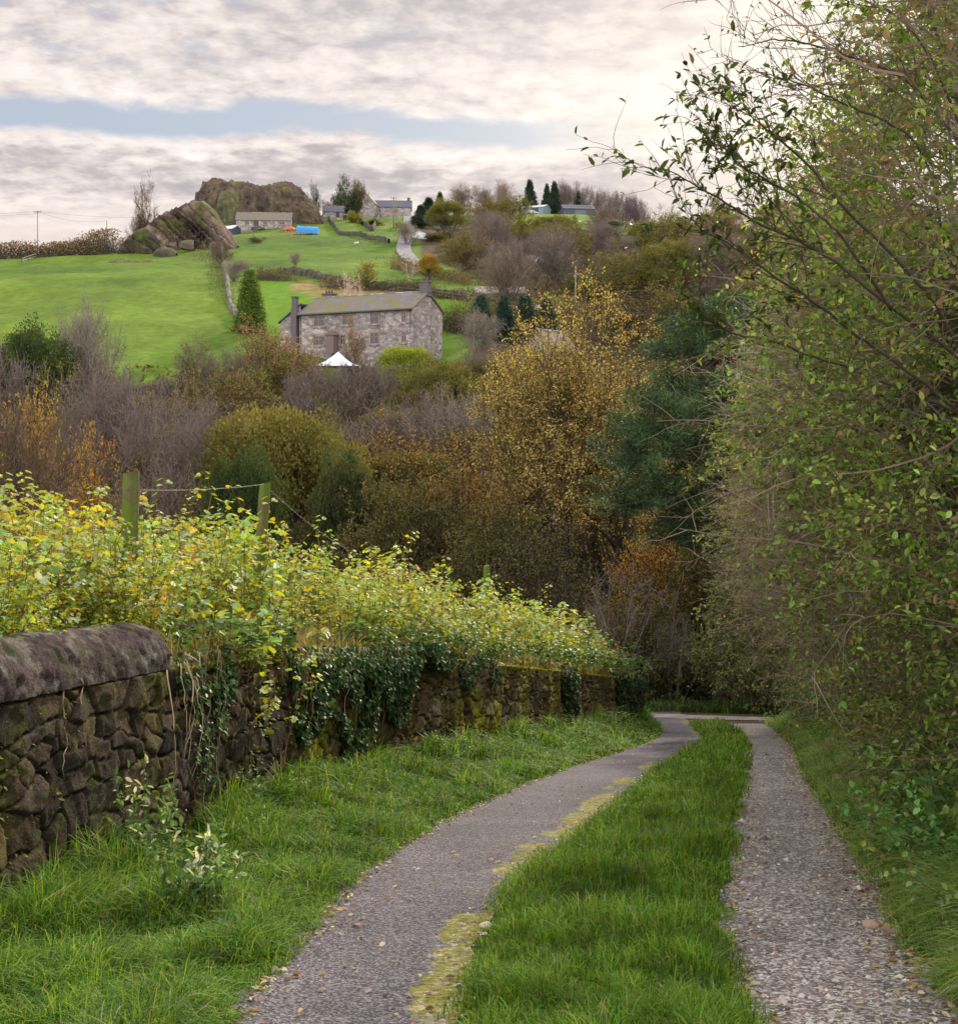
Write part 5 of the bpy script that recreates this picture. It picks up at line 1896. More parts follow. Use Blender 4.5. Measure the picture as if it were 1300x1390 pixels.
TREES = [
    # --- wooded valley, left to right, far to near
    ('dome1', 38, 434, 150, 122, 'rounded dark green tree at the left edge below the big green field', DG),
    ('dome0', -10, 462, 90, 117, 'second dark green dome at the left edge just in front of the first', (.075, .095, .03)),
    ('bare0', 8, 478, 90, 112, 'purple bare thicket in front of the dark tree at the left edge', PU),
    ('bare1', 125, 418, 75, 126, 'thin pale bare tree standing against the lower left of the green field', GY),
    ('sparse0', 78, 505, 90, 104, 'yellowish bush below the rounded dark tree on the left', OL2),
    ('bare1', 165, 508, 200, 100, 'wide purple bare tree in the left of the valley', PU),
    ('bare2', 235, 545, 130, 93, 'purple grey bare tree behind the first fence post', PU),
    ('sparse1', 262, 462, 60, 141, 'grey green leafless bush at the bottom edge of the green field', GY),
    ('bare0', 295, 478, 90, 134, 'brown bare bush right of the grey green one at the field bottom', BN),
    ('sparse1', 366, 440, 110, 140, 'russet half bare tree left of the farmhouse', TAN),
    ('sparse0', 405, 462, 80, 136, 'tan bush just in front of the left end of the farmhouse', TAN),
    ('leafy2', 300, 512, 170, 118, 'broad brown olive thicket in the middle left of the valley', (.15, .115, .06)),
    ('bare0', 440, 500, 110, 125, 'purple bare tree below the white marquee', PU),
    ('bare1', 500, 492, 120, 128, 'purple bare thicket right of the white marquee', PU),
    ('dome0', 552, 467, 92, 142, 'bright yellow green bush at the foot of the farmhouse', YG),
    ('sparse0', 478, 436, 40, 143, 'tan climbing shrub in front of the farmhouse door', TAN),
    ('dome1', 605, 486, 120, 127, 'olive brown rounded tree below the farmhouse gable', OL),
    ('bare0', 668, 478, 110, 134, 'brown bare tree below the row of dark cypresses', BN),
    ('bare1', 655, 424, 62, 152, 'pale bare spreading tree in front of the dark cypresses', GY),
    ('bare2', 705, 470, 90, 138, 'purple brown bare tree left of the stone cottage roof', PU),
    ('dome0', 378, 538, 250, 90, 'big olive and rust tree in the centre left of the valley', (.17, .145, .04)),
    ('dome1', 325, 600, 120, 79, 'dark green ivy clad tree behind the second fence post', DG),
    ('dome1', 470, 600, 120, 80, 'dark green lower tree on the right of the big olive tree', (.075, .085, .032)),
    ('sparse1', 545, 585, 170, 98, 'rust brown half bare tree in the centre of the valley', RU),
    ('bare0', 560, 540, 150, 112, 'purple brown bare wood below the olive brown tree', PU),
    ('bare2', 640, 540, 130, 110, 'greyish bare thicket left of the golden oak', GY),
    ('sparse0', 620, 610, 170, 84, 'rust coloured half bare tree just left of the golden oak', RU),
    ('leafy0', 50, 560, 160, 66, 'russet hawthorn bush behind the left end of the fence', RU),
    ('sparse0', 118, 610, 90, 58, 'small orange brown bush between the left edge and the first post', OC),
    ('bare1', 15, 545, 60, 50, 'dark twiggy sapling at the left edge of the view', (.14, .10, .07)),
    ('leafy2', 560, 660, 190, 68, 'dark brown green bush behind the middle of the bramble bank', (.10, .085, .035)),
    ('leafy0', 660, 695, 190, 62, 'dark olive bush below the golden oak', (.10, .09, .035)),
    ('sparse1', 720, 712, 170, 57, 'dull brown twiggy bush in front of the oak trunk', (.11, .095, .05)),
    ('sparse1', 675, 650, 130, 72, 'brown leaved lower tree beneath the left limbs of the golden oak', RU),
    ('sparse0', 905, 700, 160, 66, 'orange brown tree glowing behind the pine trunk', OC),  # orange tint stands in for light showing through the dark understory
    ('leafy1', 930, 760, 150, 61, 'dark shrub deep in shade beyond the foot of the lane', (.08, .075, .03)),
    ('sparse1', 860, 800, 150, 56, 'brown green bush at the far end of the stone wall', (.14, .12, .04)),
    ('bush1', 905, 862, 150, 55, 'dark low bush just beyond the crossing track', (.06, .065, .025)),
    ('bush0', 965, 885, 110, 56, 'dark purple brown bush in the shadow at the end of the lane', (.075, .055, .04)),
    ('bush1', 1035, 850, 150, 50, 'dull green bush behind the end of the right hedge', (.09, .10, .035)),
    ('leafy2', 1060, 640, 240, 62, 'dark olive tree filling the gap behind the right hedge', (.10, .095, .035)),
    ('bare0', 1130, 520, 260, 58, 'grey bare tree behind the middle of the right hedge', BN),
    ('leafy0', 1240, 470, 320, 52, 'tall olive tree behind the nearer part of the right hedge', (.12, .12, .04)),
    ('sparse1', 1120, 420, 240, 90, 'brown tree seen through twigs beyond the pine', RU),
    ('bare1', 1180, 380, 300, 110, 'grey brown bare tree on the slope behind the hedge twigs', BN),
    # --- wooded hillside on the right, far trees first
    ('leafy1', 960, 350, 110, 260, 'brown tree on the far slope above the dark pine', (.16, .115, .07)),
    ('bare2', 905, 352, 90, 230, 'purple brown bare wood on the slope above the golden oak', PU),
    ('bare0', 945, 388, 110, 190, 'greyish purple bare wood just above the top of the pine', PU),
    ('dome1', 888, 330, 56, 300, 'olive tree at the right end of the small green field', OL),
    ('leafy0', 870, 380, 70, 210, 'green brown bush below the small hillside barn', OL),
    ('dome0', 800, 318, 88, 290, 'big olive brown tree in the middle of the wooded hillside', (.13, .11, .045)),
    ('bare1', 828, 350, 80, 250, 'brown bare tree right of the tall pole', BN),
    ('leafy0', 785, 372, 60, 205, 'dark green bush beside the tall pole', DG),
    ('leafy2', 812, 388, 46, 195, 'dark green round bush right of the foot of the pole', DG),
    ('dome1', 700, 356, 72, 245, 'yellow olive dense tree above the row of cypresses', OL2),
    ('bare0', 748, 330, 50, 262, 'pale bare tree in front of the glass roofed shed', GY),
    ('dome0', 748, 292, 66, 345, 'olive tree just below the hilltop field', OL),
    ('dome0', 683, 302, 78, 330, 'tan and olive round tree in the middle of the hillside', (.20, .16, .06)),
    ('sparse0', 652, 268, 80, 395, 'brown olive tree high on the hill left of the blue shed', (.19, .15, .065)),
    ('leafy2', 690, 268, 60, 420, 'olive brown trees directly left of the pale blue shed', OL),
    ('dome1', 608, 270, 66, 360, 'tall olive green tree right of the farm road', OL),
    ('leafy0', 640, 340, 60, 290, 'olive brown tree behind the twin poles', (.16, .13, .05)),
    ('bare1', 618, 330, 60, 310, 'brown bare tree below the tall olive tree by the road', BN),
    ('bare2', 660, 372, 50, 235, 'grey twiggy tree at the right end of the upper field', GY),
    ('leafy2', 588, 318, 34, 340, 'low olive hedge tree at the right edge of the farm road', OL),
    ('fir0', 582, 268, 30, 420, 'dark blue green spruce beside the top of the farm road', (1, 1, 1)),
    ('fir0', 597, 261, 20, 430, 'small dark spruce right of the larger one on the skyline', (1, 1, 1)),
    ('fir0', 571, 278, 26, 405, 'broad low spruce left of the other two by the road', (1, 1, 1.1)),
    ('dome1', 582, 343, 32, 232, 'round orange and green tree in the field above the farmhouse', (.30, .19, .03)),
    ('thin0', 557, 352, 28, 225, 'thin bare young tree left of the orange tree', (.22, .18, .15)),
    ('sparse0', 503, 350, 40, 215, 'airy yellow green tree behind the farmhouse roof', (.30, .27, .07)),
    ('bare1', 553, 300, 34, 330, 'grey bare tree at the bottom of the farm road', GY),
    ('thin0', 472, 368, 24, 185, 'cluster of pale birch stems behind the farmhouse ridge', (.38, .30, .26)),
    ('thin0', 486, 372, 18, 186, 'second cluster of pale birch stems behind the ridge', (.36, .28, .24)),
    ('gold', 339, 366, 36, 172, 'golden green conical cypress at the corner of the farm garden', (1, 1, 1)),
    ('bare2', 350, 322, 26, 330, 'small round grey bush alone in the upper green field', BN),
    ('bare0', 300, 328, 36, 262, 'brown bare bushes growing along the top of the field wall', BN),
    ('bare1', 318, 352, 40, 225, 'greyish bare bush midway down the field wall', GY),
    ('bare2', 402, 342, 16, 250, 'wispy sapling in the middle of the upper green field', GY),
    ('wind0', 201, 246, 50, 312, 'windswept bare tree on the skyline left of the crag', (.12, .075, .05)),
    ('bare1', 186, 290, 30, 312, 'low bare thorn bush beside the windswept skyline tree', (.13, .09, .06)),
    ('leafy1', 468, 240, 34, 440, 'tall grey green poplars behind the hilltop barn', (.06, .085, .045)),
    ('leafy2', 486, 246, 22, 442, 'right hand poplar with brownish leaves behind the barn', (.11, .08, .05)),
    ('sparse1', 428, 250, 18, 430, 'slender half bare tree just right of the large crag', (.06, .08, .05)),
    ('leafy0', 483, 288, 24, 425, 'small yellow green tree in front of the hilltop farm', (.24, .23, .05)),
    ('leafy2', 506, 300, 34, 415, 'brown shrubbery before the hilltop farm roofs', (.14, .10, .05)),
    ('leafy1', 541, 300, 16, 405, 'bright yellow green bush beside the telegraph poles', YG),
    ('bare2', 444, 272, 24, 445, 'pale bare tree between the crag and the mauve roofed house', GY),
    ('fir0', 719, 244, 24, 500, 'dark pointed fir behind the pale blue shed', (1, 1, 1)),
    ('fir0', 742, 250, 18, 502, 'dark fir second from the left behind the sheds', (1, 1, 1)),
    ('fir0', 752, 247, 22, 504, 'dark fir between the two hilltop sheds', (.9, .9, .9)),
    ('fir0', 785, 260, 14, 506, 'small dark fir behind the black barn', (.9, .9, .9)),
    ('bare0', 688, 246, 38, 495, 'pinkish bare tree on the skyline left of the firs', (.25, .17, .15)),
    ('bare1', 662, 256, 34, 490, 'low bare skyline tree left of the pinkish one', (.20, .15, .12)),
    ('bare2', 632, 252, 44, 485, 'bare skyline trees above the olive hillside trees', (.20, .15, .11)),
    ('bare1', 765, 248, 22, 508, 'tall bare larch behind the black barn, first of a pair', PU),
    ('bare2', 778, 249, 20, 508, 'tall bare larch behind the black barn, second of a pair', PU),
    ('bare0', 796, 254, 24, 508, 'bare larch at the left end of the dark hilltop copse', PU),
    ('bare1', 812, 257, 26, 500, 'bare larch second from the left in the hilltop copse', PU),
    ('bare2', 828, 260, 26, 496, 'bare larch in the middle of the hilltop copse', PU),
    ('bare0', 844, 262, 26, 492, 'bare larch second from the right in the hilltop copse', PU),
    ('bare1', 860, 266, 26, 488, 'bare larch at the right end of the hilltop copse', (.14, .10, .11)),
    ('bare2', 870, 276, 20, 480, 'lowest bare tree where the hilltop copse meets the field', (.14, .10, .11)),
    ('leafy0', 931, 304, 24, 450, 'dark evergreen on the skyline between two white houses', (.045, .06, .05)),
    ('leafy1', 838, 300, 30, 420, 'low brown bush in the hilltop field left of the sheep', (.15, .11, .05)),
    ('sparse0', 985, 318, 60, 430, 'distant brown trees on the skyline behind the hedge twigs', BN),
    ('sparse1', 1060, 315, 90, 420, 'far brown trees behind the middle of the hedge twigs', BN),
    ('leafy2', 1010, 335, 80, 340, 'dull olive trees on the far slope above the pine', (.15, .12, .06)),
    # --- conifers beside the farmhouse
    ('cone0', 653, 400, 34, 172, 'leftmost of the four dark cypresses right of the farmhouse', (1, 1, 1.15)),
    ('cone1', 684, 401, 34, 168, 'second from left of the four dark cypresses', (.9, 1, 1.05)),
    ('cone0', 713, 400, 38, 166, 'third from left and tallest of the four dark cypresses', (.85, .92, .95)),
    ('cone1', 742, 405, 32, 168, 'rightmost of the four dark cypresses', (1, 1.1, .95)),
]
for row in TREES:
    kind, px, top, wpx, d, label, tint = row
    tree(kind, px, top, wpx, d, label, tint, cat='tree' if kind.startswith('bush') else 'tree')


# fill of the valley wood: trees nothing in the picture tells apart
def valley_fill():
    rng = rng_(301)
    kinds = ['bare0', 'bare1', 'dome1', 'sparse0', 'sparse1', 'leafy1', 'dome0']
    tints = [PU, BN, (.14, .115, .055), RU, (.19, .15, .06), OL, (.15, .125, .04)]
    n = 0
    for d in (86, 97, 108, 119, 130, 139):
        for px in np.arange(-90, 900, 62 if d < 115 else 52):
            p = px + rng.uniform(-22, 22)
            if d > 128 and 380 < p < 560:
                continue
            k = int(rng.integers(0, 7))
            if p < 330 and rng.random() < .2: k = 0
            zt = {86: 645, 97: 600, 108: 565, 119: 528, 130: 505, 139: 492}[d] + rng.uniform(-8, 22) + (25 if p < 300 and d > 115 else 0)
            if p > 600 and d < 100: zt += 60
            tree(kinds[k], p, zt, 165 * 105 / d, d + rng.uniform(-4, 4), 'bare or russet tree among many in the wood filling the valley', tints[k], group='trees of the valley wood')
            n += 1
    # wooded right hillside
    for d in (165, 190, 215, 245, 275, 305, 340, 370):
        for px in np.arange(690 if d < 240 else 620, 1350, 70 if d < 250 else 52):
            p = px + rng.uniform(-16, 16)
            if 725 < p < 775 and d < 210: continue
            if d > 320 and (p > 690 and p < 905): continue
            if d > 290 and p > 830 and p < 880: continue
            if d == 165 and p < 790: continue
            if d > 290 and p < 665: continue
            gpy = HZ - (gz(px_x(p, d), d) - EYE) * F / d
            k = int(rng.integers(0, 6))
            tree(kinds[k], p, gpy - rng.uniform(5.5, 11) * F / d, 80 * 230 / d, d, 'olive or brown tree among many on the wooded right hillside', [PU, BN, OL, (.19, .15, .06), OL2, OL][k],
                 group='trees of the right hillside')


valley_fill()


# ------------------------------------------------------------ the golden oak --
def hero_oak():
    for (px, d, top, wpx, ndx, sd, lab, leafn, cols) in [
            (848, 74, 406, 320, 0, 401, 'tall golden brown oak with dark limbs in the middle of the valley', 6.2, OCHRE),
            (742, 80, 470, 260, 0, 402, 'lower golden oak leaning left beside the tallest one', 6.5, OCHRE)]:
        x = px_x(px, d)
        zb = gz(x, d)
        H = px_z(top, d) - zb
        W = wpx / F * d
        root = make_plant('oak', sd, H, W, (2 if sd == 401 else 3, .50, 8, .06, .08, .36), .5,
                          [(12, .40, .45, 1.15, 8, .12, .05, .18), (11, .21, .4, 1.1, 6, .17, .05, .2), (8, .10, .4, 1.2, 5, .2, .04, .15), (3, .045, .4, 1.2, 3, .2, .0, .2)],
                          (.060, .046, .034), (.10, .07, .045),
                          dict(per=7.5, size=.135, cols=cols, weights=[4, 3, 3, 1.5, 1.2], jit=.15, zmin=H * .36, spread=.12, aspect=.72), lean=.30, minr=.010, k0=9, trunk_levels=3)
        place(root, x, d, zb, label=lab, cat='oak', first=True)


hero_oak()


def hero_pine():
    """Scots pine: flat-topped pads of blue-green needles on dark limbs"""
    rng = rng_(411)
    px, d = 975, 54
    x = px_x(px, d)
    zb = gz(x, d)
    root = empty('scots_pine', (x, d, zb), 'tall dark blue green pine between the golden oak and the right hedge', 'pine')
    H = px_z(412, d) - zb
    t = Mesh(); m = Mesh()
    z = np.linspace(-.3, H * .97, 16)
    tr = np.stack([.25 * np.sin(z * .35), .2 * np.cos(z * .3), z], -1)
    t.tube(tr, np.linspace(.30, .05, 16), 10, (.085, .062, .055))

    def P3(ppx, ppy, dd):
        return np.array([px_x(ppx, dd) - x, dd - d, px_z(ppy, dd) - zb])
    pads = [(1000, 430, 2.6, 54), (950, 440, 2.2, 55), (985, 470, 3.0, 53), (930, 470, 1.7, 54), (1030, 480, 3.0, 55), (905, 545, 2.0, 53), (935, 520, 2.4, 55), (975, 540, 2.6, 52),
            (1010, 560, 2.6, 54), (880, 580, 2.2, 54), (915, 600, 2.6, 52), (955, 610, 2.6, 55), (995, 620, 2.4, 53), (860, 612, 1.8, 53), (872, 650, 2.0, 55), (905, 665, 2.4, 53),
            (945, 680, 2.2, 54), (985, 690, 2.2, 52), (865, 680, 1.4, 54), (925, 720, 1.6, 53), (1020, 650, 2.2, 55), (1040, 540, 2.6, 53), (1050, 610, 2.4, 54), (1045, 455, 2.2, 56), (1000, 410, 1.4, 55), (960, 730, 1.5, 55)]
    C_ = []
    rr = []
    for (ax, ay, r, dd) in pads:
        c = P3(ax, ay, dd)
        r = r * .70
        zs = np.clip(c[2] - r - abs(c[0]) * .25, 1, H * .93)
        s = np.array([np.interp(zs, z, tr[:, 0]), np.interp(zs, z, tr[:, 1]), zs])
        q = np.linspace(0, 1, 9)[:, None]
        pts = s * (1 - q) + c * q + np.array([0, 0, -.5]) * np.sin(q * math.pi) * .6
        t.tube(pts, np.linspace(.085, .03, 9), 6, (.09, .06, .045))
        n = int(26 * r)
        u = rng.normal(0, 1, (n, 3)) * np.array([1.0, 1.0, .38]) * r * .62
        u[:, 2] -= .12 * (u[:, 0] ** 2 + u[:, 1] ** 2) / max(r, .5)
        cc = c + u
        C_.append(cc)
        for e in cc[::2]:
            t.segs([c - [0, 0, .3]], [e], .03, .012, 4, (.08, .055, .04))
    C_ = np.concatenate(C_)
    fluff(m, rng, C_, .45, 150, .19, [(.045, .085, .028), (.068, .118, .036), (.024, .050, .020), (.11, .15, .045)], [4, 3, 4, 1], .62, 0, .16)
    t.build('trunk', M_BARK, root, smooth=True)
    m.build('crown', M_NEEDLE, root)


hero_pine()


def dead_tree():
    """pale bare twisted branches in front of the oak"""
    for (px, d, top, wpx, sd, lab, col) in [(838, 54, 760, 120, 421, 'pale bare twisted tree at the end of the stone wall', (.19, .155, .13)),
                                            (915, 54, 800, 110, 422, 'dark bare tree with arching limbs behind the wall end', (.14, .11, .08))]:
        x = px_x(px, d)
        zb = gz(x, d)
        H = px_z(top, d) - zb
        root = make_plant('bare_tree', sd, H, wpx / F * d, (2, .6, 9, .18, .03, .075), .4,
                          [(7, .40, .4, 1.2, 8, .22, .02, .25), (7, .2, .4, 1.2, 6, .25, .0, .2), (6, .09, .4, 1.2, 5, .25, .0, .2)],
                          col, col, None, lean=.5, minr=.007, bark_mat=M_BARK_PALE)
        place(root, x, d, zb, label=lab, cat='tree', first=True)


dead_tree()


# undergrowth of the valley floor and slope
def valley_floor():
    rng = rng_(431)
    m = Mesh()
    n = 46000
    d = rng.uniform(56, 150, n)
    px = rng.uniform(-150, 1350, n)
    k = rng.random(n) < .5
    d[k] = rng.uniform(150, 420, k.sum())
    px[k] = rng.uniform(650, 1350, k.sum())
    bad = k & (d > 330) & (px < 905)
    d[bad] = rng.uniform(200, 300, bad.sum())
    x = px_x(px, d)
    z = ground(x, d)
    P = np.stack([x, d, z + rng.uniform(0, .9, n)], -1)
    D = unit(rng.normal(0, 1, (n, 3)) + np.array([0, 0, .8]))
    s = rng.uniform(.25, .7, n) * (1 + d / 300)
    leaves(m, P, D, unit(rng.normal(0, 1, (n, 3))), s, s * .35, palette(rng, n, [(.12, .085, .045), (.08, .09, .03), (.16, .10, .04), (.09, .065, .05)]))
    tag(m.build('undergrowth', M_LEAF_FAR), 'brown bracken and scrub covering the valley floor beneath the trees', 'undergrowth', kind='stuff')


valley_floor()
for k, o in PR.items():          # drop unused source trees
    if k not in USED:
        for c in list(o.children): bpy.data.objects.remove(c)
        bpy.data.objects.remove(o)

# =================================================== FARM, CRAGS, HILL THINGS ==


def mat_masonry():
    g = NT('farmhouse_stone')
    co = g.coords('Object')
    mp = g.t.nodes.new('ShaderNodeMapping'); mp.inputs['Scale'].default_value = (1.8, 1.8, 3.6)
    g.l(co, mp.inputs[0])
    v = g.n('TexVoronoi', Scale=1.0); g.l(mp.outputs[0], v.inputs[0])
    ve = g.n('TexVoronoi', Scale=1.0); ve.feature = 'DISTANCE_TO_EDGE'; g.l(mp.outputs[0], ve.inputs[0])
    sp = g.n('SeparateColor'); g.l(v.outputs['Color'], sp.inputs[0])
    c = g.ramp(sp.outputs[0], [(0, (.22, .185, .175)), (.35, (.34, .29, .275)), (.7, (.42, .36, .34)), (1, (.54, .47, .44))])
    n = g.noise(.5, 5, .6, co)
    c = g.mix(g.ramp(n.outputs[0], [(.45, 0.), (.62, .55)]), c, (.17, .135, .125))
    j = g.ramp(ve.outputs['Distance'], [(.0, (.6, .6, .6)), (.09, (1, 1, 1))])
    c = g.mix(1.0, c, j, 'MULTIPLY')
    p = g.n('BsdfPrincipled', Roughness=1.0); p.inputs['Specular IOR Level'].default_value = .05
    g.l(c, p.inputs['Base Color'])
    b = g.n('Bump', Distance=.05); g.l(ve.outputs['Distance'], b.inputs['Height']); g.l(b.outputs[0], p.inputs['Normal'])
    g.l(p.outputs[0], g.out.inputs[0])
    return g.m


M_STONE = mat_masonry()
M_SLATE = mat_rough('stone_slate_roof', (.17, .15, .145), 1.2, .5, 1.0, .02, 5, spec=.05, moss=(.175, .155, .075), moss_amt=.68)
M_DSLATE = mat_rough('dark_slate_roof', (.10, .095, .12), 1.5, .4, .8, .02, 5)
M_GLASS = mat_plain('window_glass', (.05, .045, .05), .25, .6)
M_FRAME = mat_plain('window_wood', (.34, .22, .18), .8)
M_WHITE = mat_plain('white_paint', (.70, .70, .72), .5)
M_LEAD = mat_plain('black_iron', (.03, .03, .035), .6)
M_BLUESHED = mat_plain('pale_blue_cladding', (.17, .23, .27), .5)
M_BLACKBARN = mat_plain('dark_cladding', (.055, .065, .09), .6)


def pbox(parent, name, c, s, mat, rz=0):
    m = Mesh(); m.box((0, 0, 0), s, rz=rz)
    o = m.build(name, mat, parent)
    o.location = c
    return o


def gable_building(name, label, cat, px, d, L, D, wh, rh, rot, wall, roof, zoff=-.4, base_py=None, over=.25, windows=(), chimneys=(), doors=(), off=(0, 0)):
    """long axis along local x; the front is local -y. windows: (x, z, w, h) on the front, or side='r' on the right gable"""
    x = px_x(px, d) + off[0]
    z = gz(x, d + off[1]) + zoff if base_py is None else px_z(base_py, d)
    root = empty(name, (x, d + off[1], z), label, cat, rz=rot)
    m = Mesh()
    a, b = L / 2, D / 2
    V = [(-a, -b, -2.5), (a, -b, -2.5), (a, b, -2.5), (-a, b, -2.5), (-a, -b, wh), (a, -b, wh), (a, b, wh), (-a, b, wh), (-a, 0, wh + rh), (a, 0, wh + rh)]
    m.add(V, [np.array([(0, 1, 5, 4), (2, 3, 7, 6)]), np.array([(1, 2, 6, 9, 5), (3, 0, 4, 8, 7)])])
    m.build('walls', wall, root)
    m = Mesh()
    th = .16
    e = over
    sl = rh / b
    for sgn in (-1, 1):
        p = [(-a - e, sgn * (b + e), wh - e * sl), (a + e, sgn * (b + e), wh - e * sl), (a + e, 0, wh + rh), (-a - e, 0, wh + rh)]
        q = [(u, v, w + th) for u, v, w in p]
        f = [(0, 1, 2, 3), (7, 6, 5, 4), (0, 4, 5, 1), (1, 5, 6, 2), (2, 6, 7, 3), (3, 7, 4, 0)]
        if sgn > 0: f = [t[::-1] for t in f]
        m.add(p + q, np.array(f))
    rf = m.build('roof', roof, root)
    m = Mesh(); m.tube([(-a - e, 0, wh + rh + th), (a + e, 0, wh + rh + th)], .11, 6)
    m.build('ridge_tiles', M_STONE, rf, smooth=True)
    for (wx, wz, w, h) in windows:
        f = Mesh()
        y = -b - .03
        for (cx, cz, sx, sz) in ((0, h / 2, w, .10), (0, -h / 2, w, .10), (-w / 2, 0, .10, h + .1), (w / 2, 0, .10, h + .1), (0, 0, .07, h - .1), (0, h * .12, w - .1, .06)):
            f.box((cx, 0, cz), (sx, .07 + .01 * (cx == 0), sz))
        wo = f.build('window', M_FRAME, root)
        wo.location = (wx, y, wz)
        g = Mesh(); g.box((0, .012, 0), (w - .08, .02, h - .08)); g.build('pane', M_GLASS, wo)
        g = Mesh(); g.box((0, -.02, -h / 2 - .14), (w + .3, .16, .14)); g.build('sill', M_STONE, wo)
        g = Mesh(); g.box((0, 0.0, h / 2 + .2), (w + .3, .08, .24)); g.build('lintel', M_STONE, wo)
    for (dx, w, h, c) in doors:
        g = Mesh(); g.box((0, 0, h / 2), (w, .10, h)); g.box((0, -.03, h / 2), (w * .75, .09, h * .8))
        o = g.build('door', mat_plain('door_paint', c), root); o.location = (dx, -b - .02, 0.3)
    for (cx, cy, w, h, pots) in chimneys:
        g = Mesh()
        zb = wh + rh - abs(cy) * sl - .4
        g.box((0, 0, h / 2), (w, .9, h)); g.box((0, 0, h), (w + .18, 1.08, .16))
        o = g.build('chimney', M_CHIM, root); o.location = (cx, cy, zb)
        for k in range(pots):
            t = Mesh(); t.tube([(0, 0, 0), (0, 0, .35), (0, 0, .42)], [.13, .11, .14], 9)
            t_ = t.build('chimney_pot', mat_plain('terracotta_pot', (.16, .08, .06)), o, smooth=True)
            t_.location = ((k - (pots - 1) / 2) * .42, 0, h + .06)
    return root


M_CHIM = mat_rough('sooty_chimney_stone', (.13, .115, .115), 3, .4, .95)


def farmhouse():
    A = math.radians(-28)     # front turned towards the viewer's left, right gable showing
    d = 158
    pos = (505, d)
    wins = [(-8 + 3.0, 4.05, 1.55, 1.25), (-8 + 7.0, 4.05, 1.5, 1.25), (-8 + 10.8, 4.05, 1.2, 1.3), (-8 + 14.8, 4.05, .6, 1.25),
            (-8 + 3.0, 1.7, 1.5, 1.1), (-8 + 10.8, 1.7, 1.2, 1.3), (-8 + 14.8, 1.7, .6, 1.2), (-8 + 6.4, 1.7, .7, 1.1)]
    r = gable_building('farmhouse', 'long two storey stone farmhouse with mossy slate roof at the foot of the hill', 'house', 503, d, 15.8, 7.0, 5.0, 2.1, A,
                       M_STONE, M_SLATE, base_py=482, windows=wins, chimneys=[(7.6, 0, 1.1, 1.7, 2), (2.6, .6, 1.4, 1.1, 2), (-6.4, .6, 1.5, 1.4, 3)], doors=[(-8 + 5.2, 1.0, 2.0, (.10, .03, .035))])
    # eaves gutter and two downpipes
    m = Mesh()
    m.tube([(-8.1, -3.82, 4.82), (8.1, -3.82, 4.82)], .075, 6)
    m.build('gutter', M_LEAD, r)
    for x in (-7.7, 7.7):
        m = Mesh(); m.tube([(x, -3.8, 4.8), (x, -3.60, 4.5), (x, -3.60, .2)], .06, 6)
        m.build('downpipe', M_LEAD, r)
    # porch
    m = Mesh(); m.box((-2.8, -4.1, 1.1), (1.1, 1.0, 2.2))
    m.add([(-3.5, -4.7, 2.2), (-2.1, -4.7, 2.2), (-2.8, -4.7, 2.75), (-3.5, -3.4, 2.2), (-2.1, -3.4, 2.2), (-2.8, -3.4, 2.75)],
          [np.array([(0, 1, 2), (5, 4, 3)]), np.array([(0, 2, 5, 3), (1, 4, 5, 2), (0, 3, 4, 1)])])
    m.build('porch', mat_plain('porch_brown_stone', (.17, .12, .11)), r)
    # left wing, ridge at right angles, with outside chimney breast
    m = Mesh()
    a, b, wh, rh = 1.5, 3.6, 4.2, 1.9
    ox, oy = -9.6, .6
    V = np.array([(-a, -b, 0), (a, -b, 0), (a, b, 0), (-a, b, 0), (-a, -b, wh), (a, -b, wh), (a, b, wh), (-a, b, wh), (a, -b, wh + rh), (a, b, wh + rh)]) + [ox, oy, 0]
    m.add(V, [np.array([(3, 0, 4, 7), (0, 1, 5, 4), (4, 5, 8, 4), (2, 3, 7, 6)])[[0, 1, 3]], np.array([(4, 5, 8), (7, 9, 6)])])
    m.build('side_wing', M_STONE, r)
    m = Mesh()
    p = np.array([(-a - .25, -b - .25, wh - .2), (a + .1, -b - .25, wh + rh + .05), (a + .1, b + .25, wh + rh + .05), (-a - .25, b + .25, wh - .2)]) + [ox, oy, .04]
    m.add(np.concatenate([p, p + [0, 0, .15]]), np.array([(0, 1, 2, 3), (7, 6, 5, 4), (0, 4, 5, 1), (1, 5, 6, 2), (2, 6, 7, 3), (3, 7, 4, 0)][::1]))
    m.build('side_roof', M_DSLATE, r)
    m = Mesh(); m.box((-8.7, -3.3, 2.9), (.8, .7, 5.8)); m.box((-8.7, -3.3, 6.3), (.62, .55, 1.6)); m.box((-8.7, -3.3, 7.1), (.8, .7, .16))
    m.build('chimney_breast', M_CHIM, r)
    return r


farmhouse()


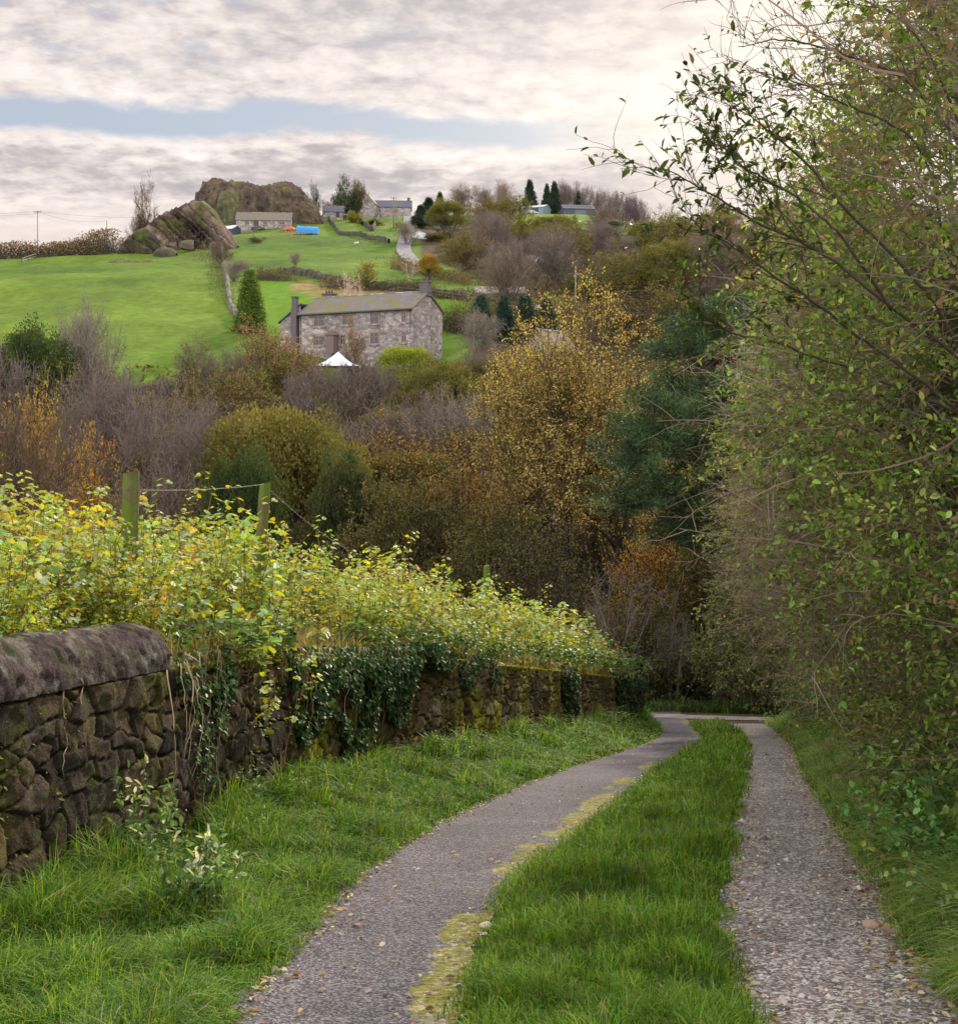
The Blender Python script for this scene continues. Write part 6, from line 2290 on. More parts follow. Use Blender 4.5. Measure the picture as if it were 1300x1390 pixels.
def other_buildings():
    R = math.radians
    gable_building('stone_barn', 'low stone barn with grey slate roof at the foot of the large crag', 'barn', 359, 402, 16.5, 6.5, 2.2, 2.6, R(4), M_STONE, M_SLATE, zoff=-.1,
                   windows=[(-5.0, 1.3, 1.2, 1.0), (.5, 1.3, 1.2, 1.0), (5.5, 1.3, 1.6, .9)], doors=[(-2.2, 1.4, 1.6, (.06, .05, .05))])
    gable_building('white_roofed_shed', 'small shed with a pale tin roof left of the stone barn', 'shed', 312, 398, 5.5, 4.5, 2.2, 1.2, R(-28), M_BLACKBARN, mat_plain('pale_tin', (.62, .60, .60), .4), zoff=.4)
    gable_building('stone_outhouse', 'small mauve roofed outhouse right of the large crag', 'outbuilding', 452, 435, 6.5, 5, 2.2, 2.0, R(6), M_STONE, M_DSLATE, zoff=.0, doors=[(1.5, 1.1, 1.8, (.05, .04, .04))])
    gable_building('hilltop_farm', 'hilltop farm building with steep stone gable and long dark roof', 'house', 526, 470, 17, 8, 3.4, 2.8, R(3), M_STONE, M_DSLATE, zoff=-.2,
                   windows=[(-3, 2, 1.2, 1.2), (3, 2, 1.2, 1.2)], chimneys=[(7.5, 0, 1.0, 1.4, 1)])
    gable_building('stone_house', 'gabled stone house end joined to the left of the long dark roof', 'house', 496, 464, 7, 8, 4.6, 4.6, R(82), M_STONE, M_DSLATE, zoff=-.3, windows=[(0, 3, 1.1, 1.3)])
    gable_building('blue_shed', 'pale blue metal shed on the skyline in front of the firs', 'shed', 722, 482, 11.5, 8, 2.9, 1.2, R(-22), M_BLUESHED, mat_plain('pale_sheet_roof', (.45, .47, .48), .4), zoff=.1,
                   doors=[(2.5, 2.6, 2.4, (.04, .05, .07))])
    gable_building('dark_barn', 'long blue black barn on the skyline right of the pale blue shed', 'barn', 783, 480, 11.5, 7, 2.6, 1.7, R(8), M_BLACKBARN, M_DSLATE, zoff=.2,
                   doors=[(0.5, 4.0, 1.8, (.12, .13, .15))])
    gable_building('brick_hut', 'tiny salmon coloured hut at the right end of the hilltop sheds', 'hut', 814, 476, 2.6, 2.6, 2.0, .7, R(10), mat_rough('salmon_brick', (.38, .25, .20), 3, .3), M_DSLATE, zoff=.1, doors=[(.4, .8, 1.5, (.08, .06, .05))])
    gable_building('field_barn', 'small brown stone barn end among trees below the hilltop field', 'barn', 836, 330, 6.5, 5, 3.0, 1.8, R(24), M_STONE, M_DSLATE, base_py=345)
    gable_building('glass_roofed_shed', 'pale roofed shed half hidden behind bare trees on the hillside', 'shed', 735, 268, 9, 6, 3.0, 2.4, R(-35), M_WHITE, mat_plain('grey_glazed_roof', (.40, .43, .46), .25, .6), base_py=382)
    gable_building('brown_outbuilding', 'long low brown outbuilding behind the four dark cypresses', 'outbuilding', 678, 205, 7.5, 4, 2.0, 1.0, R(4), mat_rough('brown_boards', (.17, .11, .07), 3, .4), M_STONE, base_py=417,
                   windows=[(-1.8, 1.2, 1.1, .8), (1.4, 1.2, 1.1, .8)])
    gable_building('stone_cottage', 'stone cottage gable rising above the valley trees left of the golden oak', 'cottage', 747, 142, 4.6, 4.4, 3.0, 2.2, R(52), M_STONE, M_DSLATE, base_py=516, windows=[(0, 2.0, .9, .9)])
    gable_building('white_house', 'white house on the skyline left of the dark evergreen', 'house', 914, 452, 5.5, 5, 3.0, 1.2, R(15), M_WHITE, M_DSLATE, base_py=332, windows=[(-1, 1.6, .9, .9), (1.2, 1.6, .9, .9)])
    gable_building('white_cottage', 'white cottage on the skyline right of the dark evergreen', 'house', 956, 440, 5, 4.5, 2.6, 1.0, R(-10), M_WHITE, M_DSLATE, base_py=333, windows=[(0, 1.4, .9, .9)])
    gable_building('white_garage', 'white walled garage beside the top of the farm road', 'garage', 571, 356, 3.2, 4.5, 2.0, .9, R(68), M_WHITE, M_DSLATE, base_py=328, doors=[(0, 2.2, 1.8, (.25, .25, .26))])
    # white marquee in front of the farmhouse
    x, d = px_x(459, 141), 141
    root = empty('marquee', (x, d, px_z(512, d)), 'white pointed marquee showing above the bare trees before the farmhouse', 'tent')
    m = Mesh()
    n = 6
    a = 2.6
    V = [(-a, -a, 1.1), (a, -a, 1.1), (a, a, 1.1), (-a, a, 1.1), (0, 0, 2.75)]
    ring = []
    pts = []
    K = 9
    for k in range(4):
        p, q = np.array(V[k]), np.array(V[(k + 1) % 4])
        u = np.linspace(0, 1, K)[:, None, None]; w = np.linspace(0, 1, 8)[None, :, None]
        base = p * (1 - u) + q * u
        G = base * (1 - w) + np.array(V[4]) * w
        G = np.broadcast_to(G, (K, 8, 3)).copy()
        G[..., 2] -= (.30 * np.sin(w * math.pi) * np.ones_like(u))[..., 0]
        m.grid(G)
    m.build('canopy', mat_plain('white_canvas', (.72, .73, .78), .6), root, smooth=True)
    for sx in (-1, 1):
        for sy in (-1, 1):
            t = Mesh(); t.tube([(0, 0, -1.6), (0, 0, 1.12)], .04, 6)
            o = t.build('pole', M_WHITE, root); o.location = (sx * a, sy * a, 0)


other_buildings()


# ------------------------------------------------------------------- crags ----
M_CRAG = mat_rough('gritstone_crag', attr=True, scale=.8, var=.85, rough=1.0, spec=.05, bump=.4, bscale=1.4)


def crag(name, label, outline, d, depth, seed, cols, strata=None, p=.55, base_py=None, rough=.8):
    """rock mass with the photographed skyline, its own thickness, ledges and clefts"""
    pxs = np.array([o[0] for o in outline], float); tops = np.array([o[1] for o in outline], float)
    bots = np.array([o[2] for o in outline], float)
    n = 150
    px = np.linspace(pxs[0], pxs[-1], n)
    top = np.interp(px, pxs, tops); bot = np.interp(px, pxs, bots)
    th = np.linspace(-.12, 1.12, 90)
    x = px_x(px, d)
    ztop, zbot = px_z(top, d), px_z(bot, d)
    h = np.maximum(ztop - zbot, .3)
    t = np.linspace(0, 1, n)
    ends = np.sin(np.clip(t, .0, 1) * math.pi) ** .35
    s = np.sign(np.sin(th * math.pi)) * np.abs(np.sin(th * math.pi)) ** p
    Y = d - depth / 2 * np.cos(th * math.pi)[None] * (.45 + .55 * ends[:, None]) * (1 + .3 * np.sin(t * 7 + seed)[:, None])
    Z = zbot[:, None] + h[:, None] * s[None]
    X = np.repeat(x[:, None], len(th), 1)
    P = np.stack([X, Y, Z], -1)
    out = np.stack([np.zeros_like(X), -np.cos(th * math.pi)[None] * np.ones_like(X), np.sin(th * math.pi)[None] * np.ones_like(X)], -1)
    q = P.copy()
    if strata is not None:
        c, sn = math.cos(strata), math.sin(strata)
        q[..., 0], q[..., 2] = P[..., 0] * c + P[..., 2] * sn, -P[..., 0] * sn + P[..., 2] * c
        u_ = q[..., 2] * .62 + (fbm(q * np.array([.12, .3, .3]), 1, seed, 3) - .5) * 1.1
        u_ = u_ + (vnoise(np.stack([u_, u_ * 0, u_ * 0], -1), .9, seed) - .5) * 1.5 + (vnoise(q, .8, seed + 2) - .5) * .35
        saw = u_ - np.floor(u_)
        out = out * np.array([1, 1, .22])
        n1 = .30 + .75 * saw ** 1.3 * (1 - ss(.93, 1, saw))
    else:
        n1 = fbm(q * np.array([.35, .35, .22]), 1, seed, 5, ridged=True)
    n2 = fbm(q, .5, seed + 3, 4)
    am = np.minimum(h, 6)[:, None] / 6
    disp = ((n1 - .62) * 4.2 + (n2 - .5) * 2.0) * am * rough
    P = P + out * disp[..., None]
    tcol = fbm(q, .28, seed + 9, 4)[..., None]
    c0, c1, c2 = [np.array(c) for c in cols]
    col = c0 * (1 - ss(.35, .6, tcol)) + c1 * ss(.35, .6, tcol)
    if strata is not None: col = col * (.5 + .75 * saw[..., None] * (.5 + fbm(q, .5, seed + 4, 2)[..., None]))
    mo = .75 * ss(.57, .66, fbm(q, .22, seed + 13, 3)[..., None]) * ss(.1, .6, (s[None] * np.ones_like(X))[..., None])
    col = col * (1 - mo) + c2 * mo
    m = Mesh()
    loc = np.array([float(x.mean()), d, float(zbot.min())])
    m.grid(P - loc, col)
    o = m.build(name, M_CRAG, smooth=False)
    o.location = loc
    return tag(o, label, 'rock')


RC = [(.075, .056, .048), (.125, .092, .066), (.12, .12, .05)]
crag('crag', 'large flat topped brown gritstone crag on the skyline behind the barn',
     [(264, 292, 306), (268, 266, 306), (276, 252, 306), (292, 246, 306), (312, 248, 306), (330, 252, 306), (352, 254, 306), (372, 257, 306), (374, 252, 306), (396, 250, 306), (408, 258, 308), (418, 270, 310), (430, 284, 312), (440, 304, 314)],
     421, 22, 5, RC, None, .5)
crag('rounded_boulder', 'pale green lichened boulder bulging from the left of the large crag',
     [(296, 278, 296), (300, 264, 297), (308, 258, 298), (318, 260, 298), (326, 268, 298), (331, 288, 298)], 409, 9, 15, [(.085, .08, .05), (.125, .12, .065), (.13, .13, .065)], None, .5, rough=.45)
crag('slab_crag', 'tilted brown rock slabs stepping down to the right below the large crag',
     [(190, 322, 338), (202, 306, 339), (214, 298, 340), (226, 289, 342), (244, 281, 344), (262, 272, 344), (276, 273, 344), (290, 284, 344), (300, 298, 345), (312, 314, 346), (324, 334, 348)],
     316, 13, 7, [(.08, .058, .048), (.20, .15, .115), (.12, .12, .04)], math.radians(-42), .6, rough=.65)
crag('mossy_boulder', 'mossy hump of rock at the left foot of the tilted slabs',
     [(160, 346, 352), (166, 332, 352), (176, 320, 351), (188, 311, 350), (200, 310, 350), (212, 322, 350), (219, 338, 350)], 300, 7, 9, [(.075, .062, .045), (.11, .09, .06), (.10, .11, .035)], math.radians(-35), .6, rough=.5)
crag('round_boulder', 'dark round boulder in front of the mossy hump',
     [(209, 343, 348), (214, 338, 348), (226, 335, 348), (236, 338, 348), (240, 343, 348)], 292, 4, 11, [(.07, .06, .055), (.10, .085, .07), (.11, .11, .05)], None, .5, rough=.25)
crag('pale_boulder', 'pale boulder low in front of the tilted slabs',
     [(243, 330, 334), (248, 327, 334), (258, 325, 334), (264, 326, 334)], 300, 3, 12, [(.13, .11, .08), (.17, .15, .11), (.13, .13, .07)], None, .5, rough=.2)
crag('low_outcrop', 'low heather covered outcrop in the green field beneath the boulders',
     [(144, 360, 363), (152, 353, 364), (170, 352, 365), (190, 355, 367), (205, 353, 367), (216, 359, 366)], 276, 4, 13, [(.11, .09, .05), (.14, .12, .06), (.12, .13, .05)], None, .5, rough=.5)


# ---------------------------------------------------------- linear features ---
def at(px, py, lo=140, hi=520):
    """the point of the terrain seen at a picture position"""
    ds = np.linspace(lo, hi, 700)
    x = px_x(px, ds)
    z = ground(x, ds)
    pyy = HZ - (z - EYE) * F / ds
    k = np.argmin(np.abs(pyy - py))
    return np.array([x[k], ds[k], z[k]])


M_DRY = mat_rough('drystone', attr=True, scale=2.5, var=.5, rough=.95)


def dry_wall(name, label, pts, h=1.1, w=.6, col=(.13, .115, .085), seed=1, lo=140, hi=520):
    K = np.array([at(px, py, lo, hi) for px, py in pts])
    s = np.concatenate([[0], np.cumsum(np.linalg.norm(np.diff(K[:, :2], axis=0), axis=1))])
    n = int(s[-1] / .55) + 2
    q = np.linspace(0, s[-1], n)
    xy = np.stack([np.interp(q, s, K[:, 0]), np.interp(q, s, K[:, 1])], -1)
    z = ground(xy[:, 0], xy[:, 1])
    rng = rng_(seed)
    T = unit(np.gradient(xy, axis=0)); N = np.stack([-T[:, 1], T[:, 0]], -1)
    hh = h * (1 + .22 * (vnoise(np.stack([q, q * 0, q * 0], -1), .35, seed) - .5) * 2 + rng.normal(0, .09, n))
    prof = [(-.5, -.3), (-.46, .55), (-.30, .96), (.0, 1.06), (.30, .96), (.46, .55), (.5, -.3)]
    G = np.zeros((n, len(prof), 3))
    for k, (o, f) in enumerate(prof):
        jit = rng.normal(0, .06, n)
        G[:, k, 0] = xy[:, 0] + N[:, 0] * (o * w + jit)
        G[:, k, 1] = xy[:, 1] + N[:, 1] * (o * w + jit)
        G[:, k, 2] = z + f * hh
    loc = G.reshape(-1, 3).mean(0)
    m = Mesh()
    m.grid(G - loc, np.array(col) * rng.uniform(.5, 1.4, (n, len(prof), 1)))
    o = m.build(name, M_DRY)
    o.location = loc
    return tag(o, label, 'wall')


dry_wall('drystone_wall', 'dry stone wall running down the right side of the big green field', [(268, 352), (278, 372), (292, 393), (312, 418), (328, 440), (338, 452)], 1.2, .7, (.17, .155, .12), 1)
dry_wall('drystone_wall', 'dark tumbled wall between the farm garden and the upper field', [(378, 370), (410, 374), (445, 382), (480, 390), (515, 391), (560, 394), (600, 402), (640, 410), (680, 412)], 1.2, .8, (.09, .08, .055), 2)
dry_wall('drystone_wall', 'low dark wall across the hilltop field above the farmhouse', [(432, 312), (460, 318), (500, 325), (528, 330)], 1.2, .7, (.08, .075, .05), 3)
dry_wall('drystone_wall', 'garden wall in front of the hilltop farm', [(446, 303), (470, 308), (505, 314), (520, 314)], 1.3, .7, (.08, .065, .05), 4)
dry_wall('drystone_wall', 'stone wall of the yard in front of the low barn', [(345, 306), (365, 309), (385, 312), (398, 312)], 1.2, .7, (.16, .14, .11), 5)
dry_wall('drystone_wall', 'wall at the bottom of the hilltop field below the sheep', [(770, 313), (800, 318), (835, 322), (870, 330)], 1.0, .7, (.09, .08, .055), 6)
dry_wall('drystone_wall', 'dark garden wall right of the farmhouse gable', [(602, 446), (622, 447), (645, 449)], 1.6, .8, (.05, .055, .03), 7)


def scrub_line(name, label, pts, n, hgt, wid, cols, seed, size=.35, lo=140, hi=520):
    K = np.array([at(px, py, lo, hi) for px, py in pts])
    rng = rng_(seed)
    s = np.concatenate([[0], np.cumsum(np.linalg.norm(np.diff(K[:, :2], axis=0), axis=1))])
    q = rng.uniform(0, s[-1], n)
    x = np.interp(q, s, K[:, 0]) + rng.normal(0, wid * .4, n)
    y = np.interp(q, s, K[:, 1]) + rng.normal(0, wid * .4, n)
    hv = hgt * (.35 + .9 * vnoise(np.stack([q, q * 0, q * 0], -1), .22, seed))
    z = ground(x, y) + rng.random(n) * hv
    loc = np.array([x.mean(), y.mean(), z.mean()])
    m = Mesh()
    P = np.stack([x, y, z], -1) - loc
    s_ = size * rng.uniform(.6, 1.4, n)
    leaves(m, P, unit(rng.normal(0, 1, (n, 3)) + [0, 0, .7]), unit(rng.normal(0, 1, (n, 3))), s_, s_ * .45, palette(rng, n, cols))
    k = rng.random(n) < .35
    A = P[k].copy(); A[:, 2] = (ground(x[k], y[k]) - loc[2])
    m.segs(A, P[k] + rng.normal(0, .3, (k.sum(), 3)), .02, .008, 3, (.12, .09, .07))
    o = m.build(name, M_LEAF_FAR)
    o.location = loc
    return tag(o, label, 'hedge')


HB = [(.13, .085, .045), (.18, .11, .05), (.09, .075, .04), (.12, .11, .045), (.22, .13, .05)]
scrub_line('hedge', 'long brown hedge along the skyline left of the crag', [(-60, 346), (0, 345), (60, 339), (110, 331), (150, 325)], 9000, 6.2, 4.0, HB, 11, .5, 290, 330)
scrub_line('hedge', 'low brown heather and bushes at the skyline beside the windswept tree', [(160, 321), (190, 318), (215, 318)], 1800, 3.2, 3.0, HB, 12, .4, 300, 322)
scrub_line('hedge', 'scrubby bushes along the field wall above the golden cypress', [(272, 356), (285, 378), (300, 398), (322, 420)], 3600, 2.4, 3.0, [(.13, .12, .06), (.17, .14, .09), (.10, .10, .04), (.20, .17, .11)], 13, .3)
scrub_line('hedge', 'dark brushwood heap and scrub at the top of the farm garden', [(352, 378), (372, 381), (396, 382)], 1400, 1.8, 2.0, [(.09, .07, .05), (.13, .10, .07)], 14, .3)
scrub_line('hedge', 'brown scrub following the wall behind the farmhouse roof', [(440, 390), (480, 393), (520, 393), (570, 398), (640, 408)], 4200, 1.9, 2.5, [(.10, .09, .045), (.16, .12, .07), (.07, .08, .03)], 15, .3)
scrub_line('hedge', 'straw coloured rough grass bank below the low stone barn', [(345, 316), (372, 319), (400, 322), (430, 321)], 2200, 1.0, 4.5, [(.26, .20, .11), (.20, .19, .08), (.30, .22, .15)], 16, .4)
scrub_line('hedge', 'dark hedge by the garden wall right of the farmhouse', [(604, 446), (625, 448), (650, 452)], 2600, 2.6, 3.0, [(.07, .09, .03), (.10, .11, .035), (.15, .15, .05)], 17, .3)
scrub_line('hedge', 'low scrub between the road foot and the upper field', [(540, 362), (560, 372), (590, 374), (640, 388)], 2600, 2.2, 3.0, HB, 18, .35)
scrub_line('hedge', 'russet scrub behind the four dark cypresses', [(640, 428), (680, 430), (720, 432), (770, 430)], 3200, 3.0, 4.0, [(.30, .22, .07), (.24, .17, .06), (.16, .15, .05)], 19, .3)


def far_road():
    pts = [(556, 306), (553, 318), (549, 330), (548, 340), (556, 352), (572, 362)]
    K = np.array([at(px, py) for px, py in pts])
    q = np.linspace(0, len(K) - 1, 80)
    C_ = np.stack([smooth_interp(q, np.arange(len(K)), K[:, a]) for a in range(2)], -1)
    T = unit(np.gradient(C_, axis=0)); N = np.stack([-T[:, 1], T[:, 0]], -1)
    w = np.linspace(-1.8, 1.8, 9)
    G = C_[:, None] + N[:, None] * w[None, :, None]
    z = ground(G[..., 0], G[..., 1]).max(1)[:, None] + .18 + 0 * w[None]
    m = Mesh(); m.grid(np.concatenate([G, z[..., None]], -1), (1, 1, 1))
    tag(m.build('farm_road', mat_rough('pale_road', (.20, .185, .19), 1.5, .35, 1.0, spec=.05)), kind='structure')


far_road()


# -------------------------------------------------------------- poles, wires --
M_POLE = mat_rough('weathered_pole_wood', (.20, .17, .12), 5, .4, .9)


def pole(px, d, top, label, arms=1, h_base=None, lean=0., tint=None, r=.14):
    x = px_x(px, d); zb = gz(x, d) - .3; H = px_z(top, d) - zb
    root = empty('telegraph_pole', (x, d, zb), label, 'pole', 'wooden poles carrying wires on the hill')
    m = Mesh(); m.tube([(0, 0, 0), (lean * H * .5, 0, H * .5), (lean * H, 0, H)], [r, r * .85, r * .7], 8)
    m.build('post', tint or M_POLE, root, smooth=True)
    for k in range(arms):
        m = Mesh(); m.box((lean * H, -.16, H - .35 - .8 * k), (1.9, .12, .14))
        a = m.build('crossarm', M_POLE, root)
        for sx in (-.8, 0, .8):
            t = Mesh(); t.tube([(0, 0, 0), (0, 0, .1), (0, 0, .12), (0, 0, .22)], [.03, .03, .07, .05], 8)
            i = t.build('insulator', M_LEAD, a, smooth=True); i.location = (sx + lean * H, -.16, H - .27 - .8 * k)
    return np.array([x + lean * H, d - .16, zb + H - .1])


tA = pole(781, 185, 361, 'tall pale pole standing above the golden oak', 0)
tB = pole(636, 300, 312, 'left of the twin poles on the hillside right of the road', 1)
tC = pole(646, 300, 322, 'right of the twin poles on the hillside right of the road', 0)
tD = pole(534, 400, 267, 'tall double topped pole against the sky at the top of the farm road', 2, r=.2)
tE = pole(537.5, 396, 272, 'thin pole just right of the double topped pole', 0)
tF = pole(51, 345, 286, 'distant pole with crossarm standing above the skyline hedge on the left', 1)
tG = pole(145, 335, 299, 'short distant pole between the hedge and the windswept tree', 0)
tH = pole(530, 385, 296, 'darker shorter pole left of the double topped pole', 0, r=.12)


def wires():
    def run(a, b, sag, label, offs=((0, 0),), r=.012):
        m = Mesh()
        t = np.linspace(0, 1, 30)[:, None]
        loc = (a + b) / 2
        for ox, oz in offs:
            p = a * (1 - t) + b * t + np.array([ox, 0, oz])
            p[:, 2] -= (4 * t * (1 - t) * sag)[:, 0]
            m.tube(p - loc, r, 4)
        o = m.build('overhead_wire', M_LEAD); o.location = loc
        tag(o, label, 'wire')
    m3 = ((-.8, .0), (0, .0), (.8, .0))
    run(tD, tB, 2.0, 'three overhead wires from the hilltop pole down to the twin poles', m3, .018)
    run(tB, tA, 3.0, 'overhead wires from the twin poles down to the tall pale pole', ((-.3, 0), (.3, 0), (0, -.8)), .016)
    e = np.array([px_x(930, 130), 130., px_z(440, 130)])
    run(tA, e, 1.6, 'overhead wires from the tall pale pole towards the pine', ((-.3, 0), (.3, 0), (0, -.6)), .013)
    run(np.array([px_x(-80, 350), 350, px_z(288, 350)]), tF, .5, 'overhead wire running off the left edge of the view', ((0, 0), (0, -.6)), .02)
    run(tF, tG, 1.2, 'overhead wire between the two distant poles on the left skyline', ((0, 0),), .02)
    f = np.array([px_x(300, 400), 400., px_z(286, 400)])
    run(tF, f, 1.8, 'long overhead wire from the distant pole towards the crag', ((0, 0),), .02)


wires()


# ---------------------------------------------------------------- wire fences -
def rail_fence(label, pts, step, h, rails, r=.05, col=M_POLE, lo=140, hi=520, seed=3):
    K = np.array([at(px, py, lo, hi) for px, py in pts])
    s = np.concatenate([[0], np.cumsum(np.linalg.norm(np.diff(K[:, :2], axis=0), axis=1))])
    n = int(s[-1] / step) + 1
    q = np.linspace(0, s[-1], n)
    x, y = np.interp(q, s, K[:, 0]), np.interp(q, s, K[:, 1])
    z = ground(x, y)
    loc = (float(x[0]), float(y[0]), float(z[0]))
    root = empty('field_fence', loc, label, 'fence')
    L = np.array(loc)
    for i in range(n):
        m = Mesh(); m.tube([(0, 0, -.2), (0, 0, h)], [r, r * .9], 6, caps=True)
        o = m.build('post', col, root); o.location = np.array([x[i], y[i], z[i]]) - L
    for rz in rails:
        m = Mesh()
        P = np.stack([x, y, z + rz], -1) - L
        m.tube(P, r * .55, 5)
        m.build('rail', col, root)


rail_fence('dark rail fence running up the left field to the skyline', [(30, 357), (55, 350), (80, 343), (105, 336), (130, 328), (152, 321)], 5.5, 1.3, (.5, 1.0), .09, M_LEAD, 220, 325)
rail_fence('post and wire fence across the upper field below the barn', [(330, 318), (370, 324), (410, 330), (450, 332), (490, 328), (520, 330)], 6.0, 1.2, (.6, 1.05), .06)
rail_fence('wire fence along the bottom of the upper field behind the farmhouse', [(540, 398), (580, 402), (620, 408), (660, 412)], 5.0, 1.2, (.5, 1.0), .05)


# --------------------------------------------------------------- small things -
def lathe_body(m, pts, k=14, col=(1, 1, 1)):
    """lofted animal body: list of (x, z, rx, rz)"""
    a = np.arange(k) * 2 * math.pi / k
    G = np.array([[(x, math.cos(t) * ry, z + math.sin(t) * rz) for t in a] for x, z, ry, rz in pts])
    n = len(pts)
    idx = np.arange(n * k).reshape(n, k)
    q = np.stack([idx[:-1], np.roll(idx, -1, 1)[:-1], np.roll(idx, -1, 1)[1:], idx[1:]], -1).reshape(-1, 4)
    m.add(G.reshape(-1, 3), [q, np.array([idx[0][::-1], idx[-1]])], col)


def sheep():
    mat = mat_rough('fleece', attr=True, scale=9, var=.25, rough=1.0, bump=.03, bscale=18)
    m = Mesh()
    W = (.55, .50, .42); K = (.10, .08, .07)
    lathe_body(m, [(-.62, .62, .05, .06), (-.55, .62, .20, .22), (-.35, .62, .27, .30), (0, .60, .30, .31), (.3, .63, .27, .29), (.48, .70, .19, .22), (.60, .80, .12, .14), (.70, .86, .10, .10)], 14, W)
    lathe_body(m, [(.66, .90, .09, .10), (.74, .88, .085, .10), (.86, .80, .06, .07), (.95, .75, .04, .045)], 10, K)
    for x in (-.42, .34):
        for y in (-.15, .15):
            m.segs([(x, y, .42)], [(x - .03, y, .22)], .06, .038, 6, W); m.segs([(x - .03, y, .22)], [(x, y, 0)], .038, .03, 6, K)
    for y in (-1, 1):
        m.segs([(.70, .08 * y, .93)], [(.66, .18 * y, .90)], .03, .01, 5, K)
    m.segs([(-.60, 0, .66)], [(-.68, 0, .42)], .05, .03, 6, W)
    o = m.build('sheep', mat, smooth=True)
    spots = [(787, 303, 'sheep on the far left of the hilltop flock, below the dark barn', 0), (796, 305, 'sheep second from the left in the hilltop flock', 2), (803, 306, 'sheep third from the left in the hilltop flock', .4),
             (812, 300, 'sheep below the salmon hut', 3), (818, 302, 'sheep just right of the one below the hut', .2), (824, 301, 'sheep grazing at the right of the hilltop flock', 2.6), (700, 295, 'sheep alone below the pale blue shed', 1),
             (850, 327, 'sheep in the lower field left of its neighbour', .5), (884, 326, 'sheep at the right end of the lower field', 2.9), (880, 333, 'sheep nearest the hedge at the right end of the lower field', 0), (484, 333, 'white sheep alone in the upper green field', .3)]
    for i, (px, py, lab, rz) in enumerate(spots):
        p = at(px, py, 200, 500)
        q = o if i == 0 else o.copy()
        if i: COL.objects.link(q)
        q.location = p; q.rotation_euler = (0, 0, rz)
        tag(q, lab, 'sheep', 'sheep grazing on the hill')


sheep()


def car(px, d, rz, col, label, base=None):
    x = px_x(px, d); z = (gz(x, d) if base is None else px_z(base, d))
    root = empty('parked_car', (x, d, z), label, 'car', rz=rz)
    prof = [(-2.1, .35), (-2.1, .85), (-1.9, .98), (-1.45, 1.02), (-1.0, 1.45), (.35, 1.48), (1.0, 1.02), (1.9, .86), (2.1, .62), (2.1, .35)]
    n = len(prof)
    V = []
    for s in (-1, 1):
        for (a, b) in prof:
            V.append((a, s * (.86 if b < 1.1 else .66), b))
    F_ = [np.array([[i, i + 1, n + i + 1, n + i] for i in range(n - 1)] + [[n - 1, 0, n, 2 * n - 1]]), np.array([list(range(n))[::-1], list(range(n, 2 * n))])]
    m = Mesh(); m.add(V, F_); m.build('body', mat_plain('car_paint', col, .3, .6), root)
    m = Mesh()
    for s in (-1, 1):
        m.add([(-1.25, s * .80, 1.06), (.8, s * .80, 1.06), (.3, s * .69, 1.40), (-.92, s * .69, 1.40)], np.array([(0, 1, 2, 3)]))
    m.add([(1.0, -.74, 1.06), (1.0, .74, 1.06), (.45, .64, 1.44), (.45, -.64, 1.44)], np.array([(0, 1, 2, 3)]))
    m.build('windows', M_GLASS, root)
    for a in (-1.3, 1.3):
        for s in (-1, 1):
            m = Mesh(); m.tube([(0, -.1, 0), (0, .1, 0)], .33, 14)
            o = m.build('wheel', M_LEAD, root); o.location = (a, s * .82, .33)


car(401 - 51, 396, .2, (.02, .02, .025), 'black car parked in front of the low stone barn')
car(738, 186, .3, (.7, .7, .72), 'white car glimpsed behind the rightmost cypress')
car(307, 139, .1, (.62, .62, .66), 'white car half hidden in trees at the bottom of the green field')
car(622, 129, .1, (.62, .62, .64), 'white car roof glimpsed through bare trees left of the golden oak', 566)
car(645, 130, -.2, (.55, .55, .6), 'second pale car seen through the trees nearest the golden oak', 566)
car(706 + 16, 470, .3, (.5, .5, .55), 'small vehicle parked before the pale blue shed')


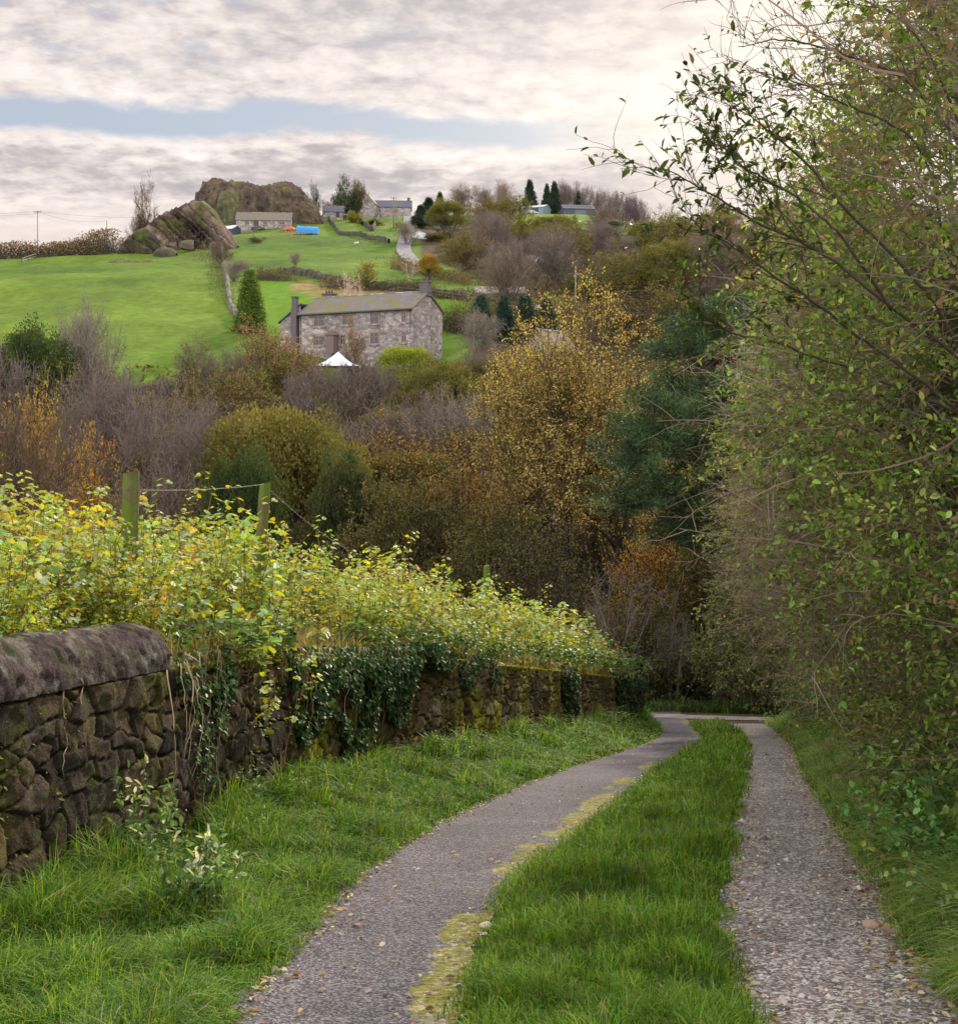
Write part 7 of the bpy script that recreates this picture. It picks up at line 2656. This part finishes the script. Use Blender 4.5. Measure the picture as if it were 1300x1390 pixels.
def tarps():
    p = at(418, 318, 300, 460)
    root = empty('covered_bale_stack', (p[0], p[1], p[2]), 'stack covered by a bright blue tarpaulin right of the low stone barn', 'tarpaulin')
    m = Mesh()
    u = np.linspace(0, 1, 26)[:, None]; a = np.linspace(0, math.pi, 16)[None]
    x = (u - .5) * 6.2 + 0 * a
    y = -np.cos(a) * 1.5 + 0 * u
    z = np.sin(a) ** .55 * (2.3 - .5 * (u - .5)) + 0 * u
    G = np.stack([x, y, z], -1)
    G = G + (fbm(G, 1.3, 5, 3) - .5)[..., None] * .35
    m.grid(G, flip=True)
    m.add(G[0], np.array([list(range(16))])); m.add(G[-1], np.array([list(range(16))[::-1]]))
    m.build('tarpaulin', mat_plain('blue_tarpaulin', (.03, .22, .50), .45), root, smooth=True)
    m = Mesh()
    g2 = G[:12, 7:] * 1.015
    m.grid(g2, flip=True)
    m.build('white_sheet', mat_plain('pale_sheet', (.55, .58, .66), .5), root, smooth=True)
    for px, py, s, c, lab in [(393, 312, 1.3, (.50, .08, .08), 'red and white machinery beside the blue tarpaulin'),
                              (402, 318, .9, (.55, .20, .08), 'orange plastic sheet lying left of the blue tarpaulin'),
                              (318, 522, .7, (.55, .22, .10), 'orange tarpaulin showing among bare trees at the field bottom')]:
        q = at(px, py, 120, 460)
        m = Mesh()
        th, ph = np.meshgrid(np.linspace(0, math.pi / 2, 8), np.linspace(0, 2 * math.pi, 15), indexing='ij')
        S = np.stack([np.sin(th) * np.cos(ph) * 1.4, np.sin(th) * np.sin(ph), np.cos(th) * .9], -1) * s
        S = S * (.7 + .6 * vnoise(S, 1.2 / s, 6))[..., None]
        m.grid(S)
        m.add([(.2 * s, 0, .5 * s), (.5 * s, 0, .5 * s), (.5 * s, 0, 1.3 * s), (.2 * s, 0, 1.3 * s)], np.array([(0, 1, 2, 3)]))
        o = m.build('tarpaulin_heap', mat_plain('faded_plastic', c, .5)); o.location = q
        tag(o, lab, 'tarpaulin')
    # small wind vane figure on the crag top
    x, d = px_x(381, 421), 421
    m = Mesh()
    m.tube([(0, 0, -1.2), (0, 0, .9)], .05, 6); m.tube([(-.5, 0, .55), (.5, 0, .55)], .045, 6)
    m.tube([(-.45, 0, .9), (0, 0, 1.1), (.5, 0, .85)], .07, 6)
    o = m.build('weather_vane', M_LEAD); o.location = (x, d, px_z(252, d))
    tag(o, 'small weather vane standing on top of the large crag', 'vane')
    # green mesh panel at the left edge of the field
    p = at(14, 352, 220, 330)
    m = Mesh(); 
    for k in range(5):
        m.box((-3 + k * 1.6, 0, .75), (.1, .1, 1.5))
    for k in range(12):
        m.box((.2, .0, .1 + k * .12), (6.4, .03, .05))
    o = m.build('mesh_panel', mat_plain('pale_green_netting', (.20, .36, .22), .6)); o.location = p
    tag(o, 'pale green netting panel at the left end of the rail fence', 'panel')
    # shallow window/lean things by the road
    x, d = px_x(590, 232), 232


tarps()
